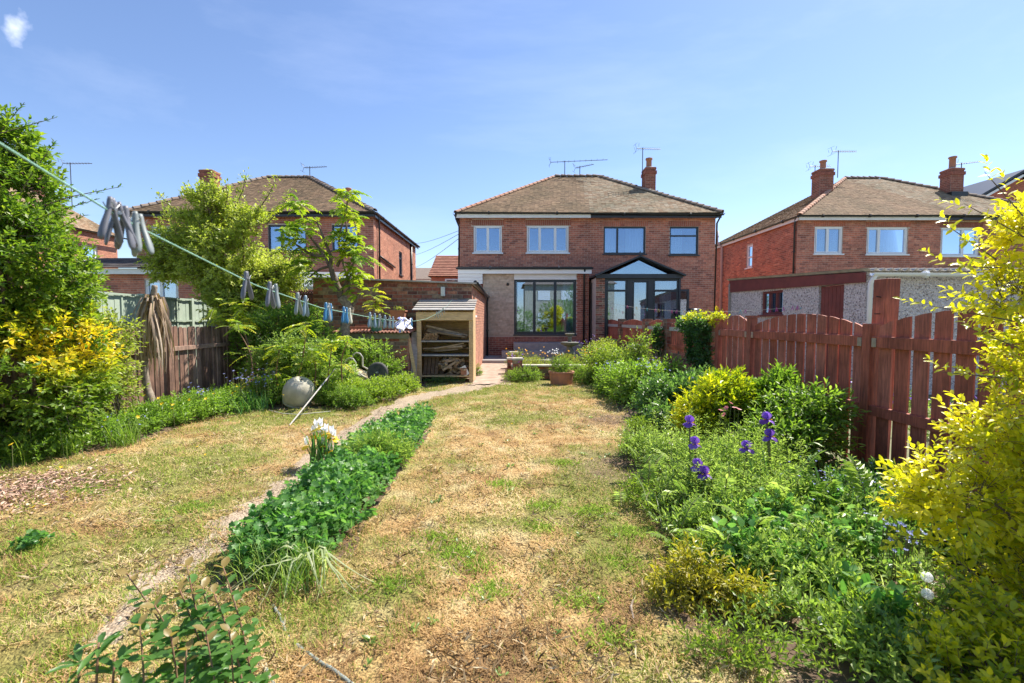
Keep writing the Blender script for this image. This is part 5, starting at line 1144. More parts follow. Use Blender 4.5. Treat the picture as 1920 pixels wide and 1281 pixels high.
# pale green neighbour fence
pf = empty('green_panel_fence', (-7.6, 10, 0), 'pale green close boarded fence beyond the neighbouring garden', 'fence')
ga, gb = Vector((-7.0, 7.2, 0)), Vector((-8.6, 16.5, 0)); fG2 = Fr(ga, gb - ga); Lg = (gb - ga).length
u_ = 0; k = 0
while u_ < Lg:
    sec = int(u_ / 1.83)
    MB().ob(fG2, u_ + .002, min(u_ + .148, Lg), .1, 1.86, -.02 + .006 * (k % 2), .0 + .006 * (k % 2)).build('fence_board', M['green_fence'], pf, v=random.random()); u_ += .15; k += 1
for i in range(int(Lg / 1.83) + 1):
    MB().ob(fG2, i * 1.83 - .05, i * 1.83 + .05, 0, 1.9, -.05, .06).build('post', M['green_fence'], pf, v=.2)
    for j in (1, 2): MB().ob(fG2, i * 1.83 + j * .61 - .02, i * 1.83 + j * .61 + .02, .1, 1.84, .008, .03).build('batten', M['green_fence'], pf, v=.0)
for z in (.5, 1.35, 1.84): MB().ob(fG2, 0, Lg, z, z + .035, .031, .055).build('rail', M['green_fence'], pf, v=.9)

# ================================================================== GARDEN OBJECTS
rb = empty('raised_bed', (.9, 10.7, 0), 'low brick raised bed edging with square corner pier', 'raised bed')
for fr_, L_, s_ in ((Fr((-.02, 10.6), (1, 0)), 1.75, 41), (Fr((-.02, 13.0), (0, -1)), 2.4, 42)):
    wall_cells(fr_, L_, 0, .29, [], .1).build('edging_wall', M['mortar_old'], rb); bricks(rb, fr_, L_, 0, .30, (), 'brick_old', 60, gap=.012, seed=s_)
for x, y, z in ((.02, 10.5, .45), (-.12, 11.6, .36), (-.06, 12.9, .42)):
    p_ = MB().box(x, x + .22, y, y + .22, 0, z).build('pier', M['mortar_old'], rb)
    bricks(p_, Fr((x, y), (1, 0)), .22, 0, z, (), 'brick_old', 0, seed=int(y * 5), bl=.22); bricks(p_, Fr((x, y + .22), (0, -1)), .22, 0, z, (), 'brick_old', 0, seed=int(y * 6), bl=.22)
    MB().box(x - .01, x + .23, y - .01, y + .23, z + .001, z + .05).build('coping', M['stonepot'], p_)
MB().box(-.02, 1.75, 10.5, 10.72, .302, .34).build('coping', M['stonepot'], rb, bevel=.006)
ft = at(1068, 680, 12.2); fo = empty('garden_fountain', (ft.x, 12.2, 0), 'dark stone tiered garden fountain in the raised bed', 'fountain')
MB().lathe((ft.x, 12.2, .0), [(.26, 0), (.26, .1), (.16, .14), (.12, .2), (.10, .3), (.13, .38), (.08, .42)], 20).build('base', M['fountain'], fo, smooth=False)
MB().lathe((ft.x, 12.2, .42), [(.08, 0), (.14, .06), (.10, .16), (.07, .24), (.22, .30), (.25, .36), (.22, .37), (.10, .33)], 20).build('lower_bowl', M['fountain'], fo)
MB().lathe((ft.x, 12.2, .79), [(.06, 0), (.045, .06), (.06, .12), (.05, .16), (.12, .19), (.135, .23), (.11, .235), (.04, .21)], 20).build('upper_bowl', M['fountain'], fo)
tt = at(1053, 722, 9.75); tr_ = empty('terracotta_trough', (tt.x, 9.75, 0), 'round weathered terracotta tub on the lawn before the raised bed', 'pot')
MB().lathe((tt.x, 9.8, 0), [(.23, 0), (.25, .12), (.265, .24), (.28, .24), (.28, .28), (.24, .28), (.22, .22)], 26).build('tub', M['terracotta'], tr_); MB().lathe((tt.x, 9.8, .22), [(.23, 0), (.23, .01)], 20).build('soil', M['glue'], tr_)
# upturned pot
up_ = gr(547, 768); ptc = Vector((up_.x, up_.y + .25, .235)); Rm = Matrix.Rotation(R(18), 3, 'Y') @ Matrix.Rotation(R(14), 3, 'X')
upo = empty('upturned_pot', (up_.x, up_.y + .25, 0), 'round pale stone pot lying upside down at the border edge', 'pot')
pr = [(.17, -.235), (.185, -.20), (.20, -.19), (.23, -.10), (.24, -.02), (.235, .06), (.205, .14), (.16, .195), (.12, .215), (.115, .222), (.04, .225), (.03, .21), (.005, .21)]
MB().lathe(ptc, pr, 40, Rm).build('body', M['stonepot'], upo, smooth=True)
MB().lathe(ptc, [(.205, -.196), (.215, -.186), (.215, -.172), (.218, -.165)], 40, Rm).build('rim', M['stonepot'], upo, smooth=True)
MB().lathe(ptc + Rm @ Vector((0, 0, .223)), [(.018, 0), (.018, .003)], 12, Rm).build('drain_hole', M['black'], upo)
a = gr(543, 799); b = at(628, 692, 7.6); tag(MB().tube([a + Vector((0, 0, .01)), b], .010, 8).build('pole', M['grey_timber'], v=.5), 'pale pole leaning into the shrubs beside the upturned pot', 'pole')
# overturned sack truck / barrow
bw_ = empty('wheelbarrow', (-2.6, 8.7, 0), 'overturned wheelbarrow lying in ground cover with wheel uppermost', 'wheelbarrow')
wc = at(708, 699, 8.7); Mx = Matrix.Rotation(R(82), 3, 'X') @ Matrix.Rotation(R(0), 3, 'Y')
MB().lathe(wc, [(.115, -.035), (.16, -.045), (.195, -.03), (.205, 0), (.195, .03), (.16, .045), (.115, .035)], 32, Mx).build('tyre', M['rubber'], bw_, smooth=True)
wv = bw_.children[-1]
MB().lathe(wc, [(.02, -.05), (.03, -.03), (.118, -.02), (.118, .02), (.03, .03), (.02, .05)], 24, Mx).build('rim', M['metal'], wv, smooth=False)
MB().tube([wc + Mx @ Vector((0, 0, -.10)), wc + Mx @ Vector((0, 0, .10))], .012, 8).build('axle', M['metal'], wv)
for dy, nm, dx, dz in ((0, 'handle', 0, 0), (.25, 'handle', .05, .08)):
    P_ = [at(690, 712, 8.6), at(676, 702, 8.6), at(667, 697, 8.6), at(667, 680, 8.6), at(662, 673, 8.6), at(655, 671, 8.6), at(648, 676, 8.6), at(647, 684, 8.6)]
    P_ = [q + Vector((dx, dy, dz)) for q in P_]
    MB().tube(P_, .014, 8).build(nm, M['tubegrey'], bw_, smooth=True)
V0 = at(640, 692, 8.5); V1 = at(690, 712, 8.7)
m = MB().add([V0, V0 + Vector((0, .4, .05)), V1 + Vector((0, .4, .05)), V1, V0 + Vector((.1, .0, -.2)), V0 + Vector((.1, .3, -.2)), V1 + Vector((-.1, .3, -.16)), V1 + Vector((-.1, 0, -.16))], [(0, 3, 2, 1), (4, 5, 6, 7), (0, 4, 7, 3), (1, 2, 6, 5), (0, 1, 5, 4), (3, 7, 6, 2)]).build('tray', plain('yellowed_plastic', (.62, .46, .24), (.55, .5, .42), 6, .6), bw_)
MB().tube([V0 + Vector((-.02, 0, .02)), V1 + Vector((0, 0, .02))], .014, 8).build('tray_tube', M['tubegrey'], bw_)
# hose / rope on the lawn
pts = [gr(512, 1140), gr(527, 1165), gr(538, 1195), gr(560, 1218), gr(590, 1240), gr(625, 1262), gr(660, 1290), gr(720, 1330)]
cv = []
for i in range(len(pts) - 1):
    for k in range(5): cv.append(pts[i].lerp(pts[i + 1], k / 5) + Vector((random.uniform(-.003, .003), 0, .012)))
tag(MB().tube(cv, .008, 7).build('garden_rope', plain('speckled_rope', (.10, .11, .12), (.34, .38, .32), 160, .8), smooth=True), 'grey green speckled rope snaking over the dry lawn', 'rope')
pts = [gr(498, 1255), gr(505, 1275), gr(520, 1300)]
tag(MB().tube([q + Vector((0, 0, .01)) for q in pts], .008, 7).build('garden_rope', bpy.data.materials['speckled_rope'], smooth=True), 'short end of dark rope at the bottom edge of the lawn', 'rope')
tag(MB().tube([gr(1187, 1132) + Vector((0, 0, .02)), gr(1183, 1150) + Vector((0, 0, .03)), gr(1188, 1166) + Vector((0, 0, .015))], [.004, .006, .003], 6).build('stick', M['bark_grey']), 'short pale twig lying on the lawn near the right border', 'stick')
tag(MB().tube([gr(505, 772) + Vector((0, 0, .02)), gr(530, 779) + Vector((0, 0, .03)), gr(560, 780) + Vector((0, 0, .02)), gr(620, 775) + Vector((0, 0, .03))], .006, 6).build('cane', M['line_pale']), 'thin bent cane lying in front of the upturned pot', 'cane')

# ================================================================== WASHING LINES
def sagline(pts, r, mat, name, label):
    return tag(MB().tube(pts, r, 6).build(name, M[mat], smooth=True), label, 'washing line')
ctl = [(.42, 1.70), (.62, 1.645), (.85, 1.583), (1.333, 1.50), (1.87, 1.448), (2.8, 1.408), (3.6, 1.385), (4.6, 1.382), (5.6, 1.405), (7.5, 1.52), (9.2, 1.68), (10.78, 1.866)]
lx = lambda y: -(.657 + .07 * y)
lz = lambda y: float(np.interp(y, [c_[0] for c_ in ctl], [c_[1] for c_ in ctl]))
ys = np.concatenate([np.linspace(.42, 3, 40), np.linspace(3.1, 10.78, 50)])
sagline([(lx(y), y, lz(y)) for y in ys], .0018, 'rope', 'washing_line', 'pale green washing line running from the garage to the left foreground')
MB().tube([(lx(10.78), 10.8, lz(10.78)), (lx(10.78), 10.74, lz(10.78) + .01), (lx(10.78) , 10.74, lz(10.78) - .02)], .006, 6).build('hook', M['metal'], gH)
PC = {'grey': ((.17, .17, .20), (.13, .13, .155)), 'pale': ((.26, .29, .29), (.21, .24, .24)), 'blue': ((.05, .22, .42), (.04, .18, .36)), 'slate': ((.22, .30, .36), (.18, .26, .32)), 'teal': ((.04, .50, .55), (.04, .42, .48)), 'pink': ((.75, .08, .30), (.7, .06, .26)), 'magenta': ((.62, .07, .45), (.55, .06, .4)), 'yellow': ((.75, .62, .15), (.7, .55, .12)), 'cream': ((.62, .58, .46), (.58, .55, .42))}
proto = {}
def peg(col, x, y, z, rz, label, group, tilt=0, sc=1.0, first=True):
    if col not in proto:
        mt = plain(col + '_peg_plastic', PC[col][0], PC[col][1], 40, .45)
        t = bpy.data.objects.new('clothes_peg', None); COL.objects.link(t)
        for s in (-1, 1):
            m = MB(); V = []
            prof = [(-.001, .023, .0022, .0032), (-.0015, .018, .0038, .0048), (-.001, .010, .0046, .0052), (.0005, .002, .0042, .0050), (.004, -.010, .0040, .0052), (.0085, -.022, .0040, .0058), (.0125, -.034, .0038, .0066), (.0155, -.044, .0034, .0068), (.0175, -.052, .0026, .0056), (.0182, -.057, .0012, .0026)]
            for o_, z_, th, wd in prof:
                for k in range(8): a = math.pi / 4 * k + .39; V.append((s * (.0042 + o_) + th * math.cos(a), wd * math.sin(a), z_))
            n = len(prof); Fc = [(8 * i + k, 8 * i + (k + 1) % 8, 8 * i + 8 + (k + 1) % 8, 8 * i + 8 + k) for i in range(n - 1) for k in range(8)] + [tuple(range(7, -1, -1)), tuple(8 * (n - 1) + k for k in range(8))]
            m.add(V, Fc).build('jaw', mt, t, smooth=True)
        MB().tube([(0, -.0075, .002), (0, .0075, .002)], .0034, 10).tube([(-.009, .0072, .012), (0, .0072, .001), (.009, .0072, .012)], .0009, 5).tube([(-.009, -.0072, .012), (0, -.0072, .001), (.009, -.0072, .012)], .0009, 5).build('spring', M['metal'], t)
        proto[col] = t; r = t
    else:
        s_ = proto[col]; r = s_.copy(); COL.objects.link(r)
        for ch in s_.children: c_ = ch.copy(); COL.objects.link(c_); c_.parent = r
    r.location = (x, y, z); r.rotation_euler = (0, tilt, rz); r.scale = (sc,) * 3
    r['label'] = label; r['category'] = 'clothes peg'; r['group'] = group; return r
gL = 'clothes pegs on the green washing line'
line_ang = math.atan2(1, -.07)
def onl(px): r_ = (960 - px) / F; return .657 / (r_ - .07)
for px, col, lab, rz in (
    (218, 'grey', 'dark grey peg furthest left in the large blurred cluster of pegs', .2), (231, 'grey', 'grey peg second from left in the large foreground cluster', -.5), (243, 'grey', 'grey peg with jaws together, right of the large foreground trio', 1.3),
    (262, 'pale', 'pale grey peg just right of the dark trio in the foreground', .9), (271, 'pale', 'pale translucent peg at the right end of the foreground cluster', 1.4),
    (465, 'grey', 'lone grey peg with open legs left of the grey pair', .1), (508, 'grey', 'grey peg at the left of the touching pair on the line', .2), (519, 'pale', 'pale peg at the right of the touching pair on the line', .9),
    (560, 'pale', 'pale grey peg before the slate one, mid line', .1), (574, 'slate', 'slate blue peg beside the pale one, mid line', .2), (612, 'blue', 'first bright blue peg in front of the sumac trunk left side', .2), (617, 'pale', 'whitish peg between two blue pegs', .7), (621, 'blue', 'bright blue peg directly right of the whitish peg', .4),
    (645, 'blue', 'blue peg at the left of the pair over the trunk', .2), (650, 'blue', 'blue peg at the right of the pair over the trunk', .7), (656, 'cream', 'cream peg against the sumac trunk', .8),
    (694, 'slate', 'slate peg hanging in front of the green pot, left', .1), (703, 'slate', 'slate peg hanging in front of the green pot, middle', .5), (712, 'pale', 'pale peg hanging in front of the green pot, right', .1), (722, 'slate', 'slate peg between green pot and red planter', .1),
    (731, 'pale', 'pale peg below the red planter, left', .2), (737, 'slate', 'slate peg below the red planter, beside the cloth', .2), (772, 'blue', 'small blue peg right of the pegged cloth', .2)):
    y = onl(px); peg(col, lx(y), y, lz(y) + .004 - .012 * 0, line_ang - 1.57 + rz * 1.0 + 1.4, lab, gL, random.uniform(-.08, .08), 1.15 if px > 680 else 1.0)
for i, px in enumerate((819, 823, 827, 831)):
    y = onl(px); peg('pale', lx(y), y, lz(y), .3, ('leftmost', 'second from left', 'third from left', 'rightmost')[i] + ' of four small pale pegs in front of the log store roof', 'four small pale pegs by the log store', 0, 1.3)
# pegged cloth
y0c, y1c = onl(744), onl(770); V = []; n = 26; k = 10
for i in range(n + 1):
    f = i / n; y = y0c + (y1c - y0c) * f
    for j in range(k + 1):
        g_ = j / k; dr = (.085 + .02 * math.sin(f * 7)) * g_
        V.append((lx(y) + .018 * math.sin(f * 15 + g_ * 6) + .012 * math.sin(g_ * 9 + f * 4), y, lz(y) + .02 - dr + .012 * math.sin(f * 20)))
Fc = [(i * (k + 1) + j, (i + 1) * (k + 1) + j, (i + 1) * (k + 1) + j + 1, i * (k + 1) + j + 1) for i in range(n) for j in range(k)]
def clothmat():
    m, n_, b, o = newmat('patterned_cloth'); b.inputs['Roughness'].default_value = .9; g_ = n_.nodes.new('ShaderNodeNewGeometry'); v = n_.nodes.new('ShaderNodeTexNoise'); v.inputs['Scale'].default_value = 32
    n_.links.new(g_.outputs['Position'], v.inputs['Vector']); r = ramp(n_, [(.80, .80, .84), (.72, .73, .80), (.10, .13, .42)], [.3, .52, .6]); n_.links.new(v.outputs['Fac'], r.inputs[0]); n_.links.new(r.outputs[0], b.inputs['Base Color']); return m
cl = MB().add(V, Fc).build('cloth', clothmat(), smooth=True); tag(cl, 'small white and blue cloth pegged on the green washing line', 'cloth')
so = cl.modifiers.new('solid', 'SOLIDIFY'); so.thickness = .003
# neighbour's line
A_, B_ = at(1140, 568, 15.3), at(1580, 565, 9.6)
def l2(f):
    p = A_.lerp(B_, f); p.z -= .42 * 4 * f * (1 - f) * .62; return p
sagline([l2(i / 40) for i in range(41)], .004, 'line_pale', 'washing_line', 'thin washing line strung across the neighbouring garden behind the red fence')
def f_at(px):
    lo, hi = 0, 1
    for _ in range(40):
        m_ = (lo + hi) / 2; p = l2(m_)
        if p.x / p.y * F + 960 < px: lo = m_
        else: hi = m_
    return lo
cnt = {}
for px, col in ((1176, 'pink'), (1193, 'yellow'), (1213, 'teal'), (1228, 'pink'), (1234, 'yellow'), (1259, 'pink'), (1268, 'magenta'), (1277, 'teal'), (1283, 'yellow'), (1291, 'cream'), (1300, 'pink'), (1308, 'yellow'), (1388, 'teal'), (1397, 'magenta'), (1441, 'magenta'), (1455, 'magenta'), (1468, 'magenta'), (1485, 'magenta'), (1494, 'magenta'), (1502, 'teal'), (1520, 'teal'), (1525, 'teal'), (1540, 'teal')):
    p = l2(f_at(px)); side = 'in front of the conservatory' if px < 1320 else 'in front of the pebbledash garage'
    cnt[(col, side)] = cnt.get((col, side), 0) + 1; nth = ('first', 'second', 'third', 'fourth', 'fifth', 'sixth', 'seventh')[cnt[(col, side)] - 1]
    peg(col, p.x, p.y, p.z - .0, random.uniform(-.5, .5), f'{nth} {col} peg from the left on the neighbouring line {side}', f'{col} pegs on the neighbouring line {side}', random.uniform(-.2, .2), 1.25)
# overhead wires
for i, (a_, b_) in enumerate(((at(862, 432, 19), at(740, 447, 42)), (at(862, 438, 19), at(740, 476, 44)), (at(862, 446, 19), at(745, 505, 44)))):
    P_ = [Vector(a_).lerp(b_, f / 12) - Vector((0, 0, .5 * math.sin(math.pi * f / 12))) for f in range(13)]
    tag(MB().tube(P_, .012, 4).build('overhead_cable', M['aerial']), ('uppermost', 'middle', 'lowest')[i] + ' thin overhead cable left of the middle house', 'cable')
# ================================================================== VEGETATION
def fronds(parent, P, D, L, pairs, ll, asp, mat, v, droop=.55, name='fronds', stemmat='stem', nparts=0):
    """pinnate leaves: arching rachis with paired leaflets"""
    P = np.asarray(P, float); D = norm(np.asarray(D, float)); n = len(P); L = np.zeros(n) + L; up = np.array([0, 0, 1.])
    side = norm(np.cross(D, up)); A = []; B = []; C = []; LL = []; VV = []; R0 = []; R1 = []
    def pos(t): return P + D * (L * t)[:, None] - up * (L * droop * t * t)[:, None]
    def tan(t): return norm(D - up * 2 * droop * t)
    for i in range(pairs):
        t = .22 + .74 * i / (pairs - 1)
        for s in (-1, 1):
            T = tan(t); A.append(pos(t)); B.append(norm(side * s + T * .45 - up * .15 + rng.normal(size=(n, 3)) * .08)); C.append(norm(np.cross(side, T) * 1.0 + rng.normal(size=(n, 3)) * .15))
            LL.append(ll * L * (1 - .9 * abs(t - .5) ** 1.3) * rng.uniform(.85, 1.1, n)); VV.append(v + .15 * t)
    T = tan(1.0); A.append(pos(.97)); B.append(T); C.append(norm(np.cross(side, T))); LL.append(ll * L * .8); VV.append(v + .2)
    A, B, C, LL, VV = [np.concatenate(q) for q in (A, B, C, LL, VV)]
    C = np.where(C[:, 2:] < 0, -C, C)
    leaves(parent, A, B, C, LL, LL * asp, 'd', mat, np.clip(VV, 0, 1), name=name, nparts=nparts)
    V = []; FA = []; m = 0
    ts = [0, .33, .66, 1]
    for a in range(3):
        p0, p1 = pos(ts[a]), pos(ts[a + 1]); s = side * .0035; w = np.cross(side, D) * .0035
        V.append(np.stack([p0 - s, p0 + s, p0 + w, p1 - s, p1 + s, p1 + w], 1))
    V = np.concatenate(V); q = np.array([(0, 1, 4, 3), (1, 2, 5, 4), (2, 0, 3, 5)]); FA = (np.arange(len(V))[:, None, None] * 6 + q[None]).reshape(-1, 4)
    npobj('leaf_stalks', V.reshape(-1, 3), [FA], M[stemmat], parent, kind='stuff')
def tuft_dirs(n, el0, el1):
    a = rng.uniform(0, 6.283, n); e = rng.uniform(el0, el1, n); return np.stack([np.cos(a) * np.cos(e), np.sin(a) * np.cos(e), np.sin(e)], -1)
def limb(parent, pts, r, mat='bark', name='branch', n=9):
    P = [Vector(p) for p in pts]; out = []; rr_ = []
    m = len(P)
    for i in range(m - 1):
        p0, p1, p2, p3 = P[max(i - 1, 0)], P[i], P[i + 1], P[min(i + 2, m - 1)]
        for k in range(5):
            t = k / 5; out.append(.5 * ((2 * p1) + (p2 - p0) * t + (2 * p0 - 5 * p1 + 4 * p2 - p3) * t * t + (3 * p1 - p0 - 3 * p2 + p3) * t ** 3)); f = (i + t) / (m - 1); rr_.append(r[0] + (r[1] - r[0]) * f)
    out.append(P[-1]); rr_.append(r[1]); rr_ = [q * random.uniform(.9, 1.1) for q in rr_]
    return MB().tube(out, rr_, n).build(name, M[mat], parent, smooth=True)

# ---- big evergreen with gold splashes, far left
eb = [(-5.10, 4.75, .85, .80, .75, .95), (-5.15, 4.7, 1.85, .66, .8, .8), (-5.25, 4.7, 2.65, .46, .7, .55), (-5.30, 4.7, 3.12, .38, .5, .36), (-5.9, 4.7, 1.6, .7, .8, 1.6)]
def vgold(P, v):
    g = np.exp(-(((P[:, 0] + 4.55) / .45) ** 2 + ((P[:, 2] - 1.15) / .38) ** 2)) + .7 * np.exp(-(((P[:, 0] + 5.15) / .25) ** 2 + ((P[:, 2] - 2.15) / .2) ** 2)) * (vnoise(P[:, 0], P[:, 1], .12, 4, P[:, 2]) > .5)
    return v * .6 + .06 + g * .62 * (vnoise(P[:, 0], P[:, 1], .16, 9, P[:, 2]) > .36)
t = shrub('evergreen_shrub', 'tall dense evergreen shrub splashed with yellow at the far left, in front of fence', 'shrub', (-5.0, 4.7, 0), eb, 9000, 7, .14, .078, .52, M['leaf_evergold'], 'd', up=.45, jitter=.55, shell=.5, gap=.46, stems=7, stem_r=.035, vf=vgold, gs=.22)
sp_ = []
for px, py, dx, dz in ((150, 385, .32, .10), (185, 360, .28, .07), (60, 235, .25, .15), (20, 225, .12, .25), (140, 450, .28, -.02), (130, 420, .3, .12), (80, 300, .2, .25)):
    q = at(px, py, 4.6); sp_.append((q, Vector((dx, random.uniform(-.1, .1), dz)).normalized()))
PP, DD, NN, LL, VV_ = [], [], [], [], []
for q, d in sp_:
    a = q - d * .55; MB().tube([a, a.lerp(q, .5) + Vector((0, 0, .02)), q + d * .22], [.008, .005, .002], 5).build('branch', M['bark'], t)
    for i in range(46):
        f = random.random() ** .8; b = a + (q + d * .22 - a) * f; PP.append(b); o = Vector((random.uniform(-1, 1), random.uniform(-1, 1), random.uniform(-.3, 1))).normalized(); DD.append(d + o * .9); NN.append((0, random.uniform(-.5, 0), 1)); LL.append(random.uniform(.03, .055)); VV_.append(random.random() * .5)
leaves(t, np.array(PP), np.array([tuple(x) for x in DD]), np.array(NN, float), np.array(LL), np.array(LL) * .4, 'd', M['leaf_evergold'], np.array(VV_), nparts=0)
# ---- light shrub beside it
shrub('rose_bush', 'open light green rose bush between the evergreen and the dead palm', 'shrub', (-4.85, 5.5, 0), [(-4.98, 5.5, .95, .30, .4, .45), (-5.05, 5.6, .5, .32, .4, .4), (-4.85, 5.5, 1.25, .2, .25, .24)], 800, 6, .15, .058, .6, M['leaf_apple'], 'd', shell=.8, gap=.3, stems=9, stem_r=.010, vf=lambda P, v: v * .7 + .1, twig=.003)
# ---- dead palm
dp = empty('dead_cordyline', (-5.02, 6.35, 0), 'dead cordyline palm with grey trunk and hanging brown leaves in front of the fence', 'palm')
tk = [at(px, py, 6.3) for px, py in ((298, 790), (284, 755), (273, 712), (270, 660), (277, 610), (287, 560), (290, 535))]; tk[0].z = -.02
limb(dp, tk, (.062, .035), 'bark_grey', 'trunk'); top = tk[-2]
for i in range(130):
    a = random.uniform(0, 6.28); rr_ = random.uniform(.05, .25); L = random.uniform(.45, 1.05); s0 = top + Vector((0, 0, random.uniform(-.25, .05))); w = random.uniform(.010, .022)
    d = Vector((math.cos(a), math.sin(a) * .8, 0)); side = Vector((-d.y, d.x, 0)); V = []; n = 7; ph = random.uniform(0, 6)
    for k in range(n):
        f = k / (n - 1); r_ = rr_ * (1 - (1 - min(f * 2.2, 1)) ** 2) * (1 + .15 * math.sin(ph + f * 5)); z = .06 * math.sin(min(f * 3, 1) * math.pi) - L * max(0, f - .12) ** 1.1
        c_ = s0 + d * r_ + Vector((0, 0, z)) + side * .03 * math.sin(ph + f * 4); ww = w * (1 - f ** 3) + .002; tw = side * math.cos(f * 1.5 + ph) + d * math.sin(f * 1.5 + ph)
        V += [c_ - tw * ww, c_ + d * .004, c_ + tw * ww]
    Fc = [(3 * k + j, 3 * k + j + 1, 3 * k + j + 4, 3 * k + j + 3) for k in range(n - 1) for j in (0, 1)]
    MB().add(V, Fc).build('leaf', M['leaf_dead'], dp, v=random.random(), smooth=True)
# ---- apple tree
ea = [(-6.25, 10, 2.75, 1.05, .9, 1.15), (-7.05, 10, 2.95, .75, .7, .8), (-5.45, 10, 2.1, .62, .6, .60), (-6.5, 10, 3.75, .55, .5, .55), (-5.75, 10, 3.35, .5, .5, .5), (-6.0, 10, 1.75, .9, .7, .55), (-7.5, 10, 2.6, .4, .4, .4), (-5.0, 10, 2.35, .5, .4, .35)]
tg_ = shrub('apple_tree', 'broad apple tree with fresh pale leaves behind the brown fence', 'tree', (-6.1, 10, 0), ea, 5200, 8, .20, .088, .62, M['leaf_apple'], 'd', shell=.75, gap=.48, stems=0, vf=lambda P, v: v * .8 + .3 * vnoise(P[:, 0], P[:, 2], .5, 2) + .08, gs=.28, twig=.004)
limb(tg_, [(-6.1, 10, 0), (-6.05, 10, .7), (-6.15, 10, 1.3), (-6.1, 10, 1.9)], (.11, .08), 'bark', 'trunk')
for e in ea: limb(tg_, [(-6.1, 10, 1.5), (-6.1 + (e[0] + 6.1) * .5, 10 + random.uniform(-.3, .2), 1.6 + (e[2] - 1.5) * .4), (e[0], e[1] - .2, e[2] + e[5] * .3)], (.05, .015))
PP, DD, NN, LL = [], [], [], []
for px, py, qx, qy in ((395, 400, 398, 322), (440, 390, 462, 325), (480, 400, 520, 330), (340, 420, 296, 362), (500, 420, 545, 360), (420, 395, 425, 345), (305, 440, 268, 470), (530, 470, 590, 500)):
    a, b = at(px, py, 9.9), at(qx, qy, 9.8); MB().tube([a, a.lerp(b, .5) + Vector((.05, 0, 0)), b], [.014, .009, .003], 5).build('branch', M['bark'], tg_)
    for i in range(120):
        f = random.random(); PP.append(a.lerp(b, f) + Vector((random.gauss(0, .05), random.gauss(0, .05), random.gauss(0, .04)))); DD.append((random.uniform(-1, 1), random.uniform(-1, 1), random.uniform(-.3, 1))); NN.append((random.uniform(-.5, .5), -.3, 1)); LL.append(random.uniform(.05, .09))
leaves(tg_, np.array([tuple(x) for x in PP]), np.array(DD), np.array(NN, float), np.array(LL), np.array(LL) * .55, 'd', M['leaf_apple'], rng.random(len(LL)))
# ---- sumac tree
YS = 9.35
sm = empty('sumac_tree', (-3.35, YS, 0), 'crooked bare-limbed sumac tree with bright tufts of leaves beside the garage', 'tree')
S3 = lambda L_: [at(a, b, YS + (c_[0] if c_ else 0)) for a, b, *c_ in L_]
tr0 = S3([(652, 735), (648, 690), (645, 645), (648, 605), (655, 580), (640, 558), (632, 535), (622, 508), (620, 480)]); tr0[0].z = 0
limb(sm, tr0[:6], (.115, .085), 'bark_grey', 'trunk', 12); limb(sm, tr0[5:], (.08, .04), 'bark', 'branch')
BR = [[(640, 560), (655, 540), (650, 515), (640, 480), (636, 445), (648, 400), (652, 372)], [(622, 510), (608, 480), (590, 455), (572, 430), (562, 400), (556, 385)], [(620, 480), (612, 460), (604, 440), (596, 420), (588, 408)], [(636, 470), (648, 455), (656, 440)],
      [(640, 545), (655, 520), (668, 505)], [(655, 580), (668, 565), (672, 548)], [(608, 480), (585, 478), (560, 462), (548, 455)], [(618, 500), (600, 505), (580, 520)], [(650, 515), (665, 490), (668, 470)], [(632, 500), (645, 470), (650, 440), (648, 410)]]
for b in BR: limb(sm, S3(b), (.032, .014), 'bark', n=7)
PP, DD, LL, v_ = [], [], [], []
for px, py, n, s in ((556, 385, 15, 1), (575, 410, 9, .8), (560, 440, 15, 1), (542, 450, 12, 1), (588, 425, 10, .8), (652, 368, 14, 1), (640, 392, 12, .95), (655, 405, 12, .9), (642, 445, 14, 1), (660, 455, 15, 1), (672, 480, 13, 1), (650, 480, 11, .9), (668, 520, 14, .9), (655, 500, 10, .8), (605, 475, 11, .9), (580, 485, 12, .9), (560, 500, 12, .9), (600, 520, 10, .8), (565, 470, 10, .8), (672, 545, 9, .8), (625, 450, 6, .7), (535, 430, 8, .8), (620, 540, 7, .7)):
    c_ = at(px, py, YS + random.uniform(-.35, .3))
    d_ = tuft_dirs(n, -.15, 1.2)
    for k in range(n): PP.append(tuple(c_ + Vector((random.gauss(0, .06), random.gauss(0, .06), random.gauss(0, .06))))); DD.append(d_[k]); LL.append(random.uniform(.20, .36) * s); v_.append(random.uniform(.1, .7))
fronds(sm, PP, DD, np.array(LL) * 1.2, 8, .38, .46, M['leaf_sumac'], np.array(v_), .5)
# ---- sapling in the green pot
sg = empty('sapling', (gp.x, 9.75, 1.34), 'yellow green sumac sapling growing in the green pot', 'plant')
c_ = at(703, 560, 9.75); limb(sg, [(gp.x, 9.75, 1.33), (gp.x, 9.75, 1.5), c_], (.012, .008), 'bark', 'stem', 6)
P_, D_ = [], []
for k in range(34): P_.append(tuple(Vector((gp.x, 9.75, 1.45)).lerp(c_ + Vector((0, 0, .22)), random.random()) + Vector((random.gauss(0, .05), random.gauss(0, .05), 0)))); D_.append(tuft_dirs(1, -.1, 1.0)[0])
fronds(sg, P_, D_, rng.uniform(.2, .3, 34), 7, .30, .38, M['leaf_sumac'], rng.uniform(.3, 1, 34), .4)
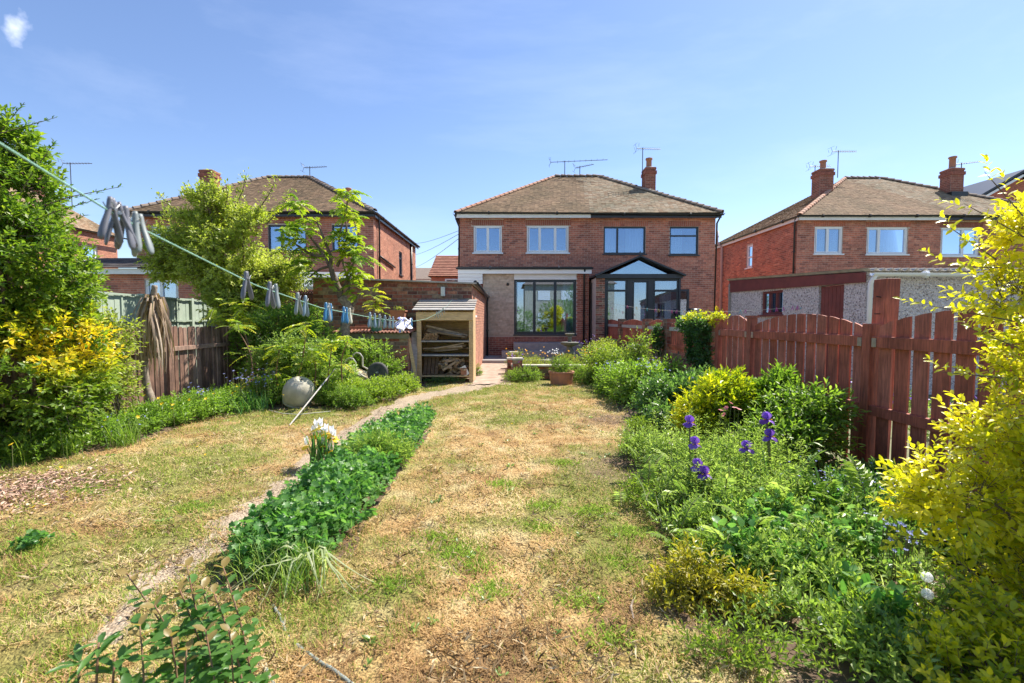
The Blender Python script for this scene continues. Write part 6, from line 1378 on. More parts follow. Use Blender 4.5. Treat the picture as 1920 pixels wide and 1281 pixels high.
# ---- middle shrubs left of the path
pz = at(748, 582, 10.35)
shrub('seedlings', 'pale seedlings sprouting in the red planter on the bunker', 'plant', (pz.x, 10.35, pz.z - .03), [(pz.x, 10.35, pz.z + .02, .13, .08, .05)], 50, 4, .05, .035, .5, M['leaf_apple'], 'd', stems=0, shell=.9)
shrub('climbing_shrub', 'dense dark green shrub in front of the canopy, behind the sumac suckers', 'shrub', (-4.5, 9.0, 0), [(-4.55, 9.0, 1.15, .75, .5, .62), (-4.1, 9.0, .8, .8, .5, .6), (-5.0, 8.8, .9, .55, .5, .6), (-4.2, 9.1, 1.35, .5, .4, .35), (-3.6, 9.2, .6, .5, .4, .45)], 3600, 6, .12, .072, .5, M['leaf_mid'], 'd', shell=.5, gap=.2, stems=6, stem_r=.02, vf=lambda P, v: v * .9 + .12)
shrub('flowering_shrub', 'grey green leafy shrub in the border behind the upturned pot', 'shrub', (-3.6, 8.0, 0), [(-3.6, 8.1, .55, .6, .45, .52), (-4.2, 7.9, .45, .55, .4, .45), (-3.2, 8.2, .36, .4, .4, .34), (-4.0, 8.0, .8, .45, .3, .3)], 2400, 6, .12, .07, .42, M['leaf_weed'], 'd', shell=.6, gap=.38, stems=8, stem_r=.012, vf=lambda P, v: v * .85 + .15, spread=1.0)
su = empty('sumac_suckers', (-3.7, 7.5, 0), 'thin reddish sumac suckers with yellow green fronds above the upturned pot', 'plant')
PP, DD, LL = [], [], []
for st_ in ([(550, 760), (556, 720), (566, 680), (572, 640), (575, 612)], [(480, 770), (476, 720), (468, 660), (440, 610)], [(578, 770), (586, 735), (592, 700), (588, 660)], [(520, 765), (518, 700), (524, 655)], [(610, 735), (617, 690), (622, 652)], [(645, 720), (640, 680), (652, 640)]):
    P_ = [at(a, b, 7.5) for a, b in st_]; P_[0].z = 0; limb(su, P_, (.013, .007), 'stem_red', 'stem', 6)
    for e in P_[1:]:
        n = 16 if e is P_[-1] else 7
        for k in range(n): PP.append(tuple(e + Vector((random.gauss(0, .07), random.gauss(0, .07), random.gauss(0, .05))))); DD.append(tuft_dirs(1, -.2, .9)[0]); LL.append(random.uniform(.18, .34))
fronds(su, PP, DD, np.array(LL), 9, .27, .36, M['leaf_sumac'], rng.uniform(0, .85, len(LL)), .45)
yl = empty('sumac_suckers', (-5.0, 8.2, 0), 'bright sumac fronds arching over the end of the brown fence', 'plant')
PP, DD, LL = [], [], []
for px, py in ((425, 570), (455, 580), (475, 600), (440, 600), (410, 590), (465, 570)):
    for k in range(9): PP.append(tuple(at(px, py, 8.2) + Vector((random.gauss(0, .08), random.gauss(0, .1), random.gauss(0, .05))))); DD.append(tuft_dirs(1, -.2, .7)[0]); LL.append(random.uniform(.2, .36))
fronds(yl, PP, DD, np.array(LL), 9, .27, .36, M['leaf_sumac'], rng.uniform(.2, .9, len(LL)), .45); P_ = [at(485, 730, 8.2), at(470, 660, 8.2), at(448, 600, 8.2)]; P_[0].z = 0; limb(yl, P_, (.02, .01), 'stem_red', 'stem', 6)
shrub('laurel_shrub', 'small bright leafy shrub growing against the brick bunker', 'shrub', (-2.75, 9.35, 0), [(-2.75, 9.3, .55, .45, .3, .42), (-2.95, 9.3, .8, .22, .2, .2), (-2.5, 9.3, .35, .35, .25, .3)], 420, 7, .13, .07, .42, M['leaf_mid'], 'd', shell=.8, gap=.15, vf=lambda P, v: v * .6 + .4)
def cover(name, label, X, n, per, L, asp, mat, kind='d', nparts=0, vf=None, twig=.0016, tl=.09, up=.9, cat='plant', seed=3, gap=.12, shell=.75, stems=0, group=None, sm_='stem'):
    return shrub(name, label, cat, (X[0][0], X[0][1], 0), X, n, per, tl, L, asp, M[mat], kind, up=up, shell=shell, gap=gap, stems=stems, vf=vf, twig=twig, nparts=nparts, seed=seed, spread=1.0, gs=.16, sm=sm_, group=group)
cover('ground_cover', 'variegated yellow green ground cover spilling onto the path below the wheelbarrow', [(-2.35, 8.1, .08, .45, .6, .26), (-2.7, 7.6, .10, .5, .5, .26), (-2.15, 8.8, .08, .35, .5, .20), (-3.0, 8.1, .10, .4, .45, .22)], 2300, 6, .068, .5, 'leaf_lime', gap=.42, vf=lambda P, v: v * .9 - .2 + .5 * vnoise(P[:, 0], P[:, 1], .4, 6))
cover('low_shrub', 'low dark leaved plant at the edge of the lawn right of the upturned pot', [(-2.55, 7.15, .08, .35, .25, .24), (-2.95, 7.35, .1, .3, .25, .25)], 800, 6, .045, .42, 'leaf_mid')
gcs = [(-5.0 + .1 * i, 4.55 + i * .45, .08, .55, .42, .22 + .05 * math.sin(i * 2)) for i in range(7)] + [(-4.4, 7.2, .08, .5, .4, .22), (-4.0, 7.5, .12, .4, .4, .36), (-4.9, 7.4, .06, .35, .4, .20)]
cover('border_plants', 'mixed low green plants filling the left border below the fence', gcs, 4600, 6, .062, .42, 'leaf_mid', seed=8, gap=.3, vf=lambda P, v: v * .8 + .2 * vnoise(P[:, 0], P[:, 1], .35, 6))
def strap(name, label, spots, n, L, w, mat, cat='plant', el=(.6, 1.4), spread=.06, v=None, nparts=0):
    t = empty(name, (spots[0][0], spots[0][1], 0), label, cat); k = rng.integers(0, len(spots), n); c_ = np.array(spots)[k]
    P = np.zeros((n, 3)); P[:, :2] = c_ + rng.normal(size=(n, 2)) * spread; D = tuft_dirs(n, *el)
    leaves(t, P, D, np.cross(np.cross(D, [0, 0, 1.]) + 1e-3, D), L * rng.uniform(.6, 1.15, n), w * rng.uniform(.7, 1.1, n), 'b', M[mat], rng.random(n) if v is None else v, nparts=nparts, name='blades', pname='blade'); return t
strap('grass_clump', 'rank long green grass in the left border under the evergreen', [(-4.55, 4.6), (-4.3, 5.0), (-4.75, 4.35)], 420, .32, .007, 'leaf_mid')
strap('bluebell_leaves', 'strappy bluebell leaves in the border by the fence post', [(-4.6, 6.9), (-4.2, 7.0), (-3.95, 6.9)], 420, .34, .010, 'leaf_blue', spread=.14)
def blooms(name, label, pts, r, mat, cat, petals=5, h=None, group=None, nn=(0, -.4, 1), leafkind='d', asp=.8):
    """scatter of small open flowers on stems"""
    t = empty(name, pts[0], label, cat, group); P = []; D = []; N = []; n0 = norm(np.array(nn, float))
    for p in pts:
        nv = norm(n0 + rng.normal(size=3) * .35); u_ = norm(np.cross(nv, [1, .2, .1])); w_ = np.cross(nv, u_); ph = rng.uniform(0, 6)
        for k in range(petals): a = ph + 6.283 * k / petals; P.append(p); D.append(u_ * math.cos(a) + w_ * math.sin(a) + nv * .35); N.append(nv)
    n = len(P); leaves(t, np.array([tuple(q) for q in P]), np.array(D), np.array(N), np.full(n, r) * rng.uniform(.8, 1.2, n), np.full(n, r * asp), leafkind, M[mat], rng.random(n), name='petals')
    m = MB()
    for p in pts:
        g = h if h else min(.3, p[2]); m.tube([Vector(p) - Vector((random.uniform(-.03, .03), random.uniform(-.03, .03), g)), p], .002, 4)
    m.build('stems', M['stem'], t, kind='stuff'); return t
def scat(cx, cy, cz, sx, sy, sz, n): return [Vector((random.gauss(cx, sx), random.gauss(cy, sy), max(.08, random.gauss(cz, sz)))) for _ in range(n)]
blooms('yellow_poppies', 'scattered small yellow poppies in the left border below the dead palm', scat(-4.6, 5.9, .30, .3, .6, .05, 26), .024, 'petal_yellow', 'flowers')
blooms('yellow_poppies', 'small yellow flowers low in the border right of the fence post', scat(-4.3, 7.0, .32, .4, .2, .06, 12), .022, 'petal_yellow', 'flowers')
blooms('bluebells', 'blue bluebells clustered in the border beside the brown fence', scat(-4.15, 7.25, .48, .2, .2, .07, 60), .020, 'petal_blue', 'flowers', 5, asp=.5)
blooms('bluebells', 'small group of bluebells near the base of the dead palm', scat(-4.55, 6.5, .36, .12, .12, .05, 26), .020, 'petal_blue', 'flowers', 5, asp=.5)
blooms('forget_me_nots', 'tiny blue flowers at the left edge of the border under the evergreen', scat(-4.7, 5.1, .25, .25, .3, .04, 26), .012, 'petal_blue', 'flowers', 5)
blooms('dandelions', 'few yellow dandelions in the grass near the wood chips', [gr(a, b) + Vector((0, 0, .04)) for a, b in ((65, 960), (85, 958), (125, 932), (90, 890), (115, 884), (385, 860), (370, 845))], .016, 'petal_yellow', 'flowers', 9, h=.03, asp=.4)
blooms('dandelions', 'few yellow dandelions dotted across the middle of the lawn', [gr(a, b) + Vector((0, 0, .04)) for a, b in ((855, 792), (1110, 868), (960, 800), (1078, 752))], .016, 'petal_yellow', 'flowers', 9, h=.03, asp=.4)
# ---- geranium bed in the middle
def gell(y0, y1, h):
    out = []
    for y in np.arange(y0, y1, .22):
        a, b = float(midL(y)), float(midR(y)); out.append(((a + b) / 2, y, .02, (b - a) / 2 + .04, .22, h * random.uniform(.85, 1.1)))
    return out
g1 = cover('geranium_patch', 'near half of the dense geranium patch between path and lawn', gell(2.6, 4.1, .20), 2100, 4, .062, 1.0, 'leaf_blue', 'p', nparts=300, tl=.10, shell=.6, gap=.26, up=1.0, twig=.0013, vf=lambda P, v: v * .8 + .45 * vnoise(P[:, 0], P[:, 1], .13, 6) - .08)
g2 = cover('geranium_patch', 'far half of the dense geranium patch beyond the white irises', gell(4.35, 6.2, .20), 2400, 4, .055, 1.0, 'leaf_blue', 'p', nparts=0, tl=.10, shell=.6, gap=.26, up=1.0, twig=.0013, vf=lambda P, v: v * .8 + .5 * vnoise(P[:, 0], P[:, 1], .15, 6) - .05)
cover('crocosmia_clump', 'reddish green leafy clump between the two geranium patches', [(-1.25, 4.25, .05, .3, .22, .25)], 330, 6, .075, .18, 'leaf_weed', tl=.12)
strap('grass_clump', 'fine bright green grass tuft at the near end of the geranium patch', [(-1.3, 2.38), (-1.15, 2.45), (-1.45, 2.45), (-1.1, 2.3)], 420, .24, .005, 'leaf_weed', spread=.06)
fl = empty('flopped_leaves', (-1.05, 2.3, 0), 'pale flopped strap leaves lying over the lawn at the end of the geraniums', 'plant')
for i in range(20):
    a = random.gauss(-1.9, .85); L = random.uniform(.14, .38); b = Vector((-1.08 + random.gauss(0, .05), 2.42 + random.gauss(0, .05), .04)); d = Vector((math.cos(a), math.sin(a), 0)); s_ = Vector((-d.y, d.x, 0)); V = []; c0 = random.uniform(-.25, .25)
    for k in range(8): f = k / 7; c_ = b + d * L * f + s_ * c0 * f * f + Vector((0, 0, .16 * math.sin(math.pi * min(1, f * 1.05)) * random.uniform(.8, 1.1) * (1 - .4 * f))); w = .0055 * (1 - f ** 2.5) + .001; V += [c_ - s_ * w, c_ + Vector((0, 0, .003)), c_ + s_ * w]
    MB().add(V, [(3 * k + j, 3 * k + j + 1, 3 * k + j + 4, 3 * k + j + 3) for k in range(7) for j in (0, 1)]).build('leaf', M['leaf_pale'], fl, v=random.uniform(.2, 1), smooth=True)
# white and yellow iris clump
def petal(c, d, n, L, w, curl, mat, parent, v=.5, name='petal'):
    d = Vector(d).normalized(); n = (Vector(n) - d * Vector(n).dot(d)).normalized(); b = n.cross(d); V = []
    for i in range(6):
        f = i / 5; ang = curl * f; p = c + (d * math.sin(ang) / max(curl, .01) + n * (1 - math.cos(ang)) / max(curl, .01)) * L if abs(curl) > .01 else c + d * L * f
        ww = w * (math.sin(math.pi * min(1, .12 + f * .88)) ** .7) * (1.0 if f < .99 else .3); cup = .25 * ww
        V += [p - b * ww + n * cup, p, p + b * ww + n * cup * (1 + .3 * math.sin(i * 2))]
    return MB().add(V, [(3 * k + j, 3 * k + j + 1, 3 * k + j + 4, 3 * k + j + 3) for k in range(5) for j in (0, 1)]).build(name, M[mat], parent, v=v, smooth=True)
wi = empty('white_iris_clump', (-1.80, 4.25, 0), 'clump of white and yellow dutch irises beside the gravel path', 'iris')
for px, py in ((593, 800), (602, 797), (612, 808), (622, 812), (574, 832), (605, 830), (617, 840), (588, 812), (627, 818)):
    c_ = at(px, py + 4, 4.25); b = Vector((-1.80 + random.gauss(0, .04), 4.25 + random.gauss(0, .05), 0)); b.x += (c_.x + 1.8) * .5
    limb(wi, [b, b.lerp(c_, .5) + Vector((random.gauss(0, .01), 0, 0)), c_], (.006, .005), 'stem', 'stem', 6); ph = random.uniform(0, 6)
    for k in range(3):
        a = ph + 2.094 * k; d = Vector((math.cos(a), math.sin(a), 0)); petal(c_ + Vector((0, 0, .008)), d * .45 + Vector((0, 0, 1)), -d, .088, .021, .4, 'petal_white', wi, random.random())
        a += 1.047; d = Vector((math.cos(a), math.sin(a), 0)); petal(c_, d, Vector((0, 0, -1)), .066, .026, 1.0, 'petal_yellow' if k != 1 or random.random() < .5 else 'petal_white', wi, random.random())
n = 60; P = np.stack([rng.normal(-1.80, .05, n), rng.normal(4.25, .05, n), np.zeros(n)], -1); D = tuft_dirs(n, 1.15, 1.5)
leaves(wi, P, D, np.cross(np.cross(D, [0, 0, 1.]) + 1e-3, D), rng.uniform(.25, .48, n), np.full(n, .014), 'b', M['leaf_blue'], rng.random(n) * .8, name='blades', pname='blade', nparts=60)
for px, py, lab in ((578, 985, 'salmon pink flower spike standing in the geranium patch, upper one'), (560, 1015, 'salmon pink flower low in the geranium patch, lower one')):
    c_ = at(px, py, 2.75); t = empty('salmon_flower', (c_.x, 2.75, 0), lab, 'flower'); limb(t, [(c_.x, 2.75, 0), c_], (.004, .003), 'stem', 'stem', 5)
    for k in range(9): petal(c_ + Vector((random.gauss(0, .008), 0, random.uniform(-.02, .035))), (random.uniform(-1, 1), random.uniform(-1, .3), random.uniform(-.2, 1)), (0, 0, 1), .024, .010, .6, 'petal_salmon', t, random.random())
# ---- foreground shrub with reddish tips, bottom left
fg = empty('young_shrub', (-1.05, 1.5, 0), 'young leafy shrub with reddish shoot tips in the bottom left foreground', 'shrub')
P, D, N, L, VV_ = [], [], [], [], []
for bx, by, px, py, Y in ((-1.12, 1.45, 237, 1075, 1.56), (-1.0, 1.5, 337, 1105, 1.6), (-.95, 1.55, 350, 1060, 1.66), (-.88, 1.5, 418, 1062, 1.62), (-.98, 1.42, 290, 1135, 1.5), (-.86, 1.42, 400, 1110, 1.55), (-.9, 1.35, 385, 1180, 1.42), (-1.05, 1.35, 320, 1190, 1.4), (-1.15, 1.3, 262, 1170, 1.42), (-.85, 1.3, 430, 1180, 1.45), (-.95, 1.3, 350, 1215, 1.38), (-1.02, 1.6, 380, 1100, 1.7)):
    c_ = at(px, py, Y); b = Vector((bx, by, 0)); mid = b.lerp(c_, .5) + Vector((random.gauss(0, .02), random.gauss(0, .02), 0)); limb(fg, [b, mid, c_], (.0045, .002), 'stem_red', 'stem', 6)
    T = (c_ - b).normalized(); Ls = (c_ - b).length; ng = int(Ls / .030)
    for k in range(ng):
        f = (k + .8) / ng
        if f < .18: continue
        p = b.lerp(mid, f * 2) if f < .5 else mid.lerp(c_, f * 2 - 1); a0 = k * 1.57 + random.uniform(-.3, .3)
        for s_ in (0, math.pi):
            a = a0 + s_; lat = Vector((math.cos(a), math.sin(a), 0)); P.append(tuple(p)); D.append(tuple(lat + T * (.25 + .9 * max(0, f - .8) * 4) - Vector((0, 0, .1)))); N.append(tuple(Vector((0, 0, 1)) - lat * .2 + Vector((random.gauss(0, .2), random.gauss(0, .2), 0))))
            L.append(random.uniform(.050, .078) * (1.15 - .5 * f)); VV_.append(min(1, .55 * random.random() + (.75 if f > .88 else 0)))
            if random.random() < .55 and f < .85:
                for q in range(2): P.append(tuple(p + lat * .03 * (q + 1))); D.append(tuple(lat + Vector((random.gauss(0, .6), random.gauss(0, .6), .4)))); N.append((random.gauss(0, .3), random.gauss(0, .3), 1)); L.append(random.uniform(.035, .055)); VV_.append(.55 * random.random())
leaves(fg, np.array(P), np.array(D), np.array(N), np.array(L), np.array(L) * .62, 'o', M['leaf_bronze'], np.array(VV_), nparts=300)
pe = empty('peony_shoot', (-1.3, 1.38, 0), 'narrow leaved shoot at the bottom left corner of the lawn', 'plant')
P, D, N, L = [], [], [], []
for px, py in ((185, 1205), (150, 1240), (215, 1235)):
    c_ = at(px, py, 1.42); b = Vector((c_.x * .98, 1.36, .1)); limb(pe, [b, c_], (.004, .003), 'stem_red', 'stem', 6)
    for k in range(9): P.append(tuple(c_ - Vector((0, 0, random.random() * .06)))); a = random.uniform(0, 6.28); D.append((math.cos(a), math.sin(a), random.uniform(-.2, .4))); N.append((0, 0, 1)); L.append(random.uniform(.06, .10))
leaves(pe, np.array(P), np.array(D), np.array(N, float), np.array(L), np.array(L) * .24, 'o', M['leaf_bronze'], rng.random(len(L)) * .5, nparts=27)
cover('lawn_weed', 'small round leaved weed alone in the lawn at the left', [(gr(55, 1030).x, gr(55, 1030).y, .01, .12, .1, .05)], 40, 4, .045, .9, 'leaf_blue', 'p', nparts=60, tl=.04)
# ---- golden privet, right foreground
ep = [(2.92, 2.05, 1.30, .55, .5, .80), (2.68, 1.95, .60, .62, .45, .38), (2.32, 1.78, .16, .62, .4, .34), (3.0, 2.1, 1.90, .50, .5, .42), (2.20, 2.0, .88, .17, .18, .13), (1.93, 1.95, .62, .26, .16, .15), (2.22, 2.02, 1.52, .16, .15, .11), (2.35, 2.02, 1.78, .14, .14, .10), (1.75, 1.6, .08, .28, .2, .13), (3.1, 1.9, .8, .5, .5, .8)]
vf = lambda P, v: v * .8 + .22 + .10 * (P[:, 2] - .5) + .3 * (vnoise(P[:, 0], P[:, 1], .15, 3, P[:, 2]) - .5)
gp_ = shrub('golden_privet', 'large golden leaved privet filling the right foreground', 'shrub', (2.6, 1.95, 0), ep, 6000, 9, .11, .050, .46, M['leaf_gold'], 'o', shell=.6, gap=.42, stems=8, stem_r=.012, nparts=300, vf=vf, gs=.14, up=.55, twig=.0018, spread=1.1, jitter=.5)
P, D = [], []
for px, py, dx, dz in ((1800, 440, -.9, .4), (1840, 400, -.8, .5), (1870, 350, -.5, .8), (1790, 500, -1, 0), (1715, 915, -1, .5), (1705, 960, -1, .1), (1740, 880, -.6, .8), (1790, 700, -1, .1), (1780, 580, -1, .2), (1830, 620, -.9, .3), (1700, 1010, -1, .1), (1800, 860, -.8, .6)):
    c_ = at(px, py, 1.95); d = Vector((dx, random.uniform(-.3, .2), dz)).normalized(); a = c_ - d * .25; MB().tube([a, c_, c_ + d * .08], [.003, .002, .001], 5).build('twig', M['bark'], gp_)
    for k in range(3): P.append(tuple(a + d * (.08 + .1 * k))); D.append(tuple(d))
P_, D_, N_, L_, W_, V_, T_, tl_ = twig_leaves(np.array(P), np.array(D), 11, .12, .042, .44, .2, 1.0, .25)
leaves(gp_, P_, D_, N_, L_, W_, 'o', M['leaf_gold'], np.clip(V_ * .5 + .45, 0, 1))
# ---- right border
shrub('golden_shrub', 'rounded golden yellow shrub in the right border against the red fence', 'shrub', (2.3, 5.2, 0), [(2.12, 4.8, .40, .32, .35, .34), (2.35, 4.9, .58, .28, .3, .22), (2.0, 4.7, .2, .24, .3, .25)], 900, 7, .13, .078, .42, M['leaf_gold'], 'd', shell=.6, gap=.42, vf=lambda P, v: v * .75 - .14 + .8 * np.clip(2.2 - P[:, 0], 0, .5) + .25 * (P[:, 2] - .5), up=.8, gs=.2)
shrub('shining_shrub', 'fresh green shrub with upright shoots behind the golden one', 'shrub', (2.75, 5.2, 0), [(2.6, 4.95, .48, .34, .35, .34), (2.8, 4.8, .66, .2, .2, .16), (2.5, 5.0, .70, .18, .2, .14)], 850, 7, .15, .085, .36, M['leaf_mid'], 'd', shell=.7, gap=.4, vf=lambda P, v: v * .8, up=1.0)
shrub('peony_bush', 'dark glossy leaved peony bush growing through the red fence', 'shrub', (2.85, 4.5, 0), [(2.72, 4.35, .34, .38, .42, .38), (2.88, 4.2, .56, .2, .2, .18), (2.45, 4.15, .24, .32, .35, .26)], 900, 6, .15, .085, .36, M['leaf_mid'], 'o', shell=.65, gap=.3, stems=7, nparts=120)
wd = [(1.45, 3.9, .08, .35, .35, .30), (1.75, 3.55, .1, .4, .4, .30), (1.35, 3.3, .06, .3, .3, .26), (2.1, 3.9, .1, .4, .35, .32), (1.3, 4.45, .06, .25, .3, .22), (1.7, 3.05, .05, .4, .3, .26), (1.4, 2.85, .04, .28, .25, .2)]
cover('feathery_weeds', 'feathery pale green weeds below the purple irises in the right border', wd, 3600, 6, .050, .34, 'leaf_weed', tl=.13, up=1.1, seed=14, gap=.34, vf=lambda P, v: v * .85 + .15)
cover('border_weeds', 'low mixed leafy weeds along the lawn edge in the right foreground', [(1.3, 2.45, .03, .3, .25, .18), (1.7, 2.4, .04, .4, .3, .2), (2.1, 2.7, .05, .4, .35, .22), (1.55, 2.1, .02, .35, .2, .14), (1.2, 1.95, .02, .25, .2, .10), (1.5, 1.75, .02, .3, .2, .1), (1.9, 2.1, .03, .3, .25, .16), (1.15, 2.8, .02, .2, .3, .14)], 1700, 6, .050, .40, 'leaf_weed', tl=.10, up=.5, seed=15, gap=.5, vf=lambda P, v: v * .8 + .4 * vnoise(P[:, 0], P[:, 1], .2, 6) - .1)
cover('broad_leaf_weed', 'broad round leaved blue green weed at the front of the right border', [(1.32, 2.45, .05, .18, .16, .18), (1.6, 2.3, .03, .2, .14, .14)], 85, 4, .075, .85, 'leaf_blue', 'o', nparts=160, tl=.10, shell=.7, gap=0, up=.5)
cover('dock_leaves', 'broad curling dock leaves between the dandelion clocks and the privet', [(1.62, 2.0, .03, .15, .12, .12)], 26, 4, .10, .5, 'leaf_blue', 'o', nparts=90, tl=.06, shell=.8, gap=0)
cover('forget_me_not_patch', 'dark shaded patch of forget-me-nots under the red fence', [(2.55, 3.2, .06, .4, .4, .22), (2.3, 2.85, .05, .35, .3, .2), (2.85, 3.4, .06, .3, .4, .2), (2.7, 2.7, .06, .4, .35, .2)], 2400, 6, .055, .40, 'leaf_dark', tl=.10, seed=17, gap=.3)
blooms('forget_me_nots', 'sprinkle of tiny blue forget-me-nots below the fence at the right', scat(2.4, 3.05, .29, .22, .25, .03, 110), .009, 'petal_blue', 'flowers', 5)
blooms('bluebells', 'bluebells half hidden beside the golden privet', scat(2.02, 2.3, .30, .06, .07, .05, 34), .015, 'petal_blue', 'flowers', 5, asp=.5)
cover('wilting_plant', 'yellowing wilted plant at the lawn edge in the right foreground', [(.93, 2.25, .05, .13, .16, .18), (1.1, 2.12, .03, .14, .12, .15), (.78, 2.2, .02, .1, .1, .12)], 260, 7, .048, .30, 'leaf_wilt', 'o', tl=.09, up=.1, nparts=150, stems=4, shell=.9, sm_='stem')
strap('iris_leaves', 'sword shaped iris leaves rising beneath the purple irises', [(1.75, 3.3), (1.95, 3.35), (1.6, 3.4), (2.1, 3.15), (1.45, 3.55)], 46, .42, .024, 'leaf_blue', el=(.7, 1.4), spread=.05, nparts=46)
def iris(px, py, Y, lab, s=1.0):
    c_ = at(px, py, Y); t = empty('purple_iris', (c_.x, Y, 0), lab, 'iris', 'purple irises in the right border'); b = Vector((c_.x + random.uniform(.0, .06), Y, 0))
    limb(t, [b, b.lerp(c_, .6), c_ - Vector((0, 0, .02))], (.008, .006), 'stem', 'stem', 7); ph = random.uniform(0, 2)
    for k in range(3):
        a = ph + 2.094 * k; d = Vector((math.cos(a), math.sin(a), 0))
        petal(c_, d * .55 + Vector((0, 0, 1)), -d, .058 * s, .036 * s, 1.3, 'petal_purple', t, random.uniform(.3, .7), 'standard')
        a += 1.047; d = Vector((math.cos(a), math.sin(a), 0)); petal(c_, d + Vector((0, 0, .15)), Vector((0, 0, -1)), .066 * s, .034 * s, 1.5, 'petal_purple', t, random.choice((.1, .95, .5)), 'fall')
        MB().beam(c_ + d * .01, c_ + d * .035 + Vector((0, 0, .002)), .006, .004).build('beard', M['petal_yellow'], t, v=.3)
for a in ((1293, 792, 3.5, 'purple iris furthest left and highest, against dark leaves'), (1303, 832, 3.4, 'purple iris directly below the highest left one'), (1308, 874, 3.2, 'purple iris above the lowest left bloom'), (1321, 888, 3.15, 'lowest purple iris on the left side'), (1400, 840, 3.3, 'single purple iris standing midway between left and right groups'), (1438, 786, 3.35, 'upper purple iris of the right pair'), (1443, 818, 3.3, 'lower larger purple iris of the right pair')): iris(*a, s=1.05)
c_ = at(1365, 770, 3.9); blooms('pink_columbines', 'dusky pink columbines in front of the golden shrub', [at(1352, 770, 3.9), at(1358, 778, 3.9), at(1377, 765, 3.9), at(1385, 768, 3.9), at(1370, 756, 3.9), at(1362, 765, 3.95)], .026, 'petal_pink', 'flowers', 6, h=.4)
def clock(px, py, Y, lab):
    c_ = at(px, py, Y) if Y else gr(px, py); t = empty('dandelion_clock', (c_.x, c_.y, 0), lab, 'dandelion', 'white dandelion clocks in the right foreground'); limb(t, [(c_.x + .02, c_.y, 0), c_], (.002, .0015), 'stem_red', 'stem', 5)
    m = MB(); 
    for k in range(110):
        z = 1 - 2 * (k + .5) / 110; a = k * 2.39996; r_ = math.sqrt(1 - z * z); d = Vector((r_ * math.cos(a), r_ * math.sin(a), z)); e = d.cross(Vector((.3, .2, .9))).normalized() * .0045; g_ = d.cross(e).normalized() * .0045; p = c_ + d * .022
        m.add([p - e, p + g_, p + e, p - g_], [(0, 1, 2, 3)]); m.add([c_, p + e * .1, p - e * .1], [(0, 1, 2)])
    m.build('seed_head', M['petal_white'], t, v=.5); MB().lathe(c_ - Vector((0, 0, .003)), [(.001, 0), (.004, .003), (.001, .006)], 8).build('centre', M['stem'], t)
clock(1314, 993, 2.75, 'dandelion clock highest and furthest left, above the weeds'); clock(1738, 1082, 2.0, 'dandelion clock beside the privet and bluebells'); clock(1739, 1114, 1.95, 'dandelion clock just below another beside the privet'); clock(1541, 1166, 1.95, 'dandelion clock low among the dock leaves'); clock(1470, 1240, 1.85, 'dandelion clock nearest the bottom of the lawn')
po = empty('orange_poppy', (1.15, 1.95, 0), 'single orange yellow poppy flower low in the right foreground', 'flower'); c_ = at(1434, 1190, 2.0)
for k in range(5): petal(c_, (math.cos(k * 1.26), math.sin(k * 1.26), .3), (0, 0, 1), .028, .018, .7, 'petal_orange', po, random.random())
limb(po, [(c_.x, c_.y, 0), c_], (.002, .002), 'stem', 'stem', 5)
# ---- far right border along the wall
shrub('privet_bush', 'yellow green open shrub in the right border before the brick wall', 'shrub', (2.2, 9.3, 0), [(2.3, 9.3, .5, .35, .35, .4), (2.5, 9.0, .8, .18, .2, .3), (1.9, 9.6, .42, .35, .35, .35), (2.45, 9.1, .35, .45, .4, .35)], 900, 7, .22, .075, .5, M['leaf_lime'], 'd', shell=.9, gap=.42, stems=9, stem_r=.008, vf=lambda P, v: v * .9)
shrub('columbine_clump', 'green clump with mauve columbines at the right edge of the lawn', 'shrub', (2.15, 7.5, 0), [(2.1, 7.5, .3, .45, .5, .35), (1.95, 8.3, .25, .35, .45, .3), (2.5, 7.7, .4, .35, .45, .35), (1.9, 9.0, .2, .3, .4, .28)], 1700, 6, .18, .085, .5, M['leaf_mid'], 'd', shell=.8, gap=.45, vf=lambda P, v: v * .8 + .2)
shrub('low_mounded_shrub', 'dark low mounded shrub casting shade on the lawn edge', 'shrub', (2.2, 6.2, 0), [(2.15, 6.25, .25, .42, .5, .32), (2.6, 6.1, .32, .42, .5, .38), (2.0, 5.7, .12, .3, .3, .22)], 1300, 6, .16, .085, .5, M['leaf_dark'], 'd', shell=.75, gap=.42, vf=lambda P, v: v * .9 + .2)
blooms('columbines', 'mauve columbine flowers over the clump at the right lawn edge', scat(2.2, 7.5, .68, .14, .25, .05, 36) + scat(1.85, 8.4, .55, .12, .2, .05, 18), .022, 'petal_blue', 'flowers', 5, asp=.6)
blooms('bluebells', 'a few bluebells by the dark mounded shrub', scat(2.45, 5.85, .55, .08, .08, .06, 16), .02, 'petal_blue', 'flowers', 5, asp=.5)
ds = empty('dry_stalks', (2.75, 8.6, 0), 'dry brown dead stalks standing before the brick wall', 'plant')
for i in range(40):
    b = Vector((random.gauss(2.75, .15), random.gauss(8.6, .3), 0)); h = random.uniform(.5, .95); MB().tube([b, b + Vector((random.gauss(0, .05), random.gauss(0, .05), h * .6)), b + Vector((random.gauss(0, .12), random.gauss(0, .1), h))], [.005, .004, .002], 4).build('stalk', M['bark_grey'], ds)
shrub('border_perennials', 'tangle of small flowering plants at the far end of the right border', 'shrub', (2.3, 11, 0), [(2.4, 10.6, .35, .5, .5, .35), (2.2, 11.8, .35, .5, .7, .35), (2.0, 10.0, .2, .4, .5, .3), (2.7, 13, .4, .4, .8, .4)], 1700, 5, .2, .08, .5, M['leaf_apple'], 'd', shell=.9, gap=.45, vf=lambda P, v: v * .8)
blooms('small_flowers', 'yellow and orange dots of flowers in the far right border', scat(2.0, 10.8, .62, .35, .5, .08, 30), .026, 'petal_orange', 'flowers', 5)
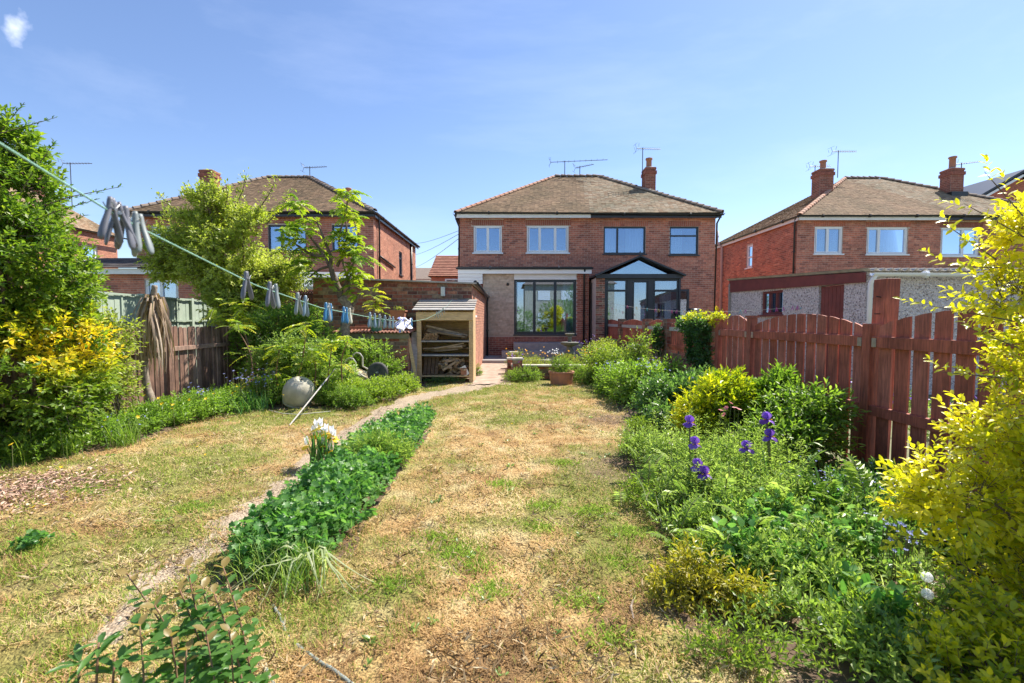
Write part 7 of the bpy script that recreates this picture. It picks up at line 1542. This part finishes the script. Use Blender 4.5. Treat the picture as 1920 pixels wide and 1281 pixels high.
blooms('bluebells', 'purple flowers at the top of the far right border by the wall', scat(2.1, 12.5, .75, .3, .5, .08, 30), .024, 'petal_purple', 'flowers', 5)
ei = [(3.18, 7.75, 1.27, .13, .42, .15), (3.16, 7.5, .85, .10, .16, .55), (3.16, 7.95, 1.0, .09, .13, .42), (3.2, 8.3, 1.30, .13, .35, .12), (3.1, 9.7, .95, .08, .12, .40), (3.16, 7.42, .35, .10, .12, .38)]
shrub('ivy', 'ivy hanging over the end pier of the boundary wall', 'ivy', (3.1, 7.6, 0), ei, 2300, 5, .09, .05, .8, M['leaf_dark'], 'd', shell=.6, gap=.1, stems=0, up=0, vf=lambda P, v: v * .6 + .8 * np.clip((P[:, 2] - 1.25) * 3.5, 0, 1))
shrub('ivy', 'bright new ivy growth topping the wall beside the red fence post', 'ivy', (3.2, 7.6, 1.4), [(3.2, 7.85, 1.42, .14, .36, .07), (3.3, 7.3, 1.40, .12, .15, .08)], 240, 5, .08, .05, .7, M['leaf_gold'], 'd', shell=.8, stems=0, vf=lambda P, v: v * .5 + .3)
# raised bed and trough planting
shrub('bed_plants', 'mixed small plants and grass inside the raised brick bed', 'plant', (.8, 11.6, .1), [(.5, 11.6, .22, .5, .9, .2), (1.4, 11.6, .25, .5, .9, .22), (.2, 12.6, .25, .4, .5, .25)], 1500, 5, .11, .05, .3, M['leaf_apple'], 'd', shell=.8, gap=.3, stems=0)
blooms('garden_flowers', 'mixed orange and yellow flowers in the raised brick bed', scat(.7, 11.7, .55, .45, .4, .06, 24), .028, 'petal_orange', 'flowers', 5); blooms('garden_flowers', 'blue pansies at the left of the raised brick bed', scat(.12, 11.5, .45, .1, .3, .04, 16), .028, 'petal_purple', 'flowers', 5)
shrub('trough_plant', 'leafy white flowered plant growing in the terracotta tub', 'plant', (tt.x, 9.8, .23), [(tt.x - .02, 9.8, .38, .24, .2, .2)], 240, 6, .1, .05, .4, M['leaf_mid'], 'd', shell=.8, stems=0); blooms('white_flowers', 'small white flowers above the terracotta tub', scat(tt.x - .1, 9.85, .70, .12, .1, .04, 22), .02, 'petal_white', 'flowers', 5)
shrub('edge_plants', 'ragged leafy plants at the foot of the raised bed wall', 'plant', (.5, 10.2, 0), [(.35, 10.25, .1, .35, .25, .25), (1.45, 10.1, .12, .45, .3, .28), (0.0, 10.2, .06, .2, .2, .16), (1.75, 9.7, .1, .3, .35, .26)], 1500, 5, .1, .045, .4, M['leaf_mid'], 'd', shell=.7, gap=.25, stems=0, vf=lambda P, v: v * .9 + .2)
shrub('corner_weed', 'small weed growing at the garage corner beside the path', 'plant', (-.86, 11.3, 0), [(-.86, 11.3, .1, .09, .12, .2)], 120, 5, .08, .04, .4, M['leaf_mid'], 'd', stems=0, shell=.8)
cover('nettle_patch', 'small low greenery below the log store floor', [(-1.5, 9.9, .02, .5, .15, .1)], 220, 5, .04, .5, 'leaf_dark', tl=.05)
# neighbouring garden beyond the red fence
shrub('neighbour_flowers', 'purple flowering low plants in the neighbouring garden seen through the fence', 'plant', (5.0, 5.0, 0), [(5.2, 5.2, .15, .6, .5, .3), (4.6, 4.0, .1, .4, .5, .25), (5.5, 6.8, .15, .7, .5, .35)], 1500, 5, .1, .05, .4, M['leaf_weed'], 'd', stems=0, shell=.8); blooms('neighbour_blooms', 'purple blooms glimpsed between the red fence slats', scat(5.0, 4.9, .5, .5, .4, .06, 60), .03, 'petal_purple', 'flowers', 5)
# distance
shrub('yellow_conifer', 'golden bush between the middle and right houses', 'bush', (8.9, 19, 0), [(8.95, 20.5, 1.2, .45, .5, .95)], 1500, 6, .12, .06, .5, M['leaf_gold'], 'd', shell=.5, stems=0, vf=lambda P, v: v * .5 + .45)
shrub('distant_tree', 'distant rounded green tree left of the orange roofed house', 'tree', (-8, 46, 0), [(-9.0, 46, 4.7, 1.7, 1.5, 1.7), (-7.6, 46, 5.0, 1.2, 1, 1.2)], 2200, 6, .3, .16, .6, M['leaf_lime'], 'd', shell=.5, gap=.1, stems=2, stem_r=.15)
# garden end behind the viewer (seen only in the window reflections)
shrub('hedge', 'tall mixed hedge closing the end of the garden behind the viewer', 'hedge', (0, -5, 0), [(-4, -6, 1.3, 2.2, .8, 1.5), (0, -6.5, 1.2, 2.5, .8, 1.4), (4, -6, 1.5, 2.2, .8, 1.7), (-1.5, -9, 3, 1.8, 1.5, 2.4), (6.5, -8, 2.5, 2, 1.5, 2.5), (-7, -8, 2.5, 2, 1.5, 2.2)], 7000, 6, .25, .13, .5, M['leaf_mid'], 'd', shell=.35, stems=0)

# ferny plants and goosegrass spires giving the right border its mixed texture
ff = empty('ferny_plant', (2.0, 3.0, 0), 'ferny cut leaved plant arching in the right border above the forget-me-nots', 'plant')
n = 46; P = np.stack([rng.normal(2.0, .16, n), rng.normal(2.95, .16, n), rng.uniform(.02, .2, n)], -1)
fronds(ff, P, tuft_dirs(n, .3, 1.3), rng.uniform(.25, .45, n), 11, .26, .34, M['leaf_weed'], rng.uniform(.1, .9, n), .35)
ff = empty('ferny_plant', (1.45, 3.3, 0), 'pale feathery cut leaved plant at the lawn edge below the left irises', 'plant')
n = 90; P = np.stack([rng.normal(1.4, .22, n), rng.normal(3.25, .35, n), rng.uniform(.02, .2, n)], -1)
fronds(ff, P, tuft_dirs(n, .3, 1.4), rng.uniform(.18, .36, n), 10, .24, .30, M['leaf_weed'], rng.uniform(.3, 1, n), .35)
gs_ = empty('upright_stalks', (1.7, 3.4, 0), 'thin upright leafy stalks rising over the weeds between the irises', 'plant')
P, D = [], []
for i in range(70):
    b = Vector((random.uniform(1.15, 2.2), random.uniform(2.9, 4.3), .12)); h = random.uniform(.25, .5)
    d = Vector((random.gauss(0, .12), random.gauss(0, .12), 1)).normalized(); MB().tube([b, b + d * h], [.0022, .0012], 4).build('stem', M['stem'], gs_)
    for k in range(6): P.append(tuple(b + d * h * (.2 + .14 * k))); D.append(tuple(d))
P_, D_, N_, L_, W_, V_, T_, tl_ = twig_leaves(np.array(P), np.array(D), 6, .03, .04, .22, 0, 1.6, .2)
leaves(gs_, P_, D_, N_, L_, W_, 'd', M['leaf_weed'], np.clip(V_ * .6 + .4, 0, 1))
# houses and hedge behind the viewer, seen only as reflections in the panes
for x, lab in ((-6, 'brick house far behind the viewer, left of the garden end'), (6.5, 'brick house far behind the viewer, right of the garden end')):
    hb = empty('house', (x, -20, 0), lab, 'house'); MB().box(x - 5, x + 5, -27, -20, 0, 5.4).build('wall', M['stonepot'], hb)
    MB().add([(x - 5.3, -19.7, 5.4), (x + 5.3, -19.7, 5.4), (x + 5.3, -27.3, 5.4), (x - 5.3, -27.3, 5.4), (x - 1.5, -23.5, 8.2), (x + 1.5, -23.5, 8.2)], [(1, 0, 4, 5), (2, 1, 5), (3, 2, 5, 4), (0, 3, 4), (0, 1, 2, 3)]).build('roof', M['tile_far'], hb, v=.4)
    for wx in (-3.5, -.8, 2.2):
        for wz in (1.0, 3.6): MB().box(x + wx, x + wx + 1.4, -20, -19.95, wz, wz + 1.1).build('window', M['white'], hb)

# low broad leaved weeds and dead litter breaking up the turf
P, D, N, L = [], [], [], []
for i in range(150):
    y = 1.7 + random.random() ** 1.3 * 7; x = random.uniform(-min(4.4, y * 1.1), min(1.2, y)) 
    if abs(x - float(pathC(y))) < .3 or (float(midL(y)) - .1 < x < float(midR(y)) + .1 and 2.3 < y < 6.3) or x < float(bedL(y)): continue
    k = random.randint(5, 11); s0 = random.uniform(.018, .042)
    for j in range(k):
        a = random.uniform(0, 6.28); P.append((x + random.gauss(0, .012), y + random.gauss(0, .012), .012)); D.append((math.cos(a), math.sin(a), random.uniform(.1, .7))); N.append((random.gauss(0, .2), random.gauss(0, .2), 1)); L.append(s0 * random.uniform(.6, 1.3))
V, FA, q = leaf_arrays(np.array(P), np.array(D), np.array(N, float), np.array(L), np.array(L) * .42, 'o')
tag(npobj('lawn_weeds', V, [FA], M['leaf_weed'], v=np.repeat(rng.uniform(0, .8, len(L)), q), kind='stuff'), 'small broad leaved weeds dotted low across the dry lawn', 'weeds')
n = 42000; y = 1.45 + rng.random(n) ** 1.5 * 6; hw = np.minimum(y * 1.15, 4.6); x = rng.uniform(-1, 1, n) * hw; dn = fbm(x, y, .16, 91, 3)
ok = (dn > .56) & (x > bedL(y)) & (x < bedR(y) + .1) & ~((x > midL(y)) & (x < midR(y)) & (y > 2.3) & (y < 6.3)); x, y = x[ok], y[ok]; n = len(x); a = rng.uniform(0, 6.28, n)
V, FA, q = leaf_arrays(np.stack([x, y, rng.uniform(.0, .03, n)], -1), np.stack([np.cos(a), np.sin(a), rng.uniform(-.1, .8, n)], -1), rng.normal(size=(n, 3)), rng.uniform(.02, .07, n), rng.uniform(.0018, .005, n), 'd')
M['litter'] = vmat('dead_litter', [(.10, .065, .035), (.26, .17, .09), (.46, .34, .19), (.60, .50, .33)], .85, .1, 1.1, 0, spec=.2)
tag(npobj('dead_grass_litter', V, [FA], M['litter'], v=np.repeat(rng.random(n), q), kind='stuff'), 'clumps of dead mown grass and moss litter lying on the lawn', 'dead grass')

strap('strap_leaves', 'long arching strap leaves scattered through the front of the right border', [(1.35, 2.7), (1.6, 2.5), (1.9, 2.6), (2.05, 2.3), (1.3, 2.2), (1.75, 2.15), (1.15, 3.1), (1.5, 3.0)], 210, .26, .007, 'leaf_pale', el=(.25, 1.3), spread=.10)
cover('cranesbill', 'lobed grey green cranesbill leaves in the middle of the right border', [(1.6, 2.75, .06, .28, .22, .22), (1.95, 2.55, .05, .25, .2, .2), (2.15, 3.0, .06, .22, .25, .22)], 420, 4, .065, 1.0, 'leaf_blue', 'p', nparts=150, tl=.09, shell=.8, gap=.2, up=.8, vf=lambda P, v: v * .8 + .25)
cover('verge_weeds', 'ragged yellow green weeds where the right border meets the lawn', [(1.0, 3.4, .02, .18, .4, .12), (1.1, 2.5, .02, .2, .3, .12), (.95, 1.8, .02, .3, .2, .08), (1.3, 4.6, .02, .2, .3, .14), (1.55, 5.5, .02, .15, .4, .16), (1.45, 1.75, .02, .35, .2, .12), (1.6, 1.95, .02, .3, .2, .12)], 1300, 5, .04, .34, 'leaf_lime', tl=.07, up=.5, gap=.45, vf=lambda P, v: v * .8)
